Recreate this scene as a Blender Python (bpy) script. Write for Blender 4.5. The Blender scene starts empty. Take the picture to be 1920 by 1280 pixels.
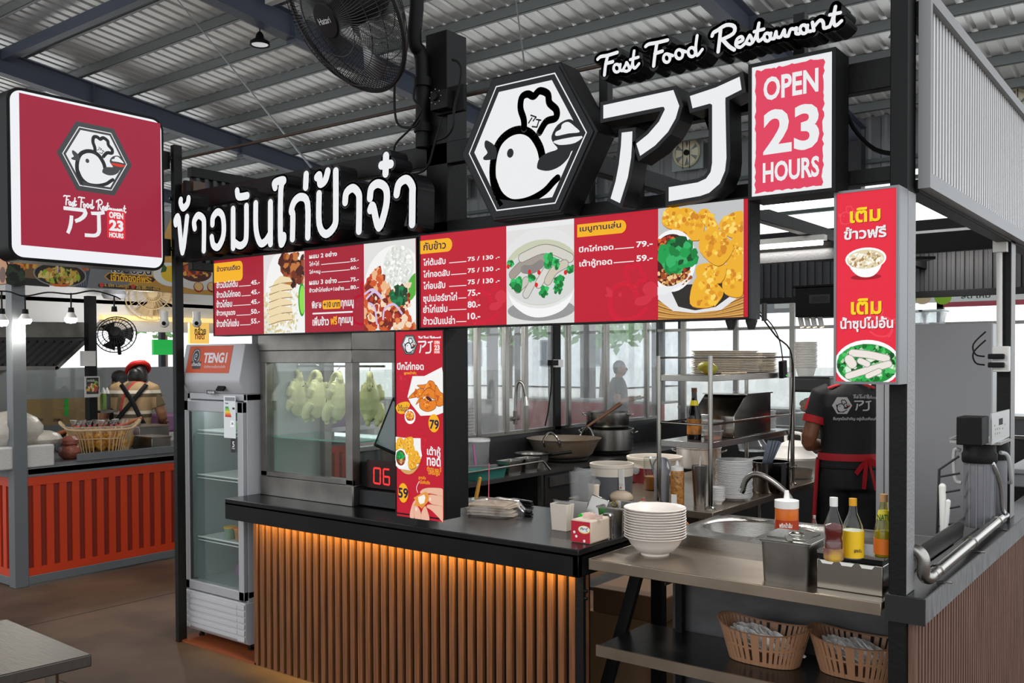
import bpy, bmesh, math, random
from mathutils import Vector, Matrix, noise
PI = math.pi
rnd = random.Random(7)
sc = bpy.context.scene
COL = sc.collection
# ------------------------------------------------------------------ camera
YAW, PITCH, ROLL, FPX, CYPX, CAMH = -0.652990, -0.018629, 0.0040185, 1737.14, 703.68, 1.7
_f = Vector((math.sin(YAW)*math.cos(PITCH), math.cos(YAW)*math.cos(PITCH), math.sin(PITCH)))
_r = Vector((math.cos(YAW), -math.sin(YAW), 0)); _d = _f.cross(_r)
_c, _s = math.cos(ROLL), math.sin(ROLL)
R0 = _c*_r + _s*_d; D0 = -_s*_r + _c*_d; F0 = _f
cd = bpy.data.cameras.new('camera'); cam = bpy.data.objects.new('camera', cd); COL.objects.link(cam)
cd.sensor_width = 36.0; cd.lens = FPX/1920*36.0; cd.shift_y = (CYPX-640)/1920; cd.clip_start = .05; cd.clip_end = 400
m3 = Matrix((R0, -D0, -F0)).transposed()
cam.matrix_world = Matrix.Translation((0, 0, CAMH)) @ m3.to_4x4()
sc.camera = cam
def ray(px, py): return R0*((px-960)/FPX) + D0*((py-CYPX)/FPX) + F0
def at(px, py, ax, val):
    "point of the photograph on a known plane of the place"
    d = ray(px, py); i = 'xyz'.index(ax); o = Vector((0, 0, CAMH)); t = (val-o[i])/d[i]
    return o + d*t
# ------------------------------------------------------------------ light and exposure
sc.view_settings.view_transform = 'Standard'; sc.view_settings.look = 'None'
sc.view_settings.exposure = 0.0; sc.view_settings.gamma = 1.0; sc.view_settings.use_curve_mapping = False
w = bpy.data.worlds.new('daylight'); sc.world = w; w.use_nodes = True
bg = w.node_tree.nodes['Background']; bg.inputs[0].default_value = (.93, .97, 1, 1); bg.inputs[1].default_value = 1.85
def area(name, loc, rot, sx, sy, power, col=(1, 1, 1)):
    l = bpy.data.lights.new(name, 'AREA'); l.shape = 'RECTANGLE'; l.size = sx; l.size_y = sy; l.energy = power; l.color = col
    o = bpy.data.objects.new(name, l); COL.objects.link(o); o.location = loc; o.rotation_euler = rot
    return o
# ------------------------------------------------------------------ materials
def lin(h):
    if isinstance(h, str):
        h = h.lstrip('#'); c = [int(h[i:i+2], 16)/255 for i in (0, 2, 4)]
        return tuple(x/12.92 if x <= .04045 else ((x+.055)/1.055)**2.4 for x in c)
    return tuple(h)
_M = {}
def mat(name, col='#808080', rough=.5, metal=0, emit=None, es=1, trans=0, alpha=1, ior=1.45, noise_=None, bump=None, coat=0, spec=None):
    if name in _M: return _M[name]
    m = bpy.data.materials.new(name); m.use_nodes = True; nt = m.node_tree; b = nt.nodes['Principled BSDF']
    c = lin(col); b.inputs['Base Color'].default_value = (*c, 1); b.inputs['Roughness'].default_value = rough
    b.inputs['Metallic'].default_value = metal; b.inputs['IOR'].default_value = ior
    if trans: b.inputs['Transmission Weight'].default_value = trans
    if alpha < 1: b.inputs['Alpha'].default_value = alpha
    if spec is not None: b.inputs['Specular IOR Level'].default_value = spec
    if coat: b.inputs['Coat Weight'].default_value = coat
    if emit: b.inputs['Emission Color'].default_value = (*lin(emit), 1); b.inputs['Emission Strength'].default_value = es
    if noise_:  # (scale, colour2, stretch xyz, detail)
        scl, c2, st, det = noise_
        tc = nt.nodes.new('ShaderNodeTexCoord'); mp = nt.nodes.new('ShaderNodeMapping'); mp.inputs['Scale'].default_value = st
        nz = nt.nodes.new('ShaderNodeTexNoise'); nz.inputs['Scale'].default_value = scl; nz.inputs['Detail'].default_value = det
        rp = nt.nodes.new('ShaderNodeValToRGB'); rp.color_ramp.elements[0].color = (*c, 1); rp.color_ramp.elements[1].color = (*lin(c2), 1)
        rp.color_ramp.elements[0].position = .35; rp.color_ramp.elements[1].position = .68
        nt.links.new(tc.outputs['Object'], mp.inputs[0]); nt.links.new(mp.outputs[0], nz.inputs[0]); nt.links.new(nz.outputs[0], rp.inputs[0])
        nt.links.new(rp.outputs[0], b.inputs['Base Color'])
        if emit: nt.links.new(rp.outputs[0], b.inputs['Emission Color'])
    if bump:  # (scale, strength, stretch)
        tc = nt.nodes.new('ShaderNodeTexCoord'); mp = nt.nodes.new('ShaderNodeMapping'); mp.inputs['Scale'].default_value = bump[2]
        nz = nt.nodes.new('ShaderNodeTexNoise'); nz.inputs['Scale'].default_value = bump[0]; nz.inputs['Detail'].default_value = 4
        bp = nt.nodes.new('ShaderNodeBump'); bp.inputs['Strength'].default_value = bump[1]; bp.inputs['Distance'].default_value = .01
        nt.links.new(tc.outputs['Object'], mp.inputs[0]); nt.links.new(mp.outputs[0], nz.inputs[0]); nt.links.new(nz.outputs[0], bp.inputs['Height'])
        nt.links.new(bp.outputs[0], b.inputs['Normal'])
    _M[name] = m; return m
def glow(col, es=.92):   # printed film of a light box, lit from behind
    return mat('lit_film_%s_%s' % (col, es), (.01, .01, .01), .4, emit=col, es=es, spec=.12)
def ink(col, rough=.5): return mat('ink_%s' % col, col, rough)
BLK = mat('black_painted_steel', '#0d0d0e', .5, 0, spec=.25, bump=(60, .12, (1, 1, 1)))
BLK2 = mat('matt_black', '#09090a', .6, spec=.25)
DGREY = mat('dark_grey', '#222225', .5)
SS = mat('brushed_stainless', '#9a9792', .24, 1, bump=(40, .06, (1, 1, 12)))
SSD = mat('dull_stainless', '#87847f', .36, 1, noise_=(6, '#6f6c68', (1, 1, 1), 4))
SSB = mat('bright_stainless', '#a19e98', .17, 1)
WHT = mat('white_plastic', '#dcdad6', .35)
GRY = mat('grey_plastic', '#8c8c8e', .4)
CLEAR = mat('clear_plastic', '#ffffff', .08, trans=.0, alpha=.22)
def make_glass(name, tint, ref=.12, rough=.0, dirt=0.0):
    m = bpy.data.materials.new(name); m.use_nodes = True; nt = m.node_tree; nt.nodes.clear()
    o = nt.nodes.new('ShaderNodeOutputMaterial'); t = nt.nodes.new('ShaderNodeBsdfTransparent'); t.inputs[0].default_value = (*tint, 1)
    g = nt.nodes.new('ShaderNodeBsdfGlossy'); g.inputs['Roughness'].default_value = rough; g.inputs[0].default_value = (1, 1, 1, 1)
    lw0 = nt.nodes.new("ShaderNodeLayerWeight"); lw0.inputs[0].default_value = .5; lp = nt.nodes.new("ShaderNodeMath"); lp.operation = "POWER"; lp.inputs[1].default_value = 3.0; nt.links.new(lw0.outputs["Facing"], lp.inputs[0]); lw = nt.nodes.new("ShaderNodeMath"); lw.operation = "MULTIPLY_ADD"; lw.inputs[1].default_value = .7; lw.inputs[2].default_value = .035; nt.links.new(lp.outputs[0], lw.inputs[0])
    mx = nt.nodes.new('ShaderNodeMixShader')
    nt.links.new(lw.outputs[0], mx.inputs[0]); nt.links.new(t.outputs[0], mx.inputs[1]); nt.links.new(g.outputs[0], mx.inputs[2])
    last = mx
    if dirt:
        d = nt.nodes.new('ShaderNodeBsdfDiffuse'); d.inputs[0].default_value = (.8, .8, .82, 1)
        tr = nt.nodes.new('ShaderNodeBsdfTranslucent'); tr.inputs[0].default_value = (.8, .8, .82, 1)
        ad = nt.nodes.new('ShaderNodeMixShader'); nt.links.new(d.outputs[0], ad.inputs[1]); nt.links.new(tr.outputs[0], ad.inputs[2])
        tc = nt.nodes.new('ShaderNodeTexCoord'); mp = nt.nodes.new('ShaderNodeMapping'); mp.inputs['Scale'].default_value = (2, 2, 1.2)
        nz = nt.nodes.new('ShaderNodeTexNoise'); nz.inputs['Scale'].default_value = 2.2; nz.inputs['Detail'].default_value = 9; nz.inputs['Roughness'].default_value = .75
        rp = nt.nodes.new('ShaderNodeValToRGB'); rp.color_ramp.elements[0].position = .38; rp.color_ramp.elements[1].position = .8
        rp.color_ramp.elements[0].color = (dirt*.25,)*3+(1,); rp.color_ramp.elements[1].color = (dirt,)*3+(1,)
        nt.links.new(tc.outputs['Object'], mp.inputs[0]); nt.links.new(mp.outputs[0], nz.inputs[0]); nt.links.new(nz.outputs[0], rp.inputs[0])
        m2 = nt.nodes.new('ShaderNodeMixShader'); nt.links.new(rp.outputs[0], m2.inputs[0]); nt.links.new(mx.outputs[0], m2.inputs[1]); nt.links.new(ad.outputs[0], m2.inputs[2])
        last = m2
    nt.links.new(last.outputs[0], o.inputs[0]); return m
GLASS = make_glass('clear_glass', (.93, .97, .95))
GLASSD = make_glass('smeared_glass', (.95, .97, .97), dirt=.34)
BAG = make_glass('clear_bag_film', (.92, .92, .92), rough=.15, dirt=.16)
# ------------------------------------------------------------------ mesh building
class MB:
    def __init__(s): s.v = []; s.f = []; s.m = []; s.mats = []
    def mi(s, m):
        if m is None: return 0
        if m not in s.mats: s.mats.append(m)
        return s.mats.index(m)
    def add(s, vs, fs, m=None):
        o = len(s.v); s.v += [Vector(v) for v in vs]; k = s.mi(m)
        for f in fs: s.f.append([o+i for i in f]); s.m.append(k)
        return s
    def box(s, x0, x1, y0, y1, z0, z1, m=None):
        vs = [(x, y, z) for z in (z0, z1) for y in (y0, y1) for x in (x0, x1)]
        return s.add(vs, [(0, 2, 3, 1), (4, 5, 7, 6), (0, 1, 5, 4), (2, 6, 7, 3), (0, 4, 6, 2), (1, 3, 7, 5)], m)
    def obox(s, c, sx, sy, sz, mt=None, m=None):   # box centred at c in a rotated frame
        mt = mt or Matrix.Identity(3); c = Vector(c)
        vs = [c + mt @ Vector((x*sx/2, y*sy/2, z*sz/2)) for z in (-1, 1) for y in (-1, 1) for x in (-1, 1)]
        return s.add(vs, [(0, 2, 3, 1), (4, 5, 7, 6), (0, 1, 5, 4), (2, 6, 7, 3), (0, 4, 6, 2), (1, 3, 7, 5)], m)
    def bar(s, p, q, wd, ht, m=None):
        p, q = Vector(p), Vector(q); d = (q-p).normalized(); up = Vector((0, 0, 1)) if abs(d.z) < .9 else Vector((0, 1, 0))
        a = d.cross(up).normalized(); b = a.cross(d)
        vs = [e + a*(i*wd/2) + b*(j*ht/2) for e in (p, q) for i, j in ((-1, -1), (1, -1), (1, 1), (-1, 1))]
        return s.add(vs, [(3, 2, 1, 0), (4, 5, 6, 7), (0, 1, 5, 4), (1, 2, 6, 5), (2, 3, 7, 6), (3, 0, 4, 7)], m)
    def tube(s, pts, r, n=10, m=None, closed=False, caps=True):
        pts = [Vector(p) for p in pts]; k = len(pts); rs = r if isinstance(r, (list, tuple)) else [r]*k
        rings = []; pa = None
        for i, p in enumerate(pts):
            a = pts[i-1] if (i > 0 or closed) else p; b = pts[(i+1) % k] if (i < k-1 or closed) else p
            d = (b-a).normalized() if (b-a).length > 1e-9 else Vector((0, 0, 1))
            if pa is None: u = d.orthogonal().normalized()
            else:
                u = pa - d*pa.dot(d); u = u.normalized() if u.length > 1e-6 else d.orthogonal().normalized()
            pa = u; v = d.cross(u); rr = rs[i]; ra, rb = rr if isinstance(rr, (list, tuple)) else (rr, rr)
            rings.append([p + u*(ra*math.cos(2*PI*j/n)) + v*(rb*math.sin(2*PI*j/n)) for j in range(n)])
        vs = [q for rg in rings for q in rg]; fs = []
        for i in range(k if closed else k-1):
            i2 = (i+1) % k
            for j in range(n): fs.append((i*n+j, i*n+(j+1) % n, i2*n+(j+1) % n, i2*n+j))
        if caps and not closed: fs += [tuple(range(n-1, -1, -1)), tuple((k-1)*n+j for j in range(n))]
        return s.add(vs, fs, m)
    def lathe(s, prof, c=(0, 0, 0), n=24, m=None, sx=1, sy=1, mt=None):
        c = Vector(c); vs = []; fs = []
        for r, z in prof:
            for j in range(n):
                p = Vector((r*math.cos(2*PI*j/n)*sx, r*math.sin(2*PI*j/n)*sy, z))
                vs.append(c + (mt @ p if mt else p))
        for i in range(len(prof)-1):
            for j in range(n): fs.append((i*n+j, i*n+(j+1) % n, (i+1)*n+(j+1) % n, (i+1)*n+j))
        if prof[0][0] > 1e-6: fs.append(tuple(range(n-1, -1, -1)))
        if prof[-1][0] > 1e-6: fs.append(tuple((len(prof)-1)*n+j for j in range(n)))
        return s.add(vs, fs, m)
    def ball(s, c, rx, ry=None, rz=None, n=16, m=None, mt=None):
        ry = ry or rx; rz = rz or rx
        prof = [(math.sin(PI*i/(n//2)), -math.cos(PI*i/(n//2))) for i in range(n//2+1)]
        c = Vector(c); vs = []; fs = []
        for r, z in prof:
            for j in range(n):
                p = Vector((r*math.cos(2*PI*j/n)*rx, r*math.sin(2*PI*j/n)*ry, z*rz)); vs.append(c+(mt @ p if mt else p))
        for i in range(len(prof)-1):
            for j in range(n): fs.append((i*n+j, i*n+(j+1) % n, (i+1)*n+(j+1) % n, (i+1)*n+j))
        return s.add(vs, fs, m)
    def loft(s, secs, n=20, m=None):    # secs: (centre, rx, ry) horizontal ellipses
        vs = []; fs = []
        for c, rx, ry in secs:
            for j in range(n): vs.append(Vector(c)+Vector((rx*math.cos(2*PI*j/n), ry*math.sin(2*PI*j/n), 0)))
        for i in range(len(secs)-1):
            for j in range(n): fs.append((i*n+j, i*n+(j+1) % n, (i+1)*n+(j+1) % n, (i+1)*n+j))
        fs += [tuple(range(n-1, -1, -1)), tuple((len(secs)-1)*n+j for j in range(n))]
        return s.add(vs, fs, m)
    def build(s, name, m=None, parent=None, bevel=0, smooth=.7, remesh=0, sub=0, relax=4):
        me = bpy.data.meshes.new(name); off = parent_loc(parent)
        vs = [v-off for v in s.v]; org = Vector((0, 0, 0))
        if parent is None and vs:
            lo = Vector([min(v[i] for v in vs) for i in range(3)]); hi = Vector([max(v[i] for v in vs) for i in range(3)])
            org = Vector(((lo.x+hi.x)/2, (lo.y+hi.y)/2, lo.z)); vs = [v-org for v in vs]
        me.from_pydata([tuple(v) for v in vs], [], s.f); me.validate()
        for mm in (s.mats or [m or GRY]): me.materials.append(mm)
        if s.mats and len(me.polygons) == len(s.m): me.polygons.foreach_set('material_index', s.m)
        if s.mats and m and s.mats[0] is None: me.materials[0] = m
        o = bpy.data.objects.new(name, me); COL.objects.link(o)
        if remesh:
            bm = bmesh.new(); bm.from_mesh(me); bmesh.ops.recalc_face_normals(bm, faces=bm.faces); bm.to_mesh(me); bm.free()
            md = o.modifiers.new('r', 'REMESH'); md.mode = 'VOXEL'; md.voxel_size = remesh
            md = o.modifiers.new('s', 'SMOOTH'); md.factor = .5; md.iterations = relax
            dg = bpy.context.evaluated_depsgraph_get(); dg.update()
            n2 = bpy.data.meshes.new_from_object(o.evaluated_get(dg)); o.modifiers.clear(); n2.name = name; o.data = n2; me = n2
            if not me.materials: me.materials.append(m or GRY)
        if smooth:
            me.shade_smooth(); me.set_sharp_from_angle(angle=smooth)
        if bevel:
            b = o.modifiers.new('bevel', 'BEVEL'); b.width = bevel; b.segments = 2; b.limit_method = 'ANGLE'; b.angle_limit = .7
        if parent: o.parent = parent
        else: o.location = org
        return o
def parent_loc(p):
    v = Vector((0, 0, 0))
    while p is not None: v += p.location; p = p.parent
    return v
def tag(o, label, cat, group=None, kind=None):
    o['label'] = label; o['category'] = cat
    if group: o['group'] = group
    if kind: o['kind'] = kind
    return o
def T(name, label, cat, loc=(0, 0, 0), group=None):
    o = bpy.data.objects.new(name, None); COL.objects.link(o); o.empty_display_size = .05; o.location = loc
    return tag(o, label, cat, group)
def struct(o, label):
    o['kind'] = 'structure'; o['label'] = label; return o
def one(name, mb, m, label, cat, group=None, **k):
    return tag(mb.build(name, m, None, **k), label, cat, group)
KIDS = {}
def dup(root, loc, rotz=None, label=None, group=None, scale=None):
    r = root.copy(); COL.objects.link(r); r.location = loc
    if rotz is not None: r.rotation_euler = (r.rotation_euler.x, r.rotation_euler.y, rotz)
    if scale: r.scale = (scale,)*3
    if label: r['label'] = label
    if group: r['group'] = group
    for ch in KIDS.setdefault(root.name, list(root.children)):
        c = ch.copy(); COL.objects.link(c); c.parent = r
        for g in KIDS.setdefault(ch.name, list(ch.children)):
            d = g.copy(); COL.objects.link(d); d.parent = c
    return r
def smoothp(pts, k=5, closed=False):   # Catmull-Rom
    P = [Vector(p) for p in pts]; n = len(P); out = []
    if n < 3: return P
    for i in range(n if closed else n-1):
        g = (lambda j: P[j % n]) if closed else (lambda j: P[min(max(j, 0), n-1)])
        a, b, c, d = g(i-1), g(i), g(i+1), g(i+2)
        for t in range(k):
            u = t/k; out.append(.5*((2*b)+(c-a)*u+(2*a-5*b+4*c-d)*u*u+(3*b-a-3*c+d)*u**3))
    if not closed: out.append(P[-1])
    return out
# ------------------------------------------------------------------ flat artwork on real planes
_TX = {}
def text_mesh(s, bold):
    k = (s, bold)
    if k in _TX: return _TX[k]
    c = bpy.data.curves.new('t', 'FONT'); c.body = s; c.size = 1; c.offset = bold; c.resolution_u = 3
    o = bpy.data.objects.new('t', c); COL.objects.link(o)
    dg = bpy.context.evaluated_depsgraph_get(); dg.update()
    me = o.evaluated_get(dg).to_mesh(); vs = [(v.co.x, v.co.y) for v in me.vertices]; fs = [tuple(p.vertices) for p in me.polygons]
    bpy.data.objects.remove(o); bpy.data.curves.remove(c)
    _TX[k] = (vs, fs); return _TX[k]
class Sheet:
    "a plane with its own 2-D coordinates; artwork is stacked on it in thin layers"
    def __init__(s, O, e1, e2, mb=None, step=.00008):
        s.O = Vector(O); s.a = Vector(e1).normalized(); s.b = Vector(e2).normalized(); s.n = s.a.cross(s.b).normalized(); s.mb = mb or MB(); s.step = step; s.L = 0
    def px(s, x, y):
        d = ray(x, y); o = Vector((0, 0, CAMH)); t = (s.O-o).dot(s.n)/d.dot(s.n); q = o+d*t-s.O
        return (q.dot(s.a), q.dot(s.b))
    def P(s, pts): return [s.px(*p) for p in pts]
    def w(s, u, v, h=None): return s.O + s.a*u + s.b*v + s.n*(s.L*s.step if h is None else h)
    def up(s, k=1): s.L += k; return s
    def poly(s, uv, m): s.mb.add([s.w(p[0], p[1]) for p in uv], [tuple(range(len(uv)))], m); return s
    def ell(s, c, rx, ry, m, n=28, rot=0, a0=0, a1=2*PI):
        cr, sr = math.cos(rot), math.sin(rot); pts = []
        for i in range(n+(a1-a0 < 6.2)):
            t = a0+(a1-a0)*i/n; x, y = rx*math.cos(t), ry*math.sin(t); pts.append((c[0]+x*cr-y*sr, c[1]+x*sr+y*cr))
        return s.poly(pts, m)
    def rect(s, u0, v0, u1, v1, m): return s.poly([(u0, v0), (u1, v0), (u1, v1), (u0, v1)], m)
    def rrect(s, u0, v0, u1, v1, r, m, left=True):
        pts = []; r = min(r, (v1-v0)*.49, (u1-u0)*.49)
        for cx, cy, a in ((u1-r, v0+r, -PI/2), (u1-r, v1-r, 0), (u0+r, v1-r, PI/2), (u0+r, v0+r, PI)):
            if not left and cx < (u0+u1)/2 and u1-u0 > 2*r: pts.append((u0, v1 if cy > (v0+v1)/2 else v0)); continue
            for i in range(7): pts.append((cx+r*math.cos(a+i*PI/12), cy+r*math.sin(a+i*PI/12)))
        return s.poly(pts, m)
    def stroke(s, uv, wd, m, smooth=4, closed=False, depth=0, h=None):
        pts = [Vector((p[0], p[1], 0)) for p in uv]
        if smooth and len(pts) > 2: pts = smoothp(pts, smooth, closed)
        n = len(pts); hw = wd/2; K = 12
        def lift(x, y, z): return s.O+s.a*x+s.b*y+s.n*z
        z1 = s.L*s.step if h is None else h; z0 = z1-depth
        for i in range(n if closed else n-1):
            p, q = pts[i], pts[(i+1) % n]; d = q-p
            if d.length < 1e-7: continue
            t = Vector((-d.y, d.x, 0)).normalized()*hw; c4 = [p+t, p-t, q-t, q+t]
            vs = [lift(c.x, c.y, z1) for c in c4]; fs = [(0, 1, 2, 3)]
            if depth: vs += [lift(c.x, c.y, z0) for c in c4]; fs += [(7, 6, 5, 4), (0, 3, 7, 4), (1, 5, 6, 2)]
            s.mb.add(vs, fs, m)
        for i, p in enumerate(pts):
            ring = [(p.x+hw*math.cos(2*PI*j/K), p.y+hw*math.sin(2*PI*j/K)) for j in range(K)]
            vs = [lift(x, y, z1) for x, y in ring]; fs = [tuple(range(K))]
            if depth: vs += [lift(x, y, z0) for x, y in ring]; fs += [tuple(range(2*K-1, K-1, -1))]+[(j, K+j, K+(j+1) % K, (j+1) % K) for j in range(K)]
            s.mb.add(vs, fs, m)
        return s
    def prism(s, uv, depth, m, h=None):
        z1 = s.L*s.step if h is None else h; k = len(uv)
        vs = [s.w(*p, z1) for p in uv]+[s.w(*p, z1-depth) for p in uv]
        s.mb.add(vs, [tuple(range(k)), tuple(range(2*k-1, k-1, -1))]+[(i, k+i, k+(i+1) % k, (i+1) % k) for i in range(k)], m); return s
    def text(s, t, u0, v0, u1, v1, m, bold=.02, shear=0, keep=False):
        vs, fs = text_mesh(t, bold)
        if not vs: return s
        x0 = min(v[0] for v in vs); x1 = max(v[0] for v in vs); y0 = min(v[1] for v in vs); y1 = max(v[1] for v in vs)
        kx = (u1-u0)/max(x1-x0, 1e-6); ky = (v1-v0)/max(y1-y0, 1e-6)
        s.mb.add([s.w(u0+(x-x0)*kx+shear*(y-y0)*ky, v0+(y-y0)*ky) for x, y in vs], fs, m); return s
    def tpx(s, t, x0, yb, x1, yt, m, bold=.02):
        "text whose outline fills the box from photo point (x0,yb) lower left to (x1,yt) upper right"
        a = s.px(x0, yb); b = s.px(x1, yt); return s.text(t, a[0], a[1], b[0], b[1], m, bold)
    def scatter(s, fn, n, size, mats, seed=1, sides=6, elong=1.0):
        r = random.Random(seed)
        for i in range(n):
            c = fn(r); q = size*(.55+.9*r.random()); a = r.random()*6.28; el = 1+(elong-1)*r.random()
            pts = []
            for j in range(sides):
                t = 2*PI*j/sides; k = q*(.75+.5*r.random()); x, y = k*math.cos(t)*el, k*math.sin(t)
                pts.append((c[0]+x*math.cos(a)-y*math.sin(a), c[1]+x*math.sin(a)+y*math.cos(a)))
            s.L += .04; s.poly(pts, mats[r.randrange(len(mats))])
        return s
def in_ell(c, rx, ry):
    def f(r):
        t = r.random()*6.283; k = math.sqrt(r.random()); return (c[0]+rx*k*math.cos(t), c[1]+ry*k*math.sin(t))
    return f
def in_quad(a, b, c, d):
    def f(r):
        u, v = r.random(), r.random()
        return tuple((a[i]*(1-u)+b[i]*u)*(1-v)+(d[i]*(1-u)+c[i]*u)*v for i in (0, 1))
    return f
def offset_poly(uv, d):
    P = [Vector((p[0], p[1])) for p in uv]; n = len(P)
    area_ = sum(P[i].x*P[(i+1) % n].y-P[(i+1) % n].x*P[i].y for i in range(n)); sg = 1 if area_ > 0 else -1; out = []
    for i in range(n):
        a = (P[i]-P[i-1]).normalized(); b = (P[(i+1) % n]-P[i]).normalized()
        na, nb = Vector((a.y, -a.x))*sg, Vector((b.y, -b.x))*sg; mm = na+nb
        k = d/max(.35, (1+na.dot(nb))/1.0) if mm.length > 1e-6 else d
        out.append(tuple(P[i]+mm*k))
    return out
# ================================================================== the hall
fl = mat('worn_concrete_floor', '#6b5440', .58, noise_=(1.6, '#402f22', (1, 1, 1), 10), bump=(9, .12, (1, 1, 1)))
b = MB(); b.box(-31, 4, -6, 21.6, -.1, 0); struct(b.build('floor', fl), 'brown stained concrete floor of the food hall')
b = MB()
for x in (-9.9, -6.05, -2.2):
    b.box(x-.004, x+.004, -8, 21, 0, .0012)
for y in (.2, 2.42, 6.8): b.box(-30, 5, y-.004, y+.004, 0, .0012)
struct(b.build('trim_1', mat('floor_joint', '#2b2622', .8)), 'saw-cut joints in the concrete floor')
RZ = lambda y: 9.43-.115*y
ROOF = mat('galvanised_roof_sheet', '#f4f5f5', .3, .5)
b = MB(); prof = []
x = -31.0
while x < 4:
    prof += [(x, 0), (x+.19, 0), (x+.215, .04), (x+.275, .04)]; x += .30
ys = [-6, 4, 12, 21.6]
vs = [(px_, y, RZ(y)+dz) for y in ys for px_, dz in prof]; n = len(prof)
b.add(vs, [(j*n+i, j*n+i+1, (j+1)*n+i+1, (j+1)*n+i) for j in range(len(ys)-1) for i in range(n-1)])
# sheet laps above each purlin
struct(b.build('ceiling', ROOF, smooth=0), 'corrugated bare metal roof of the hall')
NAVY = mat('navy_grey_steel_paint', '#565d6d', .45, .1)
NAVYL = mat('steel_flange_underside', '#8b9099', .45, .2)
PUR = mat('galvanised_purlin', '#84898a', .45, .55)
k = 2
for i, x in enumerate((-27.4, -20.4, -13.43, -6.4, .6)):
    b = MB(); y0, y1 = -6, 21.3; za, zb = RZ(y0)-.12, RZ(y1)-.12; d0, d1 = .62, .5
    def beam(bb, xx, wx, o0, o1, t):
        bb.add([(xx-wx/2, y0, za-o0), (xx+wx/2, y0, za-o0), (xx+wx/2, y0, za-o0-t), (xx-wx/2, y0, za-o0-t), (xx-wx/2, y1, zb-o1), (xx+wx/2, y1, zb-o1), (xx+wx/2, y1, zb-o1-t), (xx-wx/2, y1, zb-o1-t)],
               [(0, 1, 2, 3), (7, 6, 5, 4), (0, 4, 5, 1), (1, 5, 6, 2), (2, 6, 7, 3), (3, 7, 4, 0)])
    bb = MB(); beam(bb, x, .26, .1, .1, .014); beam(bb, x, .26, d0, d1, .014)
    for q in range(7): bb.box(x-.12, x+.12, -5+q*4, -4.99+q*4, RZ(-5+q*4)-.12-d0, RZ(-5+q*4)-.22)
    bb.add([(x-.006, y0, za-.1), (x+.006, y0, za-.1), (x+.006, y0, za-d0), (x-.006, y0, za-d0), (x-.006, y1, zb-.1), (x+.006, y1, zb-.1), (x+.006, y1, zb-d1), (x-.006, y1, zb-d1)],
           [(0, 1, 2, 3), (7, 6, 5, 4), (0, 4, 5, 1), (1, 5, 6, 2), (2, 6, 7, 3), (3, 7, 4, 0)])
    struct(bb.build('trim_%d' % k, NAVY, smooth=0), 'navy grey steel roof rafter'); k += 1
for q in range(-13, 9):
    y = 10.7+1.2*q; z = RZ(y); b = MB()
    if y > 21 or y < -5.5: continue
    b.box(-31, 4, y-.035, y-.028, z-.2, z-.01); b.box(-31, 4, y-.035, y+.04, z-.2, z-.193); b.box(-31, 4, y+.034, y+.04, z-.2, z-.18); b.box(-31, 4, y-.035, y+.04, z-.015, z-.008)
    struct(b.build('trim_%d' % k, PUR, smooth=0), 'galvanised purlin under the roof'); k += 1
b = MB(); b.box(-20.3, -13.5, 9.0, 9.16, RZ(9)-.42, RZ(9)-.2); struct(b.build('trim_%d' % k, NAVY), 'navy box beam between two rafters'); k += 1
# far wall: corrugated sheet above, open below
WALL = mat('grey_wall_sheet', '#7d8083', .5, .3)
b = MB(); prof = []; x = -31.0
while x < 3.6: prof += [(x, 0), (x+.2, 0), (x+.23, -.04), (x+.29, -.04)]; x += .34
n = len(prof); vs = [(a, 21.2+d, z) for z in (5.75, 7.15) for a, d in prof]
b.add(vs, [(i, i+1, n+i+1, n+i) for i in range(n-1)]); struct(b.build('wall_back', WALL, smooth=0), 'grey corrugated upper wall at the far side of the hall')
GRN = mat('greenish_steel', '#4d5a57', .5, .2)
b = MB()
for z in (5.95, 5.72, 5.5, 5.0): b.box(-31, 3.6, 21.0, 21.12, z, z+.08)
struct(b.build('trim_%d' % k, GRN), 'green-grey girts along the far wall'); k += 1
# far lower wall pieces and columns
b = MB()
for x in (-27.4, -20.4, -13.4, -6.4, .6): b.box(x-.15, x+.15, 20.7, 21, 0, RZ(21)-.5)
struct(b.build('trim_%d' % k, DGREY), 'dark steel columns at the far wall'); k += 1
def wall_fan(px_, py_, lab):
    p = at(px_, py_, 'y', 20.9); t = T('exhaust_fan', lab, 'fan', (p.x, 20.9, p.z-.4), 'round exhaust fans in the far wall')
    f = MB(); f.box(p.x-.42, p.x+.42, 20.86, 20.9, p.z-.42, p.z+.42)
    f.build('housing', mat('fan_housing', '#8d9796', .5, .2), t)
    f = MB(); f.tube([(p.x+.34*math.cos(a*PI/16), 20.82, p.z+.34*math.sin(a*PI/16)) for a in range(32)], .03, 6, closed=True); f.build('ring', mat('aged_cream', '#c8c1a2', .5), t)
    f = MB()
    for a in range(6):
        c, s_ = math.cos(a*PI/3), math.sin(a*PI/3); q = Vector((-s_, 0, c))*.11; e = Vector((c, 0, s_))
        c0 = Vector((p.x, 20.84, p.z))
        f.add([c0+e*.06-q*.4, c0+e*.31-q+Vector((0, .015, 0)), c0+e*.31+q-Vector((0, .015, 0)), c0+e*.06+q*.4], [(0, 1, 2, 3)])
    f.build('blades', mat('fan_blade_cream', '#e8e2c8', .4, emit='#e8e2c8', es=.0), t)
    f = MB(); f.lathe([(.0, -.03), (.07, -.03), (.07, .03), (0, .03)], (p.x, 20.82, p.z), 16, mt=Matrix.Rotation(PI/2, 3, 'X')); f.build('motor', BLK, t)
    f = MB(); f.box(p.x-.1, p.x-.085, 20.79, 20.8, p.z-.4, p.z+.4); f.box(p.x+.085, p.x+.1, 20.79, 20.8, p.z-.4, p.z+.4); f.build('guard_bar', BLK, t)
wall_fan(1290, 287, 'round exhaust fan in the far wall seen through the big white letters')
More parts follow.
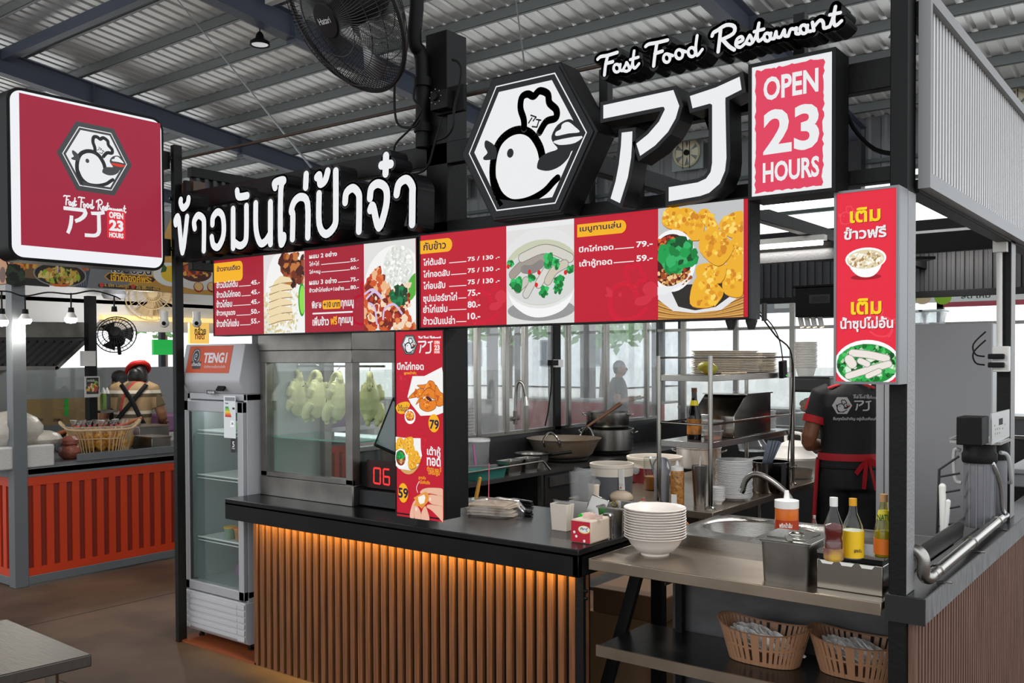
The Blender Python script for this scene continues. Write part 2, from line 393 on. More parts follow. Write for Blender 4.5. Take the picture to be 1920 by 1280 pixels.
wall_fan(1900, 202, 'round exhaust fan in the far wall at the right edge of the photo')
wall_fan(858, 347, 'round exhaust fan in the far wall left of the hexagon sign')
# high-bay lamp and stay wires
p = Vector((-13.72, 10.54, 7.32)); t = T('high_bay_lamp', 'round black high-bay lamp hanging from the roof left of the fan', 'lamp', p)
f = MB(); f.lathe([(.03, .24), (.06, .2), (.08, .12), (.17, .06), (.18, 0), (.165, 0), (.08, .05)], p, 28); f.build('reflector', BLK2, t)
f = MB(); f.lathe([(0, .012), (.155, .012), (.155, .02), (0, .02)], p, 28); f.build('lens', mat('lamp_lens', '#f4f6f6', .2, emit='#f4f6f6', es=.35), t)
f = MB(); f.tube([p+Vector((0, 0, .23)), (p.x, p.y, RZ(p.y)-.2)], .012, 6); f.build('hanging_rod', DGREY, t)
f = MB(); f.obox(p+Vector((.75, -.2, .62)), .5, .14, .16); f.build('driver_box', WHT, t)
for (a, bq, lab) in (((333, 0), (585, 315), 'thin diagonal stay wire crossing the roof above the Thai letters'), ((967, 0), (984, 125), 'thin stay wire going up from the hexagon sign'), ((1712, 0), (1668, 70), 'thin stay wire going up from the stall at the upper right')):
    q = at(*bq, 'y', 3.3); d = ray(*a); yy = 6.5 if a[0] == 333 else 4.2; p2 = at(*a, 'y', yy); e = q+(p2-q)*min(1.6, (RZ(yy+3)-.35-q.z)/(p2.z-q.z))
    f = MB(); f.tube([q, e], .004 if a[0] != 333 else .006, 6); one('stay_wire', f, PUR, lab, 'wire')
# daylight outside: pale ground, trees, building beyond the open side
b = MB(); b.box(-110, 80, -90, 160, -.3, -.1); struct(b.build('trim_%d' % k, mat('pale_yard', '#c9c8c4', .9)), 'pale concrete yard spread around the hall to bounce light upward'); k += 1  # ground carried pale around the hall to bounce daylight onto the roof
def bld(x0, x1, y, h, lab):
    t = T('building', lab, 'building', ((x0+x1)/2, y, 0)); f = MB(); f.box(x0, x1, y, y+8, 0, h); f.build('wall', mat('pale_render', '#e2e5e8', .9), t)
    for r in range(3):
        for c in range(int((x1-x0)/3)):
            f = MB(); xx = x0+1+c*3; f.box(xx, xx+1.4, y-.06, y+.1, 1.2+r*3, 2.8+r*3); wn = f.build('window', mat('far_window_frame', '#8a9096', .6), t)
            f = MB(); f.box(xx+.1, xx+1.3, y-.08, y-.06, 1.3+r*3, 2.7+r*3); f.build('pane', mat('far_window', '#566069', .3), wn)
bld(-40, -27, 46, 6, 'pale grey building outside seen through the glass partition')
def tree(x, y, h, r, lab):
    t = T('tree', lab, 'tree', (x, y, -.1)); f = MB(); f.tube([(x, y, -.1), (x+.1, y, h*.4), (x, y, h*.65)], [.22, .17, .1], 8); f.build('trunk', mat('bark', '#5d5148', .9), t)
    f = MB(); rr = random.Random(int(x*10))
    for i in range(420):
        a, c_, q = rr.random()*6.28, rr.uniform(-1, 1), rr.random()**.33; s_ = math.sqrt(1-c_*c_)
        c = Vector((x+r*q*s_*math.cos(a), y+r*q*s_*math.sin(a), h*.72+r*.8*q*c_)); u = Vector((rr.uniform(-1, 1), rr.uniform(-1, 1), rr.uniform(-1, 1))).normalized(); v = u.orthogonal().normalized(); k_ = .32
        f.add([c-u*k_, c+v*k_*.5, c+u*k_, c-v*k_*.5], [(0, 1, 2, 3)])
    f.build('foliage', mat('leaf_green', '#6f9a63', .7), t, smooth=0)
tree(-25.5, 33, 6, 2.9, 'green tree outside behind the glass partition')
tree(-22.3, 36, 5.4, 2.4, 'smaller green tree outside behind the glass partition')
tree(-48, 30, 7, 2.6, 'green tree far left behind the orange stall')
# ================================================================== the food stall: frame
FY = 3.18                                     # front plane of the posts
XL, XR, YB = -4.95, -.845, 9.1                # left, right and back lines of the stall
ts = T('food_stall', 'black steel frame of the chicken rice stall with dark slatted fascia', 'stall', ((XL+XR)/2, 6, 0))
def post(x0, x1, y0, y1, z0, z1, m=BLK):
    f = MB(); f.box(x0, x1, y0, y1, z0, z1, m); return f.build('post', m, ts, bevel=.003)
post(-4.997, -4.96, FY, FY+.055, 0, 2.98)
post(-.868, -.812, FY, FY+.1, 0, 2.98, BLK)
f = MB(); f.box(-.8118, -.8108, FY+.002, FY+.098, .92, 2.24); f.build('post_side_plate', mat('scuffed_grey_steel', '#8a8a8b', .5, .3, bump=(80, .3, (1, 1, 1))), ts)
post(-.86, -.80, 4.98, 5.1, 0, 2.5); f = MB(); f.box(-.7998, -.799, 4.985, 5.095, .92, 2.24); f.build('post_side_plate', mat('scuffed_grey_steel'), ts)
post(-.86, -.80, YB-.06, YB, 0, 2.9); post(-4.98, -4.92, YB-.06, YB, 0, 2.9); post(-4.98, -4.9, 7.06, 7.16, 0, 2.9)
post(-2.945, -2.815, 3.2, 3.34, 1.0, 3.2)                           # tall post that carries the fan
BM = lambda x0, x1, y0, y1, z0, z1: MB().box(x0, x1, y0, y1, z0, z1).build('beam', BLK, ts, bevel=.003)
BM(-4.93, -.868, 3.2, 3.25, 2.59, 2.69); BM(-4.93, -.868, 3.2, 3.25, 2.28, 2.33)
BM(-4.98, -4.93, 3.28, YB, 2.24, 2.29); BM(-4.98, -4.93, 3.28, YB, 2.80, 2.86)
BM(-4.93, -.86, YB-.05, YB, 2.24, 2.3); BM(-4.93, -.86, YB-.05, YB, 2.82, 2.95)
BM(-4.93, -.86, 6.1, 6.16, 2.34, 2.46); BM(-2.2, -2.14, 3.25, YB, 2.5, 2.58)
BM(-.86, -.80, 3.28, YB, 2.83, 2.88); BM(-.86, -.80, 3.28, YB, 2.245, 2.29)
f = MB(); f.bar((-2.7, 6.1, 2.38), (-1.6, 6.9, 2.38), .12, .02); f.build('brace', BLK, ts)
f = MB(); f.bar((-1.9, 3.3, 2.4), (-2.6, 4.5, 2.4), .09, .09); f.build('brace', BLK, ts)
RIB = mat('dark_fascia_sheet', '#303032', .5, .2)
def ribbed(p, q, z0, z1, pitch, m, nm, dep=.022, tgt=None):
    p, q = Vector((*p, 0)), Vector((*q, 0)); d = (q-p); L = d.length; d = d/L; nrm = Vector((d.y, -d.x, 0)); f = MB(); k = int(L/pitch)
    pts = []
    for i in range(k):
        for a, h in ((0, 0), (.45, 0), (.55, 1), (.95, 1)): pts.append(p+d*((i+a)*pitch)+nrm*dep*h)
    n = len(pts); vs = [Vector((c.x, c.y, z)) for z in (z0, z1) for c in pts]
    f.add(vs, [(i, i+1, n+i+1, n+i) for i in range(n-1)]); return f.build(nm, m, tgt or ts, smooth=0)
ribbed((-4.955, 3.28), (-4.955, YB), 2.29, 2.8, .06, RIB, 'left_fascia'); ribbed((-4.9, YB-.03), (-.86, YB-.03), 2.3, 2.82, .075, RIB, 'back_fascia')
# right hand fascia of pale slats between two rails
SLAT = mat('silver_slat', '#cfcfd0', .4, 0)
f = MB(); y = 3.3
while y < YB: f.box(-.79, -.783, y, y+.018, 2.29, 2.88); y += .045
f.build('right_slats', SLAT, ts); f = MB(); f.box(-.80, -.79, 3.28, YB, 2.28, 2.86, BLK2); f.build('slat_backing', BLK2, ts)
f = MB(); f.box(-.80, -.762, 3.285, YB, 2.255, 2.305); f.box(-.80, -.762, 3.285, YB, 2.865, 2.905); f.box(-.80, -.762, 3.26, 3.285, 2.255, 2.905)
f.build('right_slat_rail', mat('silver_rail', '#858586', .45, .25), ts)
for x, z in ((-4.983, 2.66), (-4.983, 2.36), (-4.983, 2.9)):
    f = MB(); f.lathe([(0, 0), (.012, 0), (.012, .012), (0, .014)], (x, FY-.001, z), 8, mt=Matrix.Rotation(PI/2, 3, 'X')); f.build('bolt', SSB, ts)
for a in ((-4.855, -4.825, 3.17, 3.2, 2.4, 2.75), (-2.0, -1.96, 3.2, 3.24, 2.6, 2.86), (-1.2, -1.16, 3.2, 3.24, 2.69, 2.9)): MB().box(*a).build('sign_bracket', BLK, ts)
# ------------------------------------------------------------------ service counter
tc = T('service_counter', 'long black-topped service counter with warm lit wooden slat front', 'counter', (-3.2, 3.5, 0))
CT = mat('black_counter_laminate', '#0b0b0c', .24, noise_=(5, '#151516', (1, 1, 1), 5), spec=.4)
CX0, CX1 = -4.435, -2.066
f = MB(); f.box(CX0, CX1, 3.14, 3.95, .885, .92); f.box(CX0, CX1, 3.14, 3.17, .805, .9); f.box(CX1-.03, CX1, 3.14, 3.95, .805, .9); f.build('worktop', CT, tc, bevel=.003)
WOOD = mat('brown_wood_slat', '#75492a', .55, noise_=(3, '#58341b', (30, 30, 1.2), 5))
f = MB(); x = -4.262
while x < CX1-.02: f.box(x, x+.03, 3.2, 3.22, .0, .87); x += .0555
f.build('slat_front', WOOD, tc); f = MB(); f.box(-4.262, CX1-.005, 3.22, 3.235, 0, .88); f.build('backing_panel', BLK2, tc)
f = MB(); f.box(CX1-.04, CX1-.003, 3.18, 3.22, 0, .81); f.box(CX1-.06, CX1-.004, 3.2, 3.9, .0, .05); f.box(CX1-.06, CX1-.004, 3.85, 3.9, .0, .88); f.build('end_post', BLK, tc)
f = MB(); f.box(-4.24, -4.2, 3.24, 3.9, 0, .88); f.build('end_panel', BLK, tc)
f = MB(); f.box(-4.2, CX1-.06, 3.168, 3.18, .868, .876); f.build('led_strip', mat('warm_led', '#ffb23e', .4, emit='#ffb23e', es=2.2), tc)
for z in (.74, .71, .1): MB().lathe([(0, 0), (.007, 0), (.007, .006), (0, .008)], (CX1-.003, 3.2, z), 8, mt=Matrix.Rotation(PI/2, 3, 'Y')).build('screw', SSB, tc)
area('counter_led_light', (-3.15, 3.176, .862), (.25, 0, 0), 2.1, .012, 26.0, (1, .7, .17))
# things stored on the floor behind the counter's open end
f = MB(); f.box(-2.55, -2.12, 3.95, 4.3, .0, .42); one('cardboard_box', f, mat('kraft_card', '#8a6a4a', .8), 'brown cardboard box on the floor behind the open end of the counter', 'box', bevel=.004)
f = MB(); f.box(-2.5, -2.1, 3.93, 4.25, .425, .55); one('parcel', f, mat('brown_parcel', '#6e5138', .7), 'flat brown parcel lying on the cardboard box behind the counter', 'parcel', bevel=.006)
# ------------------------------------------------------------------ ledge at the right side
tl = T('side_ledge', 'grey-edged black ledge over brown slats along the right side of the stall', 'counter', (-.84, 6, 0))
f = MB(); f.box(-.875, -.752, 3.17, YB, .845, .918); f.build('ledge_top', mat('worn_black_ledge', '#1a1a1b', .3, noise_=(7, '#28282a', (1, 1, 1), 5)), tl, bevel=.003)
f = MB(); f.box(-.752, -.749, 3.172, YB, .835, .917); f.build('ledge_edge', mat('grey_streaked_edge', '#7b7b7c', .55, noise_=(10, '#59595a', (1, 6, 1), 6)), tl)
f = MB(); f.box(-.875, -.75, 3.165, 3.173, .83, .915); f.build('ledge_end', mat('chipped_black', '#161617', .55, noise_=(24, '#0f0f10', (1, 1, 1), 6)), tl)
f = MB(); y = 3.2
while y < YB: f.box(-.81, -.785, y, y+.024, 0, .836); y += .042
f.build('slat_front', mat('mauve_brown_slat', '#7a5a4c', .45, noise_=(3, '#5b4034', (30, 30, 1.2), 5)), tl); f = MB(); f.box(-.86, -.81, 3.28, YB, 0, .845); f.build('backing_panel', BLK2, tl)
# partition glass on the left side and at the back
tp = T('glass_partition', 'smeared glass partition with steel uprights behind the stove', 'partition', (XL, 6.5, 0))
f = MB(); f.box(-4.935, -4.915, 4.6, YB, 0, 1.05); f.build('lower_panel', mat('dark_splash_panel', '#3b3b3d', .35, .5), tp)
f = MB(); f.box(-4.95, -4.9, 4.6, YB, 1.035, 1.065); f.box(-4.95, -4.9, 4.6, YB, 2.2, 2.24); f.build('rail', SS, tp)
for px_ in (869, 898, 951, 987, 1068, 1140, 1215):
    q = at(px_, 800, 'x', -4.9); f = MB(); f.box(-4.935, -4.895, q.y-.028, q.y+.028, 1.05, 2.22); f.build('upright', SS, tp, bevel=.003)
f = MB(); f.box(-4.925, -4.921, 4.6, YB, 1.065, 2.2); f.build('pane', GLASSD, tp)
tq = T('back_partition', 'smeared glass partition at the back of the stall behind the wire rack', 'partition', (-2.5, YB, 0))
f = MB(); f.box(-4.9, -.9, YB-.05, YB-.03, 0, .98); f.build('lower_panel', mat('dark_splash_panel'), tq)
f = MB(); f.box(-4.9, -.9, YB-.06, YB-.02, .98, 1.01); f.box(-4.9, -.9, YB-.07, YB-.03, 1.98, 2.01); f.build('rail', SS, tq)
for x in (-4.6, -4.0, -3.4, -2.9): f = MB(); f.box(x-.025, x+.025, YB-.06, YB-.02, 1.0, 2.24); f.build('upright', SS, tq)
f = MB(); f.box(-4.9, -2.9, YB-.042, YB-.038, 1.01, 1.98); f.build('pane', GLASSD, tq)
# tube lights of the stall, then one added fill light
def tube_light(x0, x1, y, z, lab):
    t = T('tube_light', lab, 'lamp', ((x0+x1)/2, y, z), 'tube lights under the stall beams'); f = MB(); f.box(x0, x1, y-.03, y+.03, z+.015, z+.05); f.build('batten', WHT, t)
    f = MB(); f.tube([(x0+.02, y, z), (x1-.02, y, z)], .016, 10); f.build('tube', mat('lit_tube', '#fffdf6', .3, emit='#fffaf0', es=6), t)
    area('tube_lamp', ((x0+x1)/2, y, z-.03), (0, 0, 0), x1-x0, .04, 16, (1, .97, .92))
a = at(1412, 388, 'y', 3.75); b_ = at(1526, 376, 'y', 3.75); tube_light(a.x, b_.x, 3.75, (a.z+b_.z)/2, 'white tube light below the OPEN sign inside the stall')
a = at(1400, 463, 'y', 6.05); b_ = at(1548, 457, 'y', 6.05); tube_light(a.x, b_.x, 6.05, (a.z+b_.z)/2, 'white tube light under the beam left of the tall narrow sign')
a = at(1706, 441, 'y', 8.6); b_ = at(1836, 438, 'y', 8.6); tube_light(a.x, b_.x, 8.6, 2.74, 'white tube light before the back fascia beside the right-hand post')
area('kitchen_fill', (-3.6, 5.2, 2.5), (0, 0, 0), 1.2, .05, 40, (1, .96, .9))  # added fill light with no fitting, brightens the stove side
# ================================================================== lettering and signs
LW = glow('#eef0f2', .95)
CASE = mat('black_letter_case', '#151517', .5, spec=.3)
# logo of the stall, traced once on the hexagon sign and reused in its own units
HY = 3.06
hs = Sheet((0, HY, 0), (1, 0, 0), (0, 0, 1))
HX = lambda x, y: hs.px(860+x/3.879, 90+y/3.879)
cA, cB = HX(15, 780), HX(1010, 600); LC = ((cA[0]+cB[0])/2, (cA[1]+cB[1])/2); LS = (cB[0]-cA[0])/2
def LG(pts): return [((u-LC[0])/LS, (v-LC[1])/LS) for u, v in (HX(*p) for p in pts)]
HEXO = [(math.cos(i*PI/3), math.sin(i*PI/3)) for i in range(6)]
HAT = LG([(478, 590), (476, 520), (452, 440), (462, 360), (505, 335), (548, 352), (590, 312), (650, 335), (662, 400), (712, 450), (708, 510), (640, 535), (590, 615)])
ARC1 = LG([(320, 1140), (262, 1010), (250, 860), (285, 710), (360, 625), (450, 595), (530, 625), (590, 715), (612, 800)])
ARC2 = LG([(255, 950), (300, 1060), (370, 1118), (450, 1122), (540, 1095), (630, 1040), (690, 975), (722, 945)])
BEAK = LG([(572, 862), (592, 800), (650, 762), (722, 735), (690, 690), (678, 640), (722, 560), (800, 518), (850, 540), (905, 600), (905, 640), (862, 730), (822, 752), (800, 800), (740, 860), (660, 893), (590, 885)])
BUN = LG([(710, 612), (745, 590), (755, 555), (800, 538), (850, 575), (882, 612), (800, 622), (712, 640)])
MOUTH = LG([(700, 675), (900, 640), (850, 690), (760, 705), (718, 700)])
TAIL = LG([(275, 725), (225, 680), (195, 676), (192, 720), (212, 762), (182, 795), (190, 815), (240, 812), (275, 800)])
LEGR = LG([(620, 1100), (735, 990), (690, 1090)]); EYE = LG([(378, 765)])[0]
FOOT = LG([(300, 1100), (335, 1145), (320, 1165), (600, 1130), (590, 1095), (450, 1118)])
MINI = [LG(q) for q in ([(528, 490), (566, 503), (545, 530)], [(535, 510), (512, 545)], [(568, 520), (600, 526)], [(588, 524), (572, 576), (538, 572)])]
def logo(S, u, v, r, dark, white, red=None, frame=None, ring=True, kx=1):
    g = lambda pts: [(u+p[0]*r*kx, v+p[1]*r) for p in pts]
    gs = lambda pts: smoothp([Vector((*p, 0)) for p in g(pts)], 3, True)
    if frame:
        S.up().poly(g([(c*1.0, s_*1.0) for c, s_ in HEXO]), frame)
        S.up().poly(g([(c*.86, s_*.86) for c, s_ in HEXO]), white); S.up().poly(g([(c*.835, s_*.835) for c, s_ in HEXO]), frame)
        S.up().poly(g([(c*.77, s_*.77) for c, s_ in HEXO]), white)
    S.up().stroke(g(ARC1), .1*r, dark); S.stroke(g(ARC2), .085*r, dark); S.up().poly(gs(TAIL), dark); S.stroke(g(HAT), .088*r, dark)
    S.up().poly(gs(BEAK), dark); S.up().poly(gs(BUN), white); S.poly(gs(MOUTH), red or white); S.ell(g([EYE])[0], .05*r*kx, .055*r, dark, 14)
    if frame and r > .06:
        for q in MINI: S.stroke(g(q), .018*r, dark, smooth=0)
        S.poly(g(FOOT), dark)
thx = T('hexagon_sign', 'black hexagon light box sign with a white chicken emblem', 'sign', (LC[0], HY+.06, LC[1]-LS))
hx = lambda k_: [(LC[0]+LS*c*k_, LC[1]+LS*s_*k_) for c, s_ in HEXO]
f = Sheet((0, HY, 0), (1, 0, 0), (0, 0, 1)); f.prism(hx(1.0), .13, CASE, -.004); f.mb.build('box', CASE, thx, bevel=.006)
f = Sheet((0, HY-.002, 0), (1, 0, 0), (0, 0, 1)); f.poly(hx(.95), CASE); f.up().poly(hx(.865), LW).up().poly(hx(.848), CASE).up().poly(hx(.775), LW)
logo(f, LC[0], LC[1], LS, CASE, LW); f.up()
for q in MINI: f.stroke([(LC[0]+p[0]*LS, LC[1]+p[1]*LS) for p in q], .018*LS, CASE, smooth=0)
f.poly([(LC[0]+p[0]*LS, LC[1]+p[1]*LS) for p in FOOT], CASE); f.mb.build('emblem_face', LW, thx, smooth=0)
# katakana and letter of the name
def cut_letter(nm, lab, polys, parts_y=3.04, dep=.1):
    t = T(nm, lab, 'sign letter', (0, 0, 0), None); c0 = None
    for i, (pts) in enumerate(polys):
        S = Sheet((0, parts_y, 0), (1, 0, 0), (0, 0, 1)); uv = [S.px(1100+x/4.128, 90+y/4.128) for x, y in pts]
        if c0 is None: c0 = uv[0]; t.location = (c0[0], parts_y, c0[1])
        S.prism(offset_poly(uv, .014), dep, CASE, 0); S.mb.build('case', CASE, t, smooth=0)
        S = Sheet((0, parts_y-.001, 0), (1, 0, 0), (0, 0, 1)); S.poly(uv, LW); S.mb.build('lit_face', LW, t, smooth=0)
AP = [[(130, 443), (672, 325), (718, 448), (690, 545), (630, 650), (530, 755), (415, 835), (385, 740), (475, 668), (560, 570), (606, 475), (598, 456), (580, 456), (130, 547)],
      [(272, 655), (355, 645), (352, 745), (345, 850), (320, 1000), (258, 1200), (186, 1165), (225, 1030), (250, 900), (266, 760)]]
JP = [[(800, 372), (1000, 306), (1185, 222), (1200, 322), (1075, 385), (1074, 420), (1083, 850), (1072, 950), (1030, 1050), (950, 1120), (880, 1145), (636, 1187), (636, 1077), (860, 1040), (925, 1010), (960, 960), (972, 890), (972, 440), (955, 430), (820, 467)]]
cut_letter('katakana_sign_letter', 'large white lit katakana letter on black case right of the hexagon sign', AP)
cut_letter('latin_sign_letter', 'large white lit letter J on black case beside the OPEN sign', JP)
AN = None
def aj(S, u0, v0, u1, v1, m):     # the same two letters, small, in a box
    pts = [[hs.px(1100+x/4.128, 90+y/4.128) for x, y in pl] for pl in AP+JP]; al = [p for q in pts for p in q]
    x0 = min(p[0] for p in al); x1 = max(p[0] for p in al); y0 = min(p[1] for p in al); y1 = max(p[1] for p in al)
    S.up()
    for q in pts: S.poly([(u0+(p[0]-x0)/(x1-x0)*(u1-u0), v0+(p[1]-y0)/(y1-y0)*(v1-v0)) for p in q], m)
# script line, traced as pen strokes
def el(cx, cy, rx, ry, a0=0, a1=360): return [(cx+rx*math.cos(math.radians(a)), cy+ry*math.sin(math.radians(a))) for a in range(a0, a1+1, 30)]
SCR = {'letter F of Fast': [[(75, 395), (95, 378), (140, 370), (205, 350)], [(142, 372), (128, 430), (120, 500)], [(128, 425), (175, 412)]],
 'letter a of Fast': [el(202, 455, 21, 26), [(226, 430), (222, 465), (240, 472)]], 'letter s of Fast': [[(240, 472), (262, 432), (268, 418), (286, 455), (272, 475), (250, 472)]],
 'letter t of Fast': [[(286, 468), (305, 430), (318, 340)], [(318, 340), (308, 425), (322, 455), (350, 425)], [(292, 398), (345, 382)]],
 'letter F of Food': [[(395, 310), (415, 295), (470, 285), (540, 268)], [(470, 288), (456, 370), (448, 440)], [(456, 358), (505, 342)]],
 'first letter o of Food': [el(535, 388, 22, 28), [(545, 362), (575, 372)]], 'second letter o of Food': [el(618, 362, 24, 30), [(632, 336), (662, 346)]],
 'letter d of Food': [el(702, 348, 24, 30), [(738, 238), (728, 320), (738, 370), (772, 330)]],
 'letter R of Restaurant': [[(838, 240), (850, 215), (895, 195)], [(895, 195), (888, 260), (878, 345)], [(860, 212), (930, 168), (985, 178), (978, 225), (895, 268)], [(905, 262), (950, 310), (985, 332)]],
 'letter e of Restaurant': [[(1000, 290), (1042, 268), (1032, 245), (1004, 262), (996, 300), (1025, 316), (1062, 285)]], 'first letter s of Restaurant': [[(1062, 285), (1082, 245), (1090, 238), (1106, 275), (1092, 295), (1070, 290)]],
 'first letter t of Restaurant': [[(1106, 285), (1130, 240), (1150, 155)], [(1150, 155), (1138, 240), (1150, 275), (1180, 250)], [(1118, 212), (1182, 195)]],
 'first letter a of Restaurant': [el(1205, 248, 21, 26), [(1230, 222), (1226, 256), (1252, 258)]], 'letter u of Restaurant': [[(1252, 258), (1264, 212), (1268, 245), (1295, 246), (1318, 200), (1322, 238), (1345, 240)]],
 'letter r of Restaurant': [[(1345, 240), (1362, 195), (1385, 195), (1400, 188), (1396, 222), (1418, 226)]], 'second letter a of Restaurant': [el(1448, 196, 24, 28), [(1474, 170), (1470, 206), (1498, 208)]],
 'letter n of Restaurant': [[(1506, 150), (1516, 205)], [(1514, 182), (1555, 136), (1578, 150), (1584, 188), (1618, 178)]],
 'last letter t of Restaurant': [[(1620, 180), (1640, 130), (1660, 45)], [(1660, 45), (1648, 130), (1660, 172), (1700, 140)], [(1622, 100), (1692, 85)]]}
SY = 3.02
tsc = T('script_sign', 'white script letters Fast Food Restaurant in black cases above the stall', 'sign', (-1.6, SY+.1, 2.9))
SCN = []
for nm, st in SCR.items():
    S = Sheet((0, SY, 0), (1, 0, 0), (0, 0, 1)); F_ = Sheet((0, SY-.0015, 0), (1, 0, 0), (0, 0, 1))
    for q in st:
        uv = [S.px(1100+x/3.556, y/3.556) for x, y in q]; SCN.append(uv)
        S.stroke(uv, .038, CASE, depth=.1, h=0, smooth=3); F_.stroke(uv, .0135 if 'letter F' in nm or 'R of' in nm else .0115, LW, smooth=3)
    o = S.mb.build('letter_case', CASE, tsc, smooth=0); o['label'] = 'black case of the '+nm
    F_.mb.build('lit_face', LW, o, smooth=0)
_al = [p for q in SCN for p in q]; SB = (min(p[0] for p in _al), max(p[0] for p in _al), min(p[1] for p in _al), max(p[1] for p in _al))
def script(S, u0, v0, u1, v1, m, wd):
    S.up()
    for q in SCN: S.stroke([(u0+(p[0]-SB[0])/(SB[1]-SB[0])*(u1-u0), v0+(p[1]-SB[2])/(SB[3]-SB[2])*(v1-v0)) for p in q], wd, m, smooth=2)
# Thai channel letters
TH = [('first consonant', [[(40, 560), (38, 530), (62, 520), (90, 770), (125, 508)]]), ('tone mark over the first consonant', [[(78, 380), (76, 402), (95, 440), (128, 408), (136, 368)]]),
 ('second letter', [[(182, 590), (178, 540), (207, 495), (246, 520), (252, 580), (250, 755)]]), ('third letter', [[(315, 560), (320, 508), (357, 468), (394, 510), (398, 640), (360, 730), (322, 718), (310, 660)]]),
 ('fourth letter', [[(470, 735), (470, 450)], [(472, 690), (520, 722), (562, 690), (570, 600), (570, 428)]]), ('vowel mark over the fourth letter', [[(500, 312), (512, 355), (576, 347)]]),
 ('fifth letter', [[(640, 408), (642, 600), (672, 700), (712, 690), (750, 630)], [(750, 400), (750, 705)]]), ('sixth letter, a tall vowel', [[(785, 285), (783, 250), (850, 232), (828, 300), (826, 682), (848, 678), (850, 648)]]),
 ('seventh letter', [[(915, 668), (918, 490), (906, 462), (930, 390), (980, 356), (1028, 405), (1030, 655)]]), ('tone mark over the seventh letter', [[(1018, 190), (1014, 282)]]),
 ('eighth letter', [[(1115, 335), (1116, 560), (1165, 635), (1232, 570), (1240, 450), (1240, 165)]]), ('tone mark over the eighth letter', [[(1098, 210), (1118, 195), (1122, 258), (1160, 232), (1180, 165)]]),
 ('ninth letter', [[(1310, 395), (1320, 325), (1368, 290), (1410, 330), (1416, 400), (1413, 610)]]), ('tenth letter', [[(1496, 365), (1508, 290), (1560, 256), (1618, 300), (1616, 430), (1562, 585), (1520, 428), (1498, 455)]]),
 ('plus-shaped tone mark over the tenth letter', [[(1617, 50), (1613, 180)], [(1582, 120), (1652, 110)]]), ('last letter', [[(1696, 335), (1714, 258), (1770, 224), (1812, 275), (1814, 350), (1812, 558)]])]
for nm, st in TH:
    S = Sheet((0, 3.03, 0), (1, 0, 0), (0, 0, 1)); F_ = Sheet((0, 3.0285, 0), (1, 0, 0), (0, 0, 1)); S.L = F_.L = 0
    for q in st:
        uv = [S.px(320+x/4, 280+y/4) for x, y in q]; S.stroke(uv, .064, CASE, depth=.11, h=0, smooth=4); F_.stroke(uv, .04, LW, smooth=4)
    t = T('thai_sign_letter', 'white Thai channel letter in black case: %s' % nm, 'sign letter', (uv[0][0], 3.09, uv[0][1]), 'Thai channel letters over the menu boards'); S.mb.build('case', CASE, t, smooth=0); F_.mb.build('lit_face', LW, t, smooth=0)
# ------------------------------------------------------------------ light boxes
RED = glow('#c3142d', .95); REDD = glow('#b01730', .85); YEL = glow('#f9b51a', .95); YEL2 = glow('#ffd91a', .95); NV = glow('#1d1b3c', 1); PALE = glow('#e9e8e6', .9); GHOST = glow('#d42a3e', .95); GHOSTD = glow('#bc2038', .9)
def lightbox(nm, lab, TL, BR, y, dep, frame=.012, side=BLK, axis='y'):
    S = Sheet((0, y, 0), (1, 0, 0), (0, 0, 1)); u0, v1 = S.px(*TL); u1, v0 = S.px(*BR)
    t = T(nm, lab, 'sign', ((u0+u1)/2, y+dep/2, v0)); f = MB(); f.box(u0-frame, u1+frame, y+.004, y+dep, v0-frame, v1+frame, side)
    for a in ((u0-frame, u1+frame, v1, v1+frame), (u0-frame, u1+frame, v0-frame, v0), (u0-frame, u0, v0, v1), (u1, u1+frame, v0, v1)): f.box(a[0], a[1], y-.004, y+.006, a[2], a[3], side)
    f.build('box', side, t, smooth=0); return t, S, (u0, v0, u1, v1)
def menu_line(S, t, x0, yb, x1, yt, price=None, px0=0, px1=0, pyb=0, pyt=0, lx=None, m=LW, bold=.028):
    S.tpx(t, x0, yb, x1, yt, m, bold)
    if price: S.tpx(price, px0, pyb, px1, pyt, m, bold)
    if lx:
        a, b2 = S.px(*lx[0]), S.px(*lx[1]); S.rect(a[0], a[1], b2[0], a[1]+.0035, m)
def ghost(S, cx, cy, pr, m, flip=1):
    u, v = S.px(cx, cy); r = S.px(cx, cy-pr)[1]-v; logo(S, u, v, r, m, m, None, None, kx=flip)
# menu board one -----------------------------------------------------
MY = 3.1
t, S, (u0, v0, u1, v1) = lightbox('menu_board', 'left red menu light box of rice dishes with prices', (401, 489), (782, 617), MY, .09, .006)
v0 = S.px(401, 629)[1]
S.rect(u0, v0, u1, v1, REDD); S.up()
C1 = lambda x, y: (390+x/4.683, 440+y/4.683)
def q1(*p): return S.P([C1(*a) for a in p])
def photo(S, TL, BR, m):
    a = S.px(*TL); b2 = S.px(*BR); S.rect(a[0], b2[1], b2[0], a[1], m); return a[0], b2[1], b2[0], a[1]
def clipped(S, a, fn):       # draw artwork, then trim what runs past the photo panel a
    k0 = len(S.mb.v); fn()
    for i in range(k0, len(S.mb.v)):
        v = S.mb.v[i]; r = v-S.O; u = r.dot(S.a); w_ = r.dot(S.b); S.mb.v[i] = v+S.a*(min(max(u, a[0]), a[2])-u)+S.b*(min(max(w_, a[1]), a[3])-w_)
ghost(S, 680, 565, 62, GHOSTD)
a = S.px(401, 529); u2 = S.px(455, 500)[0]; S.rrect(u0, a[1]-.004, u2, S.px(401, 494)[1], .028, YEL, left=False); S.up()
S.tpx('ข้าวจานเดียว', *C1(78, 325), *C1(283, 255), NV, .03)
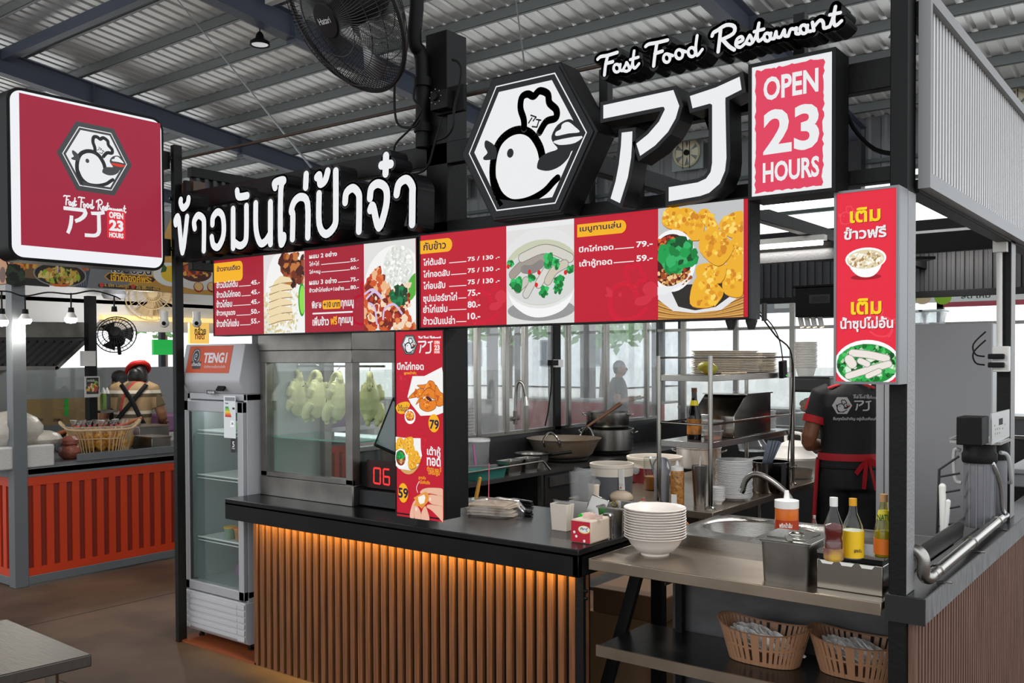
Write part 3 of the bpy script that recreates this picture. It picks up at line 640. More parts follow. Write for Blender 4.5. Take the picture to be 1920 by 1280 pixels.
for i, (s_, xw, pr) in enumerate((('ข้าวมันไก่ต้ม', 262, '45.-'), ('ข้าวมันไก่ทอด', 285, '45.-'), ('ข้าวไก่อบ', 212, '45.-'), ('ข้าวหมูแดง', 240, '50.-'), ('ข้าวยำไก่แซ่บ', 272, '55.-'))):
    y = 463+i*85; menu_line(S, s_, *C1(75, y+8), *C1(xw, y-68), pr, C1(378, 0)[0], C1(455, 0)[0], C1(0, y-22)[1], C1(0, y-70)[1], (C1(xw+10, y-8), C1(376, y-18)))
ph = photo(S, (494, 479), (572, 624), PALE); S.up()
def f1():
    S.ell(S.px(*C1(720, 520)), .20, .27, glow('#f6f6f4', .95), 30); S.up()
    S.scatter(in_quad(*q1((480, 860), (480, 520), (790, 480), (790, 860))), 200, .0065, [glow('#e8dfb8', .9), glow('#d9c98e', .9), glow('#f3ecd0', .95)], 3, 5, 2.2)
    S.up().scatter(in_quad(*q1((630, 190), (850, 170), (850, 420), (690, 430))), 90, .02, [glow('#7c2f12', .8), glow('#a5491a', .85), glow('#571c0c', .7), glow('#c77a3a', .9), glow('#3a120a', .7)], 4, 6, 1.6); S.up()
    for i in range(6):
        yy = 370+i*66; S.up().poly(q1((555-8*i if i else 590, yy+35), (640, yy-10), (720+4*i, yy+5), (745, yy+40), (700, yy+50), (560, yy+95)), glow('#f0dcb0', .95)); S.up().stroke(q1((540, yy+92), (640, yy+58), (742, yy+46)), .004, glow('#9c7440', .9))
    S.up().ell(S.px(*C1(828, 570)), .028, .085, glow('#2f9a1e', .9), 24); S.up().ell(S.px(*C1(832, 570)), .022, .072, glow('#8fe04f', .95), 24); S.up()
clipped(S, ph, f1); S.up()
S.tpx('ผสม 2 อย่าง', *C1(893, 212), *C1(1137, 140), LW, .03)
menu_line(S, 'ไก่+ไก่', *C1(893, 278), *C1(978, 228), '55.-', C1(1255, 0)[0], C1(1328, 0)[0], C1(0, 240)[1], C1(0, 200)[1], (C1(998, 265), C1(1250, 240)))
menu_line(S, 'ไก่+หมู', *C1(893, 355), *C1(990, 300), '60.-', C1(1255, 0)[0], C1(1328, 0)[0], C1(0, 308)[1], C1(0, 270)[1], (C1(998, 332), C1(1250, 308)))
menu_line(S, 'ผสม 3 อย่าง', *C1(893, 442), *C1(1135, 372), '75.-', C1(1255, 0)[0], C1(1328, 0)[0], C1(0, 412)[1], C1(0, 370)[1], (C1(1145, 420), C1(1250, 410)))
menu_line(S, 'ข้าวยำไก่แซ่บ+1อย่าง', *C1(893, 508), *C1(1198, 445), '80.-', C1(1255, 0)[0], C1(1328, 0)[0], C1(0, 480)[1], C1(0, 440)[1], (C1(1205, 485), C1(1250, 480)))
a = S.px(*C1(1010, 655)); c = S.px(*C1(1170, 568)); S.rrect(a[0], a[1], c[0], c[1], .012, YEL); S.up()
S.tpx('พิเศษ', *C1(915, 648), *C1(1000, 580), LW, .03); S.tpx('+10 บาท', *C1(1018, 640), *C1(1162, 580), NV, .03); S.tpx('ทุกเมนู', *C1(1175, 652), *C1(1283, 568), LW, .03)
a = S.px(*C1(922, 700)); c = S.px(*C1(1275, 680)); S.rect(a[0], a[1], c[0], a[1]+.008, LW)
S.tpx('เพิ่มข้าว', *C1(922, 800), *C1(1065, 712), LW, .03); S.tpx('ฟรี', *C1(1080, 790), *C1(1138, 712), YEL, .03); S.tpx('ทุกเมนู', *C1(1150, 800), *C1(1276, 718), LW, .03)
ph = photo(S, (683, 456), (781, 618), PALE); S.up()
def f2():
    S.ell(S.px(*C1(1640, 470)), .20, .2, glow('#f5f5f3', .97), 30); S.up().ell(S.px(*C1(1675, 280)), .098, .1, glow('#e4e6e0', .95), 30); S.up()
    S.scatter(in_ell(S.px(*C1(1675, 275)), .09, .09), 200, .006, [glow('#fbfbf8', 1), glow('#d8ddd2', .9), glow('#eef0ea', .95)], 8, 5, 2)
    S.up().ell(S.px(*C1(1800, 460)), .035, .07, glow('#57b53a', .9), 20, rot=-.5); S.up()
    S.scatter(in_quad(*q1((1375, 830), (1375, 470), (1500, 300), (1840, 830))), 230, .016, [glow('#c8431a', .9), glow('#e2763a', .9), glow('#8f2410', .8), glow('#f0b98a', .95), glow('#d8571f', .9)], 9, 6, 1.6); S.up()
    S.scatter(in_quad(*q1((1400, 800), (1420, 560), (1760, 430), (1800, 800))), 130, .014, [glow('#b8321a', .9), glow('#e58a4a', .9), glow('#f5d9bb', .95), glow('#7c1d0e', .8)], 10, 6, 1.6); S.up()
    S.scatter(in_ell(S.px(*C1(1680, 545)), .05, .045), 40, .012, [glow('#0f6b3c', .8), glow('#0a4a2a', .7), glow('#1d8a50', .85)], 11, 6, 2); S.up()
    for q in ([(1385, 520), (1450, 480), (1520, 530)], [(1420, 600), (1470, 640), (1490, 780)], [(1545, 740), (1560, 650), (1640, 610), (1710, 690)], [(1400, 560), (1470, 500), (1530, 560)]): S.stroke(q1(*q), .011, glow('#d9c2e6', .95)); S.up()
clipped(S, ph, f2); S.mb.build('printed_face', REDD, t, smooth=0)
# menu board two -----------------------------------------------------
t, S, (u0, v0, u1, v1) = lightbox('menu_board', 'right red menu light box with soup and fried tofu pictures', (788, 442), (1403, 594), MY, .09, .006)
S.rect(u0, v0, u1, v1, RED); S.up(); C2 = lambda x, y: (780+x/5.119, 370+y/5.119); C3 = lambda x, y: (1070+x/5.12, 370+y/5.12)
def q2(*p): return S.P([C2(*a) for a in p])
def q3(*p): return S.P([C3(*a) for a in p])
ghost(S, 908, 558, 68, GHOST); ghost(S, 1178, 545, 80, GHOST); S.up()
a = S.px(*C2(40, 545)); c = S.px(*C2(348, 385)); S.rrect(u0, a[1], c[0], c[1], .035, YEL, left=False); S.up(); S.tpx('กับข้าว', *C2(72, 512), *C2(288, 405), NV, .02)
for i, (s_, xw, pr, pe) in enumerate((('ไก่ต้มสับ', 285, '75 / 130 .-', 805), ('ไก่ทอดสับ', 325, '75 / 130 .-', 805), ('ไก่อบสับ', 282, '75 / 130 .-', 805), ('ซุปเปอร์ขาไก่', 395, '75.-', 618), ('ยำไก่แซ่บ', 302, '80.-', 618), ('ข้าวมันเปล่า', 375, '10.-', 618))):
    y = 650+i*113; menu_line(S, s_, *C2(70, y+(36 if i == 3 else 8)), *C2(xw, y-82), pr, C2(497, 0)[0], C2(pe, 0)[0], C2(0, y-36-i*1.5)[1], C2(0, y-105-i*1.5)[1], (C2(max(xw+12, 320), y-18), C2(485, y-28)))
ph = photo(S, (949.5, 424), (1077, 606), PALE); S.up()
def f3():
    S.rect(ph[0], S.px(*C2(0, 420))[1], ph[2], ph[3], glow('#eceded', .95)); S.up()
    S.ell(S.px(*C2(1195, 1080)), .17, .045, glow('#9c9c9c', .9), 30); S.up().poly(smoothp([Vector((*p, 0)) for p in q2((860, 620), (1200, 600), (1535, 600), (1520, 880), (1440, 1050), (1300, 1130), (1140, 1150), (1000, 1090), (900, 960))], 4, True), glow('#f7f7f7', .97)); S.up()
    S.ell(S.px(*C2(1200, 680)), .21, .165, glow('#e6e7e6', .95), 34); S.up().ell(S.px(*C2(1200, 720)), .195, .135, glow('#cfd3b8', .9), 34); S.up().ell(S.px(*C2(1200, 760)), .19, .115, glow('#dcdedb', .92), 34); S.up()
    for q, wd, cc in (([(930, 740), (1020, 650), (1130, 600), (1220, 590)], .035, '#a89f97'), ([(1040, 690), (1120, 690), (1200, 640)], .03, '#8f8a88'), ([(1020, 580), (1200, 500), (1330, 510), (1480, 580)], .035, '#d9d6cc'), ([(980, 880), (1060, 800)], .032, '#cdc8c0'), ([(1060, 930), (1130, 800)], .032, '#d6d3cc'), ([(1180, 830), (1270, 680)], .034, '#dedbd2'), ([(1270, 800), (1330, 700), (1430, 640)], .034, '#d2cbb9')):
        S.up().stroke(q2(*q), wd+.006, glow('#8d8880', .85)); S.up().stroke(q2(*q), wd, glow(cc, .93))
    S.up()
    for cx, cy, rr in ((1285, 600, .022), (970, 830, .022), (1110, 770, .014), (1240, 910, .016), (1365, 880, .015), (1370, 810, .02), (1480, 680, .014), (910, 640, .012), (1350, 640, .014)): S.scatter(in_ell(S.px(*C2(cx, cy)), rr, rr), 12, rr*.6, [glow('#17a34a', .9), glow('#0b7a33', .8), glow('#3cc76a', .9)], int(cx), 7, 1.5); S.up()
    for cx, cy in ((1095, 715), (1185, 720), (1160, 840), (1440, 720), (890, 665)): S.ell(S.px(*C2(cx, cy)), .0085, .01, glow('#d81e1e', .95), 14)
clipped(S, ph, f3); S.up()
a = S.px(*C3(68, 385)); c = S.px(*C3(538, 212)); S.rrect(a[0], a[1], c[0], c[1], .03, YEL, left=False); S.up(); S.tpx('เมนูทานเล่น', *C3(92, 348), *C3(488, 225), NV, .02)
menu_line(S, 'ปีกไก่ทอด', *C3(85, 530), *C3(415, 440), '79.-', C3(635, 0)[0], C3(792, 0)[0], C3(0, 482)[1], C3(0, 410)[1], (C3(428, 500), C3(612, 488)))
menu_line(S, 'เต้าหู้ทอด', *C3(88, 685), *C3(403, 575), '59.-', C3(635, 0)[0], C3(792, 0)[0], C3(0, 618)[1], C3(0, 545)[1], (C3(418, 632), C3(612, 618)))
ph = photo(S, (1235, 391), (1395, 594), glow('#c9cacb', .9)); S.up()
def tofu(S, pts, seed, q=None):
    uv = [(v.x, v.y) for v in smoothp([Vector((*p, 0)) for p in q(*pts)], 4, True)]; S.up().poly([(p[0]+.001, p[1]-.003) for p in uv], glow('#a05f12', .85)); S.up().poly(uv, glow('#f2b32a', .95)); c = (sum(p[0] for p in uv)/len(uv), sum(p[1] for p in uv)/len(uv)); rr = min(max(p[0] for p in uv)-c[0], max(p[1] for p in uv)-c[1])
    S.up().scatter(in_ell(c, rr*.8, rr*.8), 26, rr*.14, [glow('#f8c83c', .97), glow('#e79a1e', .93), glow('#fbd768', 1), glow('#d98a1c', .9)], seed, 6, 1.5)
def f4():
    S.rect(ph[0], ph[1], ph[2], S.px(*C3(0, 900))[1], glow('#2e2a28', .8)); S.up()
    for i in range(16): S.stroke(q3((840, 960+i*14), (1000, 1040+i*9), (1200, 1090+i*5), (1400, 1060+i*7), (1670, 930+i*14)), .006, glow(('#c58b3e', '#e6b566', '#8c5c26', '#d9a452')[i % 4], .9)); S.up()
    S.poly(q3((845, 880), (970, 900), (1040, 1050), (1200, 1085), (1400, 1050), (1590, 910), (1610, 960), (1450, 1080), (1200, 1110), (990, 1090), (845, 980)), glow('#e8e8ea', .95))
    for i, p in enumerate(([(935, 100), (1055, 110), (990, 300), (880, 240)], [(1060, 110), (1180, 120), (1290, 250), (1230, 415), (990, 350), (1000, 220)], [(1230, 150), (1320, 115), (1430, 290), (1350, 310), (1280, 250)], [(1430, 280), (1500, 180), (1670, 140), (1670, 380), (1530, 380)], [(1560, 390), (1670, 380), (1670, 660), (1500, 640)], [(1480, 700), (1530, 620), (1670, 640), (1670, 900), (1600, 960), (1470, 900)], [(1230, 650), (1490, 640), (1450, 820), (1240, 790)],
             [(1265, 360), (1380, 290), (1500, 370), (1570, 500), (1430, 660), (1250, 520)], [(1210, 775), (1380, 810), (1475, 900), (1420, 1010), (1310, 1060), (1155, 1020)])): tofu(S, p, 20+i, q3)
    S.up(2); S.ell(S.px(*C3(985, 610)), .096, .115, glow('#f4f5f6', .97), 34); S.up().ell(S.px(*C3(975, 605)), .083, .097, glow('#4d120a', .8), 34); S.up()
    S.scatter(in_ell(S.px(*C3(1000, 760)), .07, .032), 120, .006, [glow('#d89a4a', .9), glow('#f0c98a', .95), glow('#a8481a', .85), glow('#7a2410', .8)], 31, 6); S.up()
    S.scatter(in_ell(S.px(*C3(920, 450)), .05, .025), 60, .007, [glow('#c23a1a', .9), glow('#8a1a0c', .8), glow('#e0702a', .9)], 32, 6); S.up()
    S.scatter(in_ell(S.px(*C3(1040, 550)), .07, .05), 46, .019, [glow('#0f8a3e', .85), glow('#16a34e', .9), glow('#0a5a2a', .75), glow('#33b868', .9)], 33, 7, 1.8)
    S.up().poly(q3((845, 860), (990, 850), (1100, 800), (1180, 730), (1080, 840), (1000, 880), (930, 930), (845, 940)), glow('#eceef0', .95))
clipped(S, ph, f4); S.mb.build('printed_face', RED, t, smooth=0)
# OPEN 23 HOURS ------------------------------------------------------
PINK = glow('#e0405c', .98)
t, S, (u0, v0, u1, v1) = lightbox('open_sign', 'red and white OPEN 23 HOURS light box in a black case', (1410, 127), (1560, 352), 3.05, .13, .012)
v1 = S.px(1408, 127)[1]; S.rect(u0, v0, u1, v1, LW); S.up()
r_ = random.Random(4); pts = []
def jag(a, b, k, amp):
    for i in range(k): q = i/k; pts.append((a[0]+(b[0]-a[0])*q+r_.uniform(-amp, amp), a[1]+(b[1]-a[1])*q+r_.uniform(-amp, amp)))
i0 = .012; jag((u0+i0, v0+i0), (u1-i0*2.6, v0+i0), 22, .003); jag((u1-i0*2.6, v0+i0), (u1-i0*2.2, v1-i0*1.3), 30, .004); jag((u1-i0*2.2, v1-i0*1.3), (u0+i0, v1-i0*1.3), 22, .004); jag((u0+i0, v1-i0*1.3), (u0+i0, v0+i0), 30, .003)
S.poly(pts, PINK); S.up()
C8 = lambda x, y: (1400+x/4.13, 80+y/4.13)
S.tpx('OPEN', *C8(130, 455), *C8(556, 190), LW, .03); S.tpx('23', *C8(128, 875), *C8(563, 455), LW, .03); S.tpx('HOURS', *C8(125, 1088), *C8(562, 872), LW, .03)
S.mb.build('printed_face', PINK, t, smooth=0)
# narrow right-hand box ------------------------------------------------
RED2 = glow('#e8283f', .98); GH2 = glow('#ef4a58', .98)
t, S, (u0, v0, u1, v1) = lightbox('side_light_box', 'tall narrow red light box picturing rice and soup at the right post', (1569, 364), (1680, 716), 3.08, .1, .008, mat('aluminium_side', '#77787a', .4, .6))
S.rect(u0, v0, u1, v1, RED2); S.up(); C9 = lambda x, y: (1560+x/3.371, 350+y/3.371)
ghost(S, *C9(95, 175), 26, GH2); ghost(S, *C9(310, 850), 42, GH2, -1); S.up()
for a, b2, m, s_ in (((113, 232), (307, 118), YEL2, 'เติม'), ((75, 338), (345, 235), LW, 'ข้าวฟรี'), ((120, 810), (313, 700), YEL2, 'เติม'), ((53, 920), (388, 815), LW, 'น้ำซุปไม่อั้น')):
    S.tpx(s_, *C9(*[a[0]+4, a[1]+4]), *C9(*[b2[0]+4, b2[1]+4]), glow('#a01020', .8), .03); S.up().tpx(s_, *C9(*a), *C9(*b2), m, .03); S.up()
q9 = lambda *p: S.P([C9(*a) for a in p])
S.ell(S.px(*C9(215, 570)), .048, .009, glow('#b01526', .85)); S.up().poly(smoothp([Vector((*p, 0)) for p in q9((100, 465), (120, 520), (165, 562), (215, 572), (265, 560), (305, 515), (326, 445), (310, 430), (120, 440))], 3, True), glow('#fbfbfb', 1))
S.up().ell(S.px(*C9(213, 455)), .0645, .036, glow('#fdfdfd', 1)); S.up().ell(S.px(*C9(213, 458)), .059, .031, glow('#e6d9b4', .95)); S.up()
S.scatter(in_ell(S.px(*C9(213, 460)), .053, .027), 110, .0035, [glow('#f3ead0', 1), glow('#d2b78a', .9), glow('#fffaf0', 1), glow('#b98f56', .85)], 41, 5, 2); S.up()
pa = (u0, v0, u1, v1)
def f5():
    c = S.px(*C9(222, 1120)); S.ell(c, .104, .078, glow('#fafafa', 1), 36); S.up().ell((c[0], c[1]-.001), .097, .066, glow('#1f9a3c', .85), 36); S.up()
    S.scatter(in_ell(c, .09, .058), 240, .007, [glow('#0c7a2a', .8), glow('#27b24c', .9), glow('#0a5a1e', .7), glow('#4fc866', .95), glow('#b8dcb0', .95)], 42, 6, 1.6); S.up()
    S.scatter(in_ell(c, .085, .05), 14, .011, [glow('#dff0dc', 1), glow('#c8e6c4', .95)], 43, 4); S.up()
    for p, wd in (([(130, 1050), (230, 1060), (345, 1085)], .022), ([(105, 1195), (220, 1160), (360, 1120)], .02), ([(110, 1090), (130, 1120)], .028), ([(180, 1100), (225, 1120)], .018), ([(230, 1195), (300, 1165)], .016)):
        S.up().stroke(q9(*p), wd+.004, glow('#8e9a86', .9)); S.up().stroke(q9(*p), wd, glow('#ece4dc', 1))
clipped(S, pa, f5); S.mb.build('printed_face', RED2, t, smooth=0)
# tall box over the counter ---------------------------------------------
t, S, (u0, v0, u1, v1) = lightbox('counter_light_box', 'tall narrow red light box with fried chicken wings and tofu hanging over the counter', (742, 622), (833, 972), 3.09, .105, .006)
v0 = S.px(742, 966)[1]; v0 = min(v0, S.px(833, 977)[1]); S.rect(u0, v0, u1, v1, RED); S.up()
D1 = lambda x, y: (740+x/6.736, 610+y/6.736); D2 = lambda x, y: (740+x/6.564, 790+y/6.564)
ghost(S, *D1(170, 660), 36, GHOST); ghost(S, *D2(330, 220), 20, GHOST, -1); S.up()
c = S.px(*D1(187, 243)); logo(S, c[0], c[1], .052, mat('logo_grey_black', (.0, .0, .0), .4, emit='#20302e', es=.6), LW, glow('#e03020', .9), mat('logo_grey_black')); S.up()
a = S.px(*D1(300, 165)); b2 = S.px(*D1(585, 130)); script(S, a[0], a[1], b2[0], b2[1], LW, .0032); a = S.px(*D1(300, 358)); b2 = S.px(*D1(485, 190)); aj(S, a[0], a[1], b2[0], b2[1], LW)
a = S.px(*D1(497, 357)); b2 = S.px(*D1(577, 185)); S.rect(a[0], a[1], b2[0], b2[1], glow('#ef3b22', .95)); S.up(); h = (b2[1]-a[1]); S.text('OPEN', a[0]+.003, a[1]+h*.7, b2[0]-.003, b2[1]-.003, LW, .04); S.text('23', a[0]+.003, a[1]+h*.26, b2[0]-.003, a[1]+h*.64, LW, .04); S.text('HOURS', a[0]+.003, a[1]+.002, b2[0]-.003, a[1]+h*.22, LW, .04)
S.tpx('ปีกไก่ทอด', *D1(35, 560), *D1(370, 460), LW, .03); S.tpx('สูตรป้าจ๋า', *D1(120, 625), *D1(275, 580), YEL, .03); S.up()
e1 = lambda *p: S.P([D1(*a) for a in p]); e2 = lambda *p: S.P([D2(*a) for a in p]); pa = (u0, v0, u1, v1)
def wing(pts, seed):
    uv = e1(*pts); S.up().poly(smoothp([Vector((*p, 0)) for p in offset_poly(uv, .002)], 3, True), glow('#8a3208', .8)); S.up().poly(smoothp([Vector((*p, 0)) for p in uv], 3, True), glow('#e8821e', .95)); c = (sum(p[0] for p in uv)/len(uv), sum(p[1] for p in uv)/len(uv))
    S.up().scatter(in_ell(c, .02, .018), 16, .0055, [glow('#f6a53a', .97), glow('#cf5f12', .9), glow('#f08c24', .95)], seed, 6, 1.5)
def f6():
    S.ell(S.px(*D1(430, 900)), .098, .075, glow('#e9dcc0', .95)); S.up().poly(e1((228, 640), (380, 638), (600, 525), (640, 620), (640, 1100), (540, 1130), (330, 1140), (210, 990), (165, 900), (200, 760)), glow('#f6f4f2', .98))
    for i, p in enumerate(([(290, 755), (400, 745), (440, 700), (500, 720), (530, 830), (480, 870), (420, 800), (340, 790)], [(180, 915), (250, 840), (330, 795), (380, 820), (330, 880), (240, 910)], [(270, 1000), (340, 880), (430, 790), (520, 850), (510, 930), (400, 880), (330, 950)], [(525, 760), (580, 840), (640, 880), (640, 980), (560, 1020), (520, 960)], [(320, 1010), (340, 920), (420, 960), (520, 950), (520, 1040), (430, 1085), (350, 1060)])): wing(p, 50+i)
    S.up().ell(S.px(*D1(440, 925)), .02, .008, glow('#5a1408', .7), 16, rot=-.4); S.up()
    c = S.px(*D1(200, 1150)); S.ell(c, .034, .034, glow('#fafafa', 1)); S.up().ell((c[0], c[1]+.003), .028, .023, glow('#d0581a', .9)); S.up(); S.scatter(in_ell((c[0], c[1]+.003), .025, .02), 60, .004, [glow('#f0a03a', .95), glow('#b83012', .85), glow('#f6c86a', .97)], 60); S.up()
    S.poly(smoothp([Vector((*p, 0)) for p in e1((22, 1040), (60, 985), (150, 960), (198, 985), (185, 1040), (130, 1090), (140, 1110), (60, 1110))], 3, True), YEL); S.up(); S.tpx('น้ำจิ้มแจ่ว', *D1(48, 1080), *D1(182, 1000), NV, .015)
    S.ell(S.px(*D2(490, 20)), .033, .041, YEL); S.up(); S.tpx('79', *D2(438, 92), *D2(552, -20), NV, .03)
    # tofu basket
    S.ell(S.px(*D2(170, 460)), .078, .064, glow('#a8763a', .9)); S.up()
    for i in range(7): S.ell(S.px(*D2(170, 452+i*6)), .076-.002*i, .06, glow(('#d9a860', '#8c5a26', '#e6c48a')[i % 3], .92), 30); S.up()
    S.poly(e2((10, 185), (130, 200), (328, 205), (330, 330), (345, 420), (300, 540), (200, 600), (60, 580), (10, 540)), glow('#f3f3f2', .97))
    for i, p in enumerate(([(10, 260), (40, 270), (40, 340), (10, 340)], [(40, 215), (110, 210), (120, 340), (45, 345)], [(130, 210), (228, 190), (230, 280), (130, 275)], [(135, 285), (240, 285), (250, 390), (190, 410), (140, 370)], [(230, 390), (290, 360), (330, 480), (280, 510)], [(180, 420), (235, 410), (245, 465), (185, 475)], [(180, 480), (250, 470), (280, 520), (260, 570), (190, 575)])): tofu(S, p, 70+i, e2)
    S.up(2); S.ell(S.px(*D2(90, 450)), .036, .045, glow('#fbfbfb', 1)); S.up().ell(S.px(*D2(88, 445)), .031, .036, glow('#8a3a16', .85)); S.up(); S.scatter(in_ell(S.px(*D2(85, 425)), .025, .02), 30, .008, [glow('#0c8a3a', .85), glow('#17b04e', .9)], 80, 7); S.up().scatter(in_ell(S.px(*D2(100, 490)), .02, .01), 30, .004, [glow('#e0b070', .95), glow('#b05a2a', .9)], 81); S.up()
    # hand holding the tofu piece
    SK = glow('#eab79c', .97); SKD = glow('#c98268', .92)
    for p in ([(615, 835), (520, 815), (390, 820), (330, 860), (350, 890), (440, 880), (540, 900), (615, 930)], [(615, 930), (520, 905), (440, 900), (418, 950), (470, 1010), (560, 1030), (615, 1060)], [(615, 1060), (520, 1030), (430, 1020), (410, 1050), (470, 1090), (560, 1180), (615, 1230)], [(210, 1190), (205, 1120), (240, 1000), (280, 960), (300, 1010), (260, 1100), (250, 1195)], [(255, 1040), (290, 1035), (330, 1100), (345, 1205), (265, 1205)], [(350, 1110), (390, 1040), (420, 1100), (440, 1210), (345, 1210)]):
        uv = [Vector((*a, 0)) for a in e2(*p)]; S.up().poly(smoothp([Vector((*a, 0)) for a in offset_poly([(v.x, v.y) for v in uv], .0012)], 3, True), SKD); S.up().poly(smoothp(uv, 3, True), SK)
    for c, rx in (((452, 950), .0055), ((282, 1075), .006)): S.up().ell(S.px(*D2(*c)), rx, rx*1.5, glow('#f6dcd2', 1), 14)
    S.up().poly(e2((250, 935), (330, 890), (400, 860), (440, 900), (430, 980), (350, 1070), (320, 1040), (250, 1030), (280, 980)), glow('#e8973a', .95)); S.up().poly(e2((305, 925), (380, 895), (395, 930), (380, 1000), (330, 1015), (310, 980)), glow('#f7efe2', 1))
    S.up().stroke(e2((300, 870), (285, 810), (318, 735)), .003, LW)
clipped(S, pa, f6); S.up()
S.tpx('เต้าหู้', *D2(415, 440), *D2(580, 310), LW, .03); S.tpx('ทอด', *D2(413, 540), *D2(583, 450), LW, .03); S.tpx('ตำนาน ๑๐๐ ปี', *D2(415, 605), *D2(588, 560), YEL, .02); S.tpx('นครปฐม', *D2(432, 660), *D2(572, 605), YEL, .02)
S.tpx('สูตรลับ', *D2(310, 715), *D2(400, 672), YEL, .015); S.tpx('เนื้อโค้กซาร์ค' if 0 else 'เมื่อคิดถึง', *D2(325, 760), *D2(450, 725), YEL, .015)
S.ell(S.px(*D2(122, 875)), .031, .045, YEL); S.up(); S.tpx('59', *D2(62, 935), *D2(182, 820), NV, .03)
S.mb.build('printed_face', RED, t, smooth=0)
# flag sign at the left ---------------------------------------------------
XS = -4.98
t = T('flag_sign', 'square red light box sign with white rim projecting from the left post', 'sign', (XS-.08, 2.7, 2.24))
S = Sheet((XS, 0, 0), (0, 1, 0), (0, 0, 1)); C6 = lambda x, y: (x/3.6576, 150+y/3.6576)
a = S.px(18, 165); b2 = S.px(305, 488); U0, U1, V0, V1 = a[0], b2[0], S.px(20, 480)[1], a[1]
def rr(g, r): return [(cx+r*math.cos(a_+i*PI/16), cy+r*math.sin(a_+i*PI/16)) for cx, cy, a_ in ((U1+g-r, V0-g+r, -PI/2), (U1+g-r, V1+g-r, 0), (U0-g+r, V1+g-r, PI/2), (U0-g+r, V0-g+r, PI)) for i in range(9)]
S.prism(rr(.016, .075), .16, BLK2, -.003); S.mb.build('box', BLK2, t)
S = Sheet((XS, 0, 0), (0, 1, 0), (0, 0, 1)); S.poly(rr(0, .06), glow('#f2f4f8', .97)); S.up()
MAR = glow('#b02c46', .8); pa = S.px(*C6(130, 86)); pb = S.px(*C6(1100, 1205)); S.rect(pa[0], S.px(*C6(140, 1130))[1], S.px(*C6(1104, 700))[0], pa[1], MAR); S.up()
c = (S.px(*C6(388, 497)), S.px(*C6(905, 583))); DK = mat('logo_dark_grey', (.01, .01, .01), .4, emit='#3c3d40', es=.8); hc = ((c[0][0]+c[1][0])/2, (c[0][1]+c[1][1])/2); logo(S, hc[0], hc[1], (c[1][0]-c[0][0])/2, DK, LW, glow('#e0402e', .9), DK); S.up()
a = S.px(*C6(437, 825)); b2 = S.px(*C6(862, 830)); script(S, a[0], a[1]-.03, b2[0], S.px(*C6(437, 785))[1], LW, .0075)
a = S.px(*C6(437, 1045)); b2 = S.px(*C6(718, 868)); aj(S, a[0], a[1]-.012, b2[0], S.px(*C6(437, 862))[1], LW)
a = S.px(*C6(735, 1083)); b2 = S.px(*C6(858, 905)); S.rrect(a[0], a[1], b2[0], b2[1], .01, glow('#e2303e', .95)); S.up(); h = b2[1]-a[1]
S.text('OPEN', a[0]+.012, a[1]+h*.72, b2[0]-.012, a[1]+h*.95, LW, .05); S.text('23', a[0]+.012, a[1]+h*.27, b2[0]-.012, a[1]+h*.67, LW, .05); S.text('HOURS', a[0]+.012, a[1]+h*.04, b2[0]-.012, a[1]+h*.22, LW, .05)
S.mb.build('printed_face', MAR, t, smooth=0)
for z in (2.84, 2.32): MB().box(XS-.13, XS-.02, U1, 3.18, z, z+.1).build('mounting_arm', BLK, t)
# ------------------------------------------------------------------ drinks fridge
FX0, FX1, FYF = -5.015, at(458, 1150, 'y', 3.26).x, 3.26
tf = T('display_fridge', 'slim white glass-door display fridge beside the left post', 'fridge', ((FX0+FX1)/2, FYF+.25, 0)); FB = FYF+.52
FW = mat('fridge_white', '#b4b3b6', .4); FIN = mat('fridge_inside', '#98a2a4', .5)
f = MB(); f.box(FX0, FX0+.03, FYF+.03, FB, .32, 1.5); f.box(FX1-.03, FX1, FYF+.03, FB, .32, 1.5); f.box(FX0, FX1, FB-.02, FB, .1, 1.5); f.box(FX0, FX1, FYF+.03, FB, 1.46, 1.5); f.box(FX0, FX1, FYF+.03, FB, .3, .36); f.build('cabinet', FW, tf, bevel=.004)
f = MB(); f.box(FX0+.031, FX0+.035, FYF+.04, FB-.02, .36, 1.46); f.box(FX1-.035, FX1-.031, FYF+.04, FB-.02, .36, 1.46); f.box(FX0+.03, FX1-.03, FB-.025, FB-.021, .36, 1.46); f.box(FX0+.03, FX1-.03, FYF+.04, FB-.02, .361, .366); f.build('lining', FIN, tf)
# slatted lower housing
f = MB(); pr = [(0, .30), (0, .08), (.03, .05), (.5, .05), (.5, .30)]; f.add([(x, FYF+.005+a, z) for x in (FX0+.0, FX1-.0) for a, z in pr], [(0, 1, 2, 3, 4), (9, 8, 7, 6, 5)]+[(i, 5+i, 5+(i+1) % 5, (i+1) % 5) for i in range(5)]); f.build('motor_housing', FW, tf, bevel=.006)
f = MB()
for i in range(5): z = .11+i*.037; f.box(FX0+.05, FX1-.07, FYF-.002, FYF+.006, z, z+.026)
for i in range(6): z = .075+i*.037; f.box(FX0, FX0+.045, FYF-.003, FYF+.006, z, z+.03); f.box(FX1-.065, FX1, FYF-.003, FYF+.006, z, z+.03)
f.build('grille', FW, tf, bevel=.003)
for x, y in ((FX0+.05, FYF+.08), (FX1-.05, FYF+.08), (FX0+.05, FB-.05), (FX1-.05, FB-.05)): MB().lathe([(.018, 0), (.018, .02), (.01, .02), (.01, .06)], (x, y, 0), 10).build('foot', BLK2, tf)
f = MB(); ed = mat('door_frame_white', '#a9a8ac', .35, .2)
for a in ((FX0, FX0+.05, .31, 1.455), (FX1-.05, FX1, .31, 1.455), (FX0, FX1, .31, .365), (FX0, FX1, 1.39, 1.455)): f.box(a[0], a[1], FYF, FYF+.03, a[2], a[3])
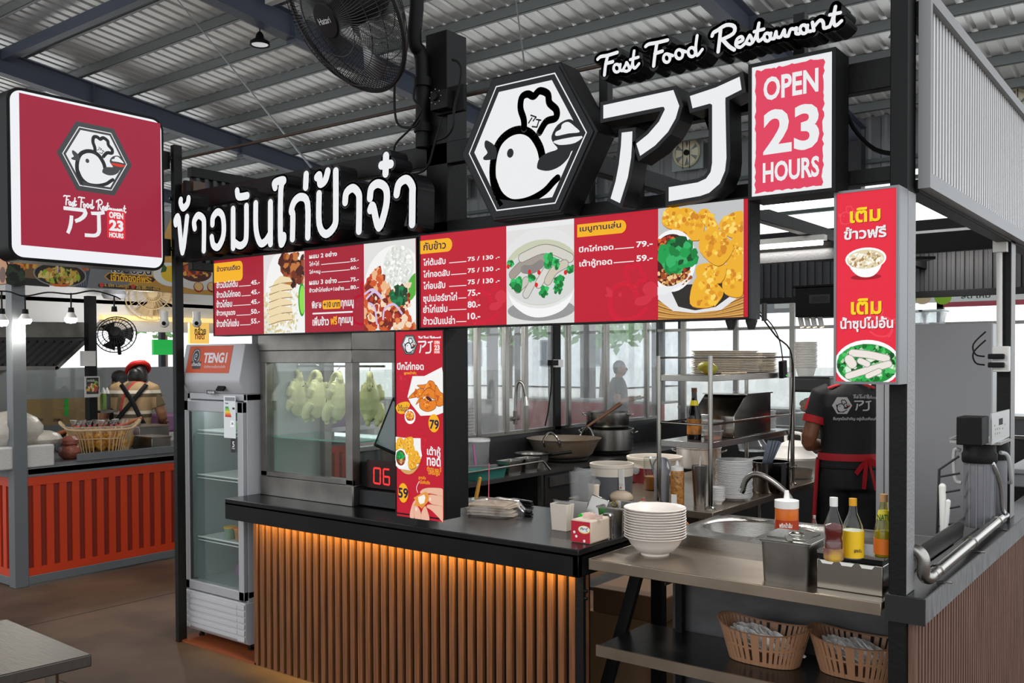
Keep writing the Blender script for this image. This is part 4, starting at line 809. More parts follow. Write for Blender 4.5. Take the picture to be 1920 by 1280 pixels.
dr = f.build('door', ed, tf, bevel=.004); f = MB(); f.box(FX0+.05, FX1-.05, FYF+.013, FYF+.017, .365, 1.39); f.build('pane', GLASS, dr)
f = MB(); f.box(FX0+.055, FX0+.07, FYF+.005, FYF+.012, .37, 1.385); f.build('gasket', DGREY, dr)
S = Sheet((0, FYF-.001, 0), (1, 0, 0), (0, 0, 1)); G1 = lambda x, y: (330+x/3.553, 600+y/3.553)
a = S.px(*G1(204, 492)); b2 = S.px(*G1(260, 468)); S.rect(a[0], a[1], b2[0], b2[1], ink('#1b1b1b')); S.up(); S.tpx('FRESHER', *G1(210, 488), *G1(256, 474), ink('#d8d8d8'), .03)
a = S.px(*G1(320, 782)); b2 = S.px(*G1(396, 505)); S.rect(a[0], a[1], b2[0], b2[1], ink('#dfe2e3')); S.up(); S.rect(*S.px(*G1(326, 537)), *S.px(*G1(392, 515)), ink('#8a8d92')); S.up()
for i, cc in enumerate(('#12913e', '#4caf32', '#a9c71e', '#f2d21a', '#f0a31e', '#e5601f', '#d0261f')): S.rect(*S.px(*G1(328, 584+i*10)), *S.px(*G1(350+i*3.2, 576+i*10)), ink(cc)); S.up()
S.rect(*S.px(*G1(362, 712)), *S.px(*G1(388, 670)), ink('#ffffff')); S.up(); S.tpx('38', *G1(369, 696), *G1(382, 682), ink('#222222'), .03); S.rect(*S.px(*G1(376, 595)), *S.px(*G1(391, 582)), ink('#222222')); S.tpx('Fresher', *G1(328, 558), *G1(350, 547), ink('#222222'), .02)
S.rect(*S.px(*G1(367, 880)), *S.px(*G1(397, 790)), ink('#1b1b1d')); S.up(); S.tpx('5', *G1(376, 845), *G1(390, 808), ink('#e8e8e8'), .02); S.tpx('YEARS', *G1(371, 858), *G1(393, 850), ink('#cfcfcf'), .02)
S.mb.build('stickers', ink('#dfe2e3'), dr, smooth=0)
# header
f = MB(); pr = [(-.03, 1.50), (-.075, 1.56), (-.075, 1.585), (-.03, 1.79), (.4, 1.79), (.4, 1.5)]; pr = [(a+.03, z) for a, z in pr]
f.add([(x, FYF+.025+a, z) for x in (FX0, FX1) for a, z in pr], [tuple(range(6)), tuple(range(11, 5, -1))]+[(i, 6+i, 6+(i+1) % 6, (i+1) % 6) for i in range(6)]); hd = f.build('header', FW, tf, bevel=.004)
f0 = Vector((0, FYF-.02, 1.585)); f1_ = Vector((0, FYF+.025, 1.79)); S = Sheet(f0+Vector((0, -.0015, 0)), (1, 0, 0), f1_-f0)
a = S.px(*G1(63, 350)); b2 = S.px(*G1(382, 168)); S.rect(a[0], a[1], b2[0], b2[1], ink('#c4481d')); S.up(); S.tpx('TENG1', *G1(178, 285), *G1(346, 215), ink('#d5d0d8'), .04); S.tpx('นำเข้าหวานเย็นตามใจสั่ง', *G1(185, 318), *G1(330, 298), ink('#c9b0b0'), .02)
c = S.px(*G1(135, 240)); S.ell(c, .042, .047, ink('#3a3a3c')); S.up().ell(c, .036, .04, ink('#b9b9bb')); S.up().ell(c, .031, .035, ink('#3a3a3c')); S.up(); S.stroke([(c[0]-.002, c[1]-.006), (c[0]+.008, c[1]+.002), (c[0], c[1]+.014), (c[0]-.014, c[1]+.004), (c[0]-.012, c[1]-.016), (c[0]+.004, c[1]-.022)], .006, ink('#e6e6e6')); S.up(); S.poly(S.P([G1(*p) for p in ((100, 275), (170, 275), (160, 325), (110, 325))]), ink('#3a3a3c')); S.up(); S.tpx('เต็งหนึ่ง', *G1(104, 305), *G1(168, 280), ink('#dddddd'), .02)
S.mb.build('printed_panel', ink('#c4481d'), hd, smooth=0)
f = MB(); f.obox(((FX0+FX1)/2+.11, FYF-.011, 1.535), .07, .01, .04, Matrix.Rotation(-.6, 3, 'X')); f.build('thermostat', BLK2, hd)
for z in (.62, 1.0, 1.27):
    f = MB()
    for i in range(24): x = FX0+.06+i*(FX1-FX0-.12)/23; f.box(x-.0025, x+.0025, FYF+.06, FB-.03, z-.005, z)
    f.box(FX0+.05, FX1-.05, FYF+.06, FYF+.066, z-.004, z+.004); f.box(FX0+.05, FX1-.05, FYF+.06, FYF+.066, z-.022, z-.018); f.box(FX0+.05, FX1-.05, FB-.04, FB-.034, z-.004, z+.004); f.build('wire_shelf', mat('white_wire', '#e8ecec', .4), tf)
f = MB()
for i in range(17): f.lathe([(.004, 0), (.012, .004), (.01, .02)], (FX0+.1, FB-.04, .45+i*.055), 8)
f.box(FX0+.09, FX0+.11, FB-.03, FB-.026, .4, 1.44); f.build('shelf_rail', mat('white_wire'), tf)
area('fridge_lamp', ((FX0+FX1)/2, FYF+.12, 1.44), (0, 0, 0), FX1-FX0-.12, .03, .6, (.95, 1, 1))
def cup(x, y, z, r, h, col, lid, lab, grp):
    t = T('dessert_cup', lab, 'cup', (x, y, z), grp); f = MB(); f.lathe([(r*.75, 0), (r, h), (r*.94, h), (r*.7, .004)], (x, y, z), 16); f.build('cup', mat('cup_'+col, col, .4), t)
    f = MB(); f.lathe([(r*1.08, h-.004), (r*1.08, h+.004), (0, h+.006)], (x, y, z), 16); f.build('lid', mat('lid_'+lid, lid, .4), t)
xm = (FX0+FX1)/2
for x, y, z, c1, c2, lab in ((xm+.0, FYF+.12, .62, '#7d8f7a', '#d9a21f', 'yellow-lidded green cup, left front on the fridge shelf'), (xm+.085, FYF+.13, .62, '#a5764a', '#d97a3a', 'orange-lidded brown cup, middle of the lower row in the fridge'), (xm+.16, FYF+.1, .62, '#a5764a', '#d97a3a', 'orange-lidded brown cup, right of the lower row in the fridge'), (xm+.09, FYF+.15, .70, '#94683f', '#d97a3a', 'orange-lidded brown cup on top of the stacked cups in the fridge, left'), (xm+.165, FYF+.12, .70, '#94683f', '#d97a3a', 'orange-lidded brown cup on top of the stacked cups in the fridge, right')):
    cup(x, y, z, .037, .072, c1, c2, lab, 'dessert cups in the fridge')
t = T('glass_jar', 'clear jar half full of green jelly on the upper fridge shelf', 'jar', (xm+.02, FYF+.16, 1.27)); f = MB(); f.lathe([(.05, 0), (.055, .03), (.055, .1), (.042, .12), (.042, .13)], (xm+.02, FYF+.16, 1.27), 20); f.build('jar', GLASS, t); f = MB(); f.lathe([(.048, .003), (.052, .03), (.052, .055), (0, .056)], (xm+.02, FYF+.16, 1.27), 20); f.build('jelly', mat('green_jelly', '#a9c79a', .3), t); f = MB(); f.lathe([(.045, .125), (.045, .145), (0, .146)], (xm+.02, FYF+.16, 1.27), 20); f.build('lid', GRY, t)
f = MB(); f.ball((xm+.12, FYF+.2, .435), .13, .1, .07, 14); f.ball((xm+.16, FYF+.2, .5), .08, .08, .06, 12); o = one('plastic_bag', f, mat('purple_bag', '#8a4f86', .45, bump=(30, 1, (1, 1, 1))), 'purple plastic bag bulging at the bottom of the fridge', 'bag', remesh=.01)
f = MB(); f.box(FX0-.02, -4.25, 3.2, 3.24, 0, .012); f.box(FX0-.02, -4.25, 3.24, 3.5, 0, .008); one('floor_rail', f, mat('rusty_orange_plate', '#7a3a14', .6), 'rust-orange steel plate on the floor under the fridge', 'plate')
# ------------------------------------------------------------------ glass chicken cabinet
GX0, GX1, GY0, GY1, GZ0 = -4.40, -3.63, 3.36, 3.85, .92
q = at(652, 628, 'y', GY0); GZ1 = at(470, 632, 'y', GY0).z+.02
tg = T('glass_food_cabinet', 'steel-framed glass food cabinet with hanging boiled chickens on the counter', 'cabinet', ((GX0+GX1)/2, (GY0+GY1)/2, GZ0)); fw = .055
for x in (GX0, GX1-fw):
    for y in (GY0, GY1-fw): MB().box(x, x+fw, y, y+fw, GZ0, GZ1).build('corner_post', SSD, tg, bevel=.003)
f = MB(); f.box(GX0, GX1, GY0, GY1, GZ0, GZ0+.055); f.box(GX0, GX1, GY0-.004, GY0+fw, GZ0, GZ0+.11); f.box(GX0, GX1, GY0, GY0+.02, GZ0+.11, GZ0+.14); f.box(GX1-fw, GX1+.004, GY0, GY1, GZ0, GZ0+.11); f.build('base', SSD, tg, bevel=.003)
f = MB(); f.box(GX0-.006, GX1+.006, GY0-.008, GY1, GZ1-.10, GZ1); f.box(GX0, GX1, GY0-.002, GY0+fw, GZ1-.17, GZ1-.1); f.box(GX1-fw, GX1+.002, GY0, GY1, GZ1-.17, GZ1-.1); f.build('top', SSD, tg, bevel=.003)
f = MB(); f.box(GX0+fw, GX1-fw, GY0+.02, GY0+.025, GZ0+.13, GZ1-.16); f.box(GX1-.03, GX1-.025, GY0+fw, GY1-fw, GZ0+.1, GZ1-.16); f.build('pane', GLASS, tg)
f = MB(); f.box(GX0+.005, GX0+.012, GY0+fw, GY1-fw, GZ0+.05, GZ1-.1); f.build('left_panel', mat('pale_inside_panel', '#8d9293', .35, .4), tg)
f = MB(); f.box(GX0+.012, GX1-.03, GY0+.05, GY1-.06, GZ0+.33, GZ0+.337); f.build('glass_shelf', make_glass('green_edge_glass', (.55, .85, .75)), tg); f = MB(); f.box(GX0+.012, GX1-.03, GY0+.046, GY0+.05, GZ0+.33, GZ0+.337); f.build('shelf_edge', mat('green_glass_edge', '#2f7f6c', .1), tg)
f = MB(); f.tube([(GX0+.01, GY0+.26, GZ1-.19), (GX1-.02, GY0+.26, GZ1-.19)], .006, 8); f.build('hanging_rail', SSB, tg)
area('cabinet_lamp', ((GX0+GX1)/2, (GY0+GY1)/2, GZ1-.12), (0, 0, 0), .5, .05, 1.1, (1, 1, .95))
CK = mat('boiled_chicken_skin', '#d0ce9e', .35, noise_=(9, '#bcba82', (1, 1, 1), 5), bump=(120, .25, (1, 1, 1)))
CKX = [at(p, 700, 'y', GY0+.26).x for p in (556, 592, 632, 678)]
cz = GZ1-.21
t = T('boiled_chicken', 'leftmost of the four pale boiled chickens hanging in the glass cabinet', 'chicken', (CKX[0], GY0+.26, cz), 'boiled chickens hanging in the glass cabinet'); cx, cy = CKX[0], GY0+.26
f = MB(); V = Vector
f.loft([((cx+.01, cy, cz-.36), .02, .02), ((cx+.0, cy, cz-.33), .045, .05), ((cx, cy, cz-.27), .068, .075), ((cx, cy, cz-.19), .072, .08), ((cx+.005, cy, cz-.12), .058, .062), ((cx+.015, cy, cz-.07), .035, .04)], 20)
f.tube(smoothp([(cx+.02, cy, cz-.1), (cx+.035, cy, cz-.045), (cx+.005, cy, cz-.012), (cx-.035, cy-.005, cz-.035), (cx-.06, cy-.01, cz-.085)], 5), [.03]*5+[.024]*5+[.02]*5+[.019]*5+[.022], 12)
f.ball((cx-.068, cy-.012, cz-.105), .026, .024, .03, 12); f.tube([(cx-.085, cy-.014, cz-.112), (cx-.108, cy-.016, cz-.118)], [.01, .003], 8)
f.tube(smoothp([(cx+.03, cy-.06, cz-.09), (cx+.028, cy-.08, cz-.14), (cx+.0, cy-.085, cz-.2)], 4), [.018]*4+[.026]*4+[.014], 10); f.tube(smoothp([(cx+.045, cy+.05, cz-.09), (cx+.055, cy+.06, cz-.15), (cx+.04, cy+.07, cz-.2)], 4), [.018]*4+[.024]*4+[.012], 10)
for s_ in (-1, 1): f.tube(smoothp([(cx+.01, cy+.045*s_-.02, cz-.24), (cx-.02, cy+.05*s_-.035, cz-.3), (cx-.045, cy+.035*s_-.03, cz-.36), (cx-.05, cy+.03*s_-.02, cz-.385)], 4), [.036]*4+[.032]*4+[.02]*4+[.01], 10)
f.build('body', CK, t, remesh=.005, smooth=3.1, relax=2)
f = MB(); f.tube([(cx-.105, cy-.016, cz-.117), (cx-.122, cy-.017, cz-.124)], [.007, .002], 8); f.build('beak', mat('chicken_beak', '#8f7f62', .5), t)
f = MB(); f.ball((cx-.072, cy-.034, cz-.1), .006, m=None); f.build('eye', mat('chicken_eye', '#7a5a52', .4), t)
f = MB(); f.tube(smoothp([(cx+.02, cy-.02, cz+.045), (cx+.035, cy, cz+.035), (cx+.02, cy, cz+.02), (cx+.0, cy, cz+.005), (cx+.0, cy, cz-.03), (cx+.02, cy, cz-.04)], 4), .003, 6); f.build('hook', SSB, t)
for i, lab in ((1, 'second from left of the pale boiled chickens hanging in the glass cabinet'), (2, 'third from left of the pale boiled chickens, beside the cabinet post'), (3, 'rightmost boiled chicken, seen through the side pane of the cabinet')): CK0 = dup(t, (CKX[i], GY0+.26+(.06 if i == 3 else 0), cz-.005*i), [0, .1, -.12, 2.2][i], lab, scale=.78)
t.scale = (.78,)*3
# queue number display and tablet
NX0, NX1 = at(673, 900, 'y', 3.42).x, at(745, 900, 'y', 3.42).x+.16
tn = T('number_display', 'black queue display showing red 06 on a black stand beside the glass cabinet', 'display', ((NX0+NX1)/2, 3.45, .92)); z0, z1 = at(690, 915, 'y', 3.42).z, at(690, 866, 'y', 3.42).z
f = MB(); f.box(NX0, NX1, 3.42, 3.5, z0, z1); f.build('case', BLK2, tn, bevel=.01); f = MB(); f.box(NX0+.02, NX1, 3.40, 3.56, .925, z0-.005); f.lathe([(.012, 0), (.012, .01)], (NX0+.04, 3.43, .92), 8); f.build('stand', mat('black_plastic', '#1a1a1b', .4), tn, bevel=.006)
S = Sheet((0, 3.419, 0), (1, 0, 0), (0, 0, 1)); S.rect(*S.px(688, 913), *S.px(742, 866), ink('#2a0a0c', .2)); S.up(); LED = mat('red_led', (.05, 0, 0), .4, emit='#ff2a2a', es=1.3)
def seg(xl, xr, yt, yb, on):
    sl = (yb-yt)*0; ym = (yt+yb)/2; L = {'a': [(xl, yt), (xr, yt+1)], 'b': [(xr, yt+1), (xr, ym)], 'c': [(xr, ym), (xr, yb+2)], 'd': [(xl, yb), (xr, yb+2)], 'e': [(xl, ym), (xl, yb)], 'f': [(xl, yt), (xl, ym)], 'g': [(xl, ym), (xr, ym+1)]}
    for k_ in on:
        a, b2 = [Vector(S.px(*p)) for p in L[k_]]; d = (b2-a)*.1; S.stroke([a+d, b2-d], .0095, LED, smooth=0)
seg(701, 713, 877, 905, 'abcdef'); seg(719, 730, 879, 907, 'acdefg'); S.mb.build('digits', LED, tn, smooth=0)
tt = T('pos_tablet', 'tilted black order tablet behind the tall counter light box', 'tablet', (-3.3, 3.7, .92)); mt = Matrix.Rotation(-.32, 3, 'X') @ Matrix.Rotation(0, 3, 'Z'); c = at(738, 800, 'y', 3.62); c.x += .03
f = MB(); f.obox(c, .22, .015, .29, Matrix.Rotation(.25, 3, 'Y') @ Matrix.Rotation(-.3, 3, 'X')); f.build('body', BLK2, tt, bevel=.006); f = MB(); f.obox(c+Vector((0, -.0085, .0)), .185, .002, .25, Matrix.Rotation(.25, 3, 'Y') @ Matrix.Rotation(-.3, 3, 'X')); f.build('screen', mat('tablet_screen', '#5d6265', .15, emit='#6a6f72', es=.25), tt)
f = MB(); f.tube([(c.x, c.y+.02, c.z), (c.x, c.y+.06, .93)], .014, 8); f.lathe([(.06, 0), (.06, .01), (0, .012)], (c.x, c.y+.06, .92), 18); f.build('stand', BLK2, tt)
# ================================================================== kitchen side of the stall
def Z(px_, py_, z): return at(px_, py_, 'z', z)
TAN = mat('warm_stainless_top', '#a59685', .3, .9, noise_=(4, '#8d8071', (1, 1, 1), 5))
# sink bench ---------------------------------------------------------
tb = T('sink_bench', 'low stainless sink bench with an under-shelf at the front right of the stall', 'sink', (-1.45, 3.6, 0)); SX0, SX1 = -2.03, -.885
f = MB(); f.box(SX0, SX1, 3.166, 3.63, .86, .885); f.box(SX0, SX1, 3.16, 3.166, .842, .8852); f.box(SX0-.004, SX0, 3.166, 3.63, .842, .8852); f.build('front_ledge', TAN, tb, bevel=.002)
rim = MB(); BXC, BYC, BA, BB = -1.62, 3.93, .27, .19; n = 32
out = [(SX0+.1, 3.62), (SX1, 3.62), (SX1, 4.2), (SX0+.1, 4.2)]
def sq(t):   # point on outer rectangle at angle t
    dx, dy = math.cos(t), math.sin(t); cx0, cy0 = BXC, BYC; ks = []
    if dx > 1e-6: ks.append((SX1-cx0)/dx)
    if dx < -1e-6: ks.append((SX0+.1-cx0)/dx)
    if dy > 1e-6: ks.append((4.2-cy0)/dy)
    if dy < -1e-6: ks.append((3.62-cy0)/dy)
    k_ = min(ks); return (cx0+dx*k_, cy0+dy*k_, .935)
vs = [sq(2*PI*i/n) for i in range(n)]
for r_, z in ((1.0, .935), (.97, .93), (.93, .86), (.8, .78), (0.05, .77)): vs += [(BXC+BA*r_*math.cos(2*PI*i/n), BYC+BB*r_*math.sin(2*PI*i/n), z) for i in range(n)]
rim.add(vs, [(k_*n+i, k_*n+(i+1) % n, (k_+1)*n+(i+1) % n, (k_+1)*n+i) for k_ in range(5) for i in range(n)]); rim.build('sink_basin', SS, tb)
f = MB(); f.box(SX0+.1, SX1, 3.615, 3.62, .885, .936); f.box(SX0+.1, SX1, 4.2, 4.205, .7, .936); f.box(SX0+.1, SX0+.105, 3.62, 4.2, .7, .936); f.build('upstand', SS, tb)
f = MB(); f.box(SX0+.15, SX1, 3.60, 3.61, .0, .865); f.build('back_panel', mat('dark_dull_steel', '#5d5c5d', .45, .7, noise_=(5, '#4b4a4b', (1, 1, 3), 4)), tb)
f = MB(); f.box(SX0+.02, SX1, 3.2, 3.6, .5, .527); f.build('under_shelf', mat('dark_shelf_steel', '#3b3a3a', .25, .8), tb, bevel=.002); f = MB(); f.box(SX0+.015, SX1, 3.19, 3.2, .485, .53); f.build('shelf_lip', TAN, tb)
for x in (SX0+.2, SX1-.03): f = MB(); f.bar((x, 3.57, .865), (x, 3.57, 0), .03, .03); f.build('leg', BLK, tb)
a, b2 = at(1196, 1072, 'y', 3.5), at(1140, 1275, 'y', 3.42); b2 = a+(b2-a)*1.9; f = MB(); f.bar(a, a+(b2-a)*(a.z/(a.z-b2.z)) if a.z != b2.z else b2, .05, .03); f.build('leg', BLK, tb)
t = T('faucet', 'curved chrome faucet behind the sink with its spout turned left', 'faucet', (0, 0, 0)); q = Z(1489, 965, .94); t.location = q; a, b2, c = at(1482, 940, 'y', q.y), at(1430, 893, 'y', q.y), at(1392, 918, 'y', q.y)
f = MB(); f.tube(smoothp([q+Vector((0, 0, -.02)), q+Vector((0, 0, .03)), a+Vector((.004, 0, .004)), at(1470, 920, 'y', q.y), at(1440, 897, 'y', q.y), at(1415, 889, 'y', q.y), at(1399, 899, 'y', q.y), c], 5), .015, 12); f.build('spout', SSD, t); f = MB(); f.tube([c+Vector((.004, 0, .006)), c+Vector((-.006, 0, -.012))], .016, 12); f.build('nozzle', SS, t); f = MB(); f.tube([q+Vector((0, 0, -.02)), q+Vector((0, 0, .015))], .022, 14); f.build('base', SS, t)
# stack of bowls
q = Z(1228, 1038, .885); CB = mat('cream_melamine', '#dcd3cb', .3)
t = T('bowl', 'cream melamine bowl of the twelve-bowl stack on the sink bench', 'bowl', q, 'bowls stacked on the sink bench'); f = MB(); f.lathe([(.0, 0), (.058, 0), (.058, .008), (.075, .016), (.1, .042), (.113, .066), (.125, .073), (.129, .0765), (.127, .079), (.111, .072), (.097, .046), (.07, .018), (0, .012)], q, 40); f.build('bowl', CB, t)
for i in range(1, 12): dup(t, q+Vector((.001*math.sin(i*2.1), .001*math.cos(i), .0107*i)), i*.4, 'cream melamine bowl of the twelve-bowl stack on the sink bench')
# lidded steel tub and condiment box
def ss_tub(x0, x1, y0, y1, z0, z1, r, tp, m, nm='tub', inset=.012):
    f = MB(); vs = []; K = 6
    def ring(x0, x1, y0, y1, z): return [(cx+r*math.cos(a_+i*PI/(2*K)), cy+r*math.sin(a_+i*PI/(2*K)), z) for cx, cy, a_ in ((x1-r, y0+r, -PI/2), (x1-r, y1-r, 0), (x0+r, y1-r, PI/2), (x0+r, y0+r, PI)) for i in range(K+1)]
    rs = [ring(x0+inset, x1-inset, y0+inset, y1-inset, z0), ring(x0, x1, y0, y1, z1-.006), ring(x0-.006, x1+.006, y0-.006, y1+.006, z1-.006), ring(x0-.006, x1+.006, y0-.006, y1+.006, z1), ring(x0+.004, x1-.004, y0+.004, y1-.004, z1), ring(x0+inset+.004, x1-inset-.004, y0+inset+.004, y1-inset-.004, z0+.004)]
    n = len(rs[0]); f.add([v for q_ in rs for v in q_], [(k_*n+i, k_*n+(i+1) % n, (k_+1)*n+(i+1) % n, (k_+1)*n+i) for k_ in range(5) for i in range(n)]+[tuple(range(n-1, -1, -1)), tuple(5*n+i for i in range(n))]); return f.build(nm, m, tp)
a, b2 = Z(1428, 1088, .885), Z(1517, 1099, .885); t = T('steel_container', 'lidded stainless container at the front edge of the sink bench', 'container', ((a.x+b2.x)/2, a.y+.1, .885)); hz = at(1428, 1010, 'y', a.y).z
ss_tub(a.x-.006, b2.x+.006, a.y-.006, a.y+.20, .885, hz, .025, t, SSD, inset=.006)
f = MB(); ox, oy = (a.x+b2.x)/2, a.y+.094; f.box(a.x-.02, b2.x+.02, a.y-.02, a.y+.208, hz+.001, hz+.007); f.box(a.x+.012, b2.x-.012, a.y+.012, a.y+.176, hz+.007, hz+.012); f.build('lid', SSB, t, bevel=.006); f = MB(); f.ball((ox+.01, oy, hz+.012), .03, .02, .012, 14); f.build('lid_boss', SSB, t)
f = MB(); f.bar((ox-.005, oy-.05, hz+.014), (ox+.035, a.y-.035, hz+.012), .02, .003); f.build('spoon_handle', SSB, t)
a, b2 = Z(1531, 1101, .885), Z(1656, 1119, .885); yb = a.y; h1 = at(1531, 1046, 'y', yb).z; t = T('condiment_box', 'stainless condiment box with three lids below the bottles at the right post', 'box', ((a.x+b2.x)/2, yb+.09, .885)); cx1 = min(b2.x, -.875)
f = MB(); f.box(a.x, cx1, yb, yb+.16, .885, h1); f.build('body', SSB, t, bevel=.003); f = MB(); f.box(a.x, cx1+.005, yb+.0, yb+.2, h1+.018, h1+.032); f.build('hinged_lid', SSB, t, bevel=.002); f = MB(); f.box(a.x+.005, cx1-.005, yb+.012, yb+.15, h1, h1+.018); f.build('dark_gap', BLK2, t)
for i in range(3):
    x0 = a.x+.012+i*.068; f = MB(); f.add([(x0, yb-.002, h1-.002), (x0+.052, yb-.002, h1-.002), (x0+.043, yb-.004, h1-.014), (x0+.009, yb-.004, h1-.014), (x0, yb+.01, h1+.002), (x0+.052, yb+.01, h1+.002)], [(0, 3, 2, 1), (0, 1, 5, 4)]); f.build('lid_tab', SSB, t)
LZ = h1+.032
def bottle(px_, py_, z, hpx, prof, body, cap, lab, nm='sauce_bottle', liquid=None, label=None, ltext=None, tx='#222222', fill=.6, capz=.9):
    q = Z(px_, py_, z); H = at(px_, hpx, 'y', q.y).z-z; t = T(nm, lab, 'bottle', q); mx = max(p[0] for p in prof)
    f = MB(); pts = [(r*H, h*H) for r, h in prof]; f.lathe(pts, q, 24); f.build('bottle', body, t)
    if liquid:
        f = MB(); lq = [(max(r*H-.0025, .001), h*H+.002) for r, h in prof if h <= fill]; f.lathe(lq+[(0, fill*H)], q, 24); f.build('liquid', liquid, t)
    f = MB(); r0 = prof[-1][0]*H*1.15; f.lathe([(r0, capz*H), (r0, H), (0, H+.001)], q, 16); f.build('cap', cap, t)
    if label:
        for z0, z1, mm in label:
            f = MB(); rr_ = lambda h: next(((p0[0]+(p1[0]-p0[0])*(h-p0[1])/max(p1[1]-p0[1], 1e-6)) for p0, p1 in zip(prof, prof[1:]) if p0[1] <= h <= p1[1]), mx)*H+.0012
            f.lathe([(rr_(z0+(z1-z0)*i/6), (z0+(z1-z0)*i/6)*H) for i in range(7)], q, 24); lb = f.mb if 0 else f.build('paper_label', mm, t)
    if ltext:
        d = (Vector((0, 0, 0))-q); d.z = 0; d.normalize(); e = Vector((0, 0, 1)).cross(d)
        for s_, u0, v0, u1, v1, mm in ltext:
            S = Sheet(q+d*(mx*H+.004), e, (0, 0, 1)); S.text(s_, u0*H, v0*H, u1*H, v1*H, mm, .03); S.mb.build('label_print', mm, t, smooth=0)
    return t
PET = [(.13, 0), (.15, .02), (.15, .3), (.135, .36), (.15, .42), (.15, .55), (.06, .8), (.055, 1)]
GLB = [(.15, 0), (.17, .03), (.17, .46), (.15, .56), (.07, .76), (.055, .92), (.055, 1)]
WINE = [(.14, 0), (.15, .03), (.15, .4), (.13, .5), (.06, .82), (.055, 1)]
bottle(1563, 1050, LZ, 932, PET, GLASS, WHT, 'plastic bottle of dark red sauce with white cap behind the condiment box', liquid=mat('dark_red_sauce', '#5a0f0c', .1), label=[(.0, .2, mat('blue_red_label', '#6b3550', .4, noise_=(18, '#c9a03a', (1, 1, 1), 2)))], fill=.6, capz=.86)
bottle(1599, 1046, LZ, 934, GLB, GLASS, mat('yellow_cap', '#d99a12', .35), 'bottle with yellow cap and yellow label on the condiment box', liquid=mat('white_residue', '#c9c4b6', .4), label=[(.03, .47, mat('yellow_label', '#e5b813', .45))], ltext=[('ตราแม็ก' if 0 else 'สูตรเข้ม', .02, .12, .14, .2, mat('ink_#222222', '#222222'))], fill=.5, capz=.88)
bottle(1657, 1043, LZ, 926, WINE, make_glass('yellow_green_glass', (.8, .78, .35)), mat('tan_cap', '#b98a5a', .45), 'yellow-green glass bottle with orange labels beside the right post', liquid=mat('pale_yellow_oil', '#a99a3a', .1), label=[(.05, .3, mat('orange_label', '#d9701a', .45)), (.6, .74, mat('green_yellow_label', '#d8c21e', .45))], ltext=[('NATU', -.1, .6, .1, .7, mat('ink_#145a1e', '#145a1e'))], fill=.42, capz=.88)
sq_ = bottle(1475, 1002, .935, 920, [(.24, 0), (.26, .03), (.26, .6), (.25, .64), (.22, .66), (.2, .78), (.05, .8), (.03, 1)], mat('orange_squeeze_plastic', '#c9651a', .3), WHT, 'orange squeeze bottle with white lid on the sink', label=[(.02, .36, mat('red_sauce_band', '#a83410', .3))], ltext=[('พริกน้ำส้ม', -.16, .2, .12, .32, mat('ink_#e8e0d8', '#e8e0d8'))], capz=.84)
q = Z(1475, 1002, .935); H = at(1475, 920, 'y', q.y).z-.935; f = MB(); f.lathe([(.27*H, .62*H), (.27*H, .79*H), (.07*H, .82*H), (.045*H, 1.01*H), (0, 1.01*H)], q, 22); f.build('screw_lid', WHT, sq_)
bottle(1527, 1005, .935, 966, PET, GLASS, GRY, 'tiny clear bottle with grey cap behind the sink', capz=.85)
# bread-brown sausages shaped handles left of basin
for i, (p0, p1) in enumerate((((1282, 1008), (1287, 983)), ((1318, 1000), (1330, 976)))):
    a, b2 = at(*p0, 'y', 4.25), at(*p1, 'y', 4.2); f = MB(); a.z = max(a.z-.0, .8); f.tube([a+(a-b2)*.3, a, (a+b2)/2, b2], [.012, .014, .016, .013], 10); f.ball(b2, .013, m=None); one('wooden_spatula', f, mat('orange_brown_wood', '#a85f34', .5), ['brown handle sticking up left of the sink behind the bowls', 'brown handle sticking up at the left rim of the sink'][i], 'utensil')
# baskets of spoons on the under-shelf
BRN = mat('brown_plastic', '#926a4e', .45)
def basket(cx, cy, z, lx, ly, h, lab, rot=0):
    t = T('plastic_basket', lab, 'basket', (cx, cy, z)); t.rotation_euler.z = 0; cr, sr = math.cos(rot), math.sin(rot)
    def P(a, k_, zz, dip=0): x, y = lx*k_*math.copysign(abs(math.cos(a))**.75, math.cos(a)), ly*k_*math.copysign(abs(math.sin(a))**.75, math.sin(a)); return Vector((cx+x*cr-y*sr, cy+x*sr+y*cr, z+zz+dip*(math.cos(2*a)*.5+.5)))
    f = MB(); N = 64
    for (k0, z0, k1, z1) in ((.72, .0, .74, .02), (.84, .073, .86, .083), (.96, .145, 1.0, .152)):
        d0 = .03*z0/.15; d1 = .03*z1/.15
        vs = []
        for i in range(N): a = 2*PI*i/N; vs += [P(a, k0, z0*h/.15, d0), P(a, k1, z1*h/.15, d1), P(a, k1-.03, z1*h/.15, d1), P(a, k0-.03, z0*h/.15, d0)]
        f.add(vs, [(4*i+j, 4*((i+1) % N)+j, 4*((i+1) % N)+(j+1) % 4, 4*i+(j+1) % 4) for i in range(N) for j in range(4)])
    vs = [P(2*PI*i/N, .73, .002) for i in range(N)]; f.add(vs, [tuple(range(N))])
    for i in range(44):
        a = 2*PI*i/44; wd = .045
        for (k0, z0, k1, z1) in ((.73, .0, .85, .075), (.85, .08, .97, .148)):
            d0 = .03*z0/.15; d1 = .03*z1/.15; q4 = [P(a-wd, k0, z0*h/.15, d0), P(a+wd, k0, z0*h/.15, d0), P(a+wd, k1, z1*h/.15, d1), P(a-wd, k1, z1*h/.15, d1)]; q5 = [P(a-wd, k0-.025, z0*h/.15, d0), P(a+wd, k0-.025, z0*h/.15, d0), P(a+wd, k1-.025, z1*h/.15, d1), P(a-wd, k1-.025, z1*h/.15, d1)]
            f.add(q4+q5, [(0, 1, 2, 3), (7, 6, 5, 4), (0, 3, 7, 4), (1, 5, 6, 2)])
    f.build('basket', BRN, t); return t
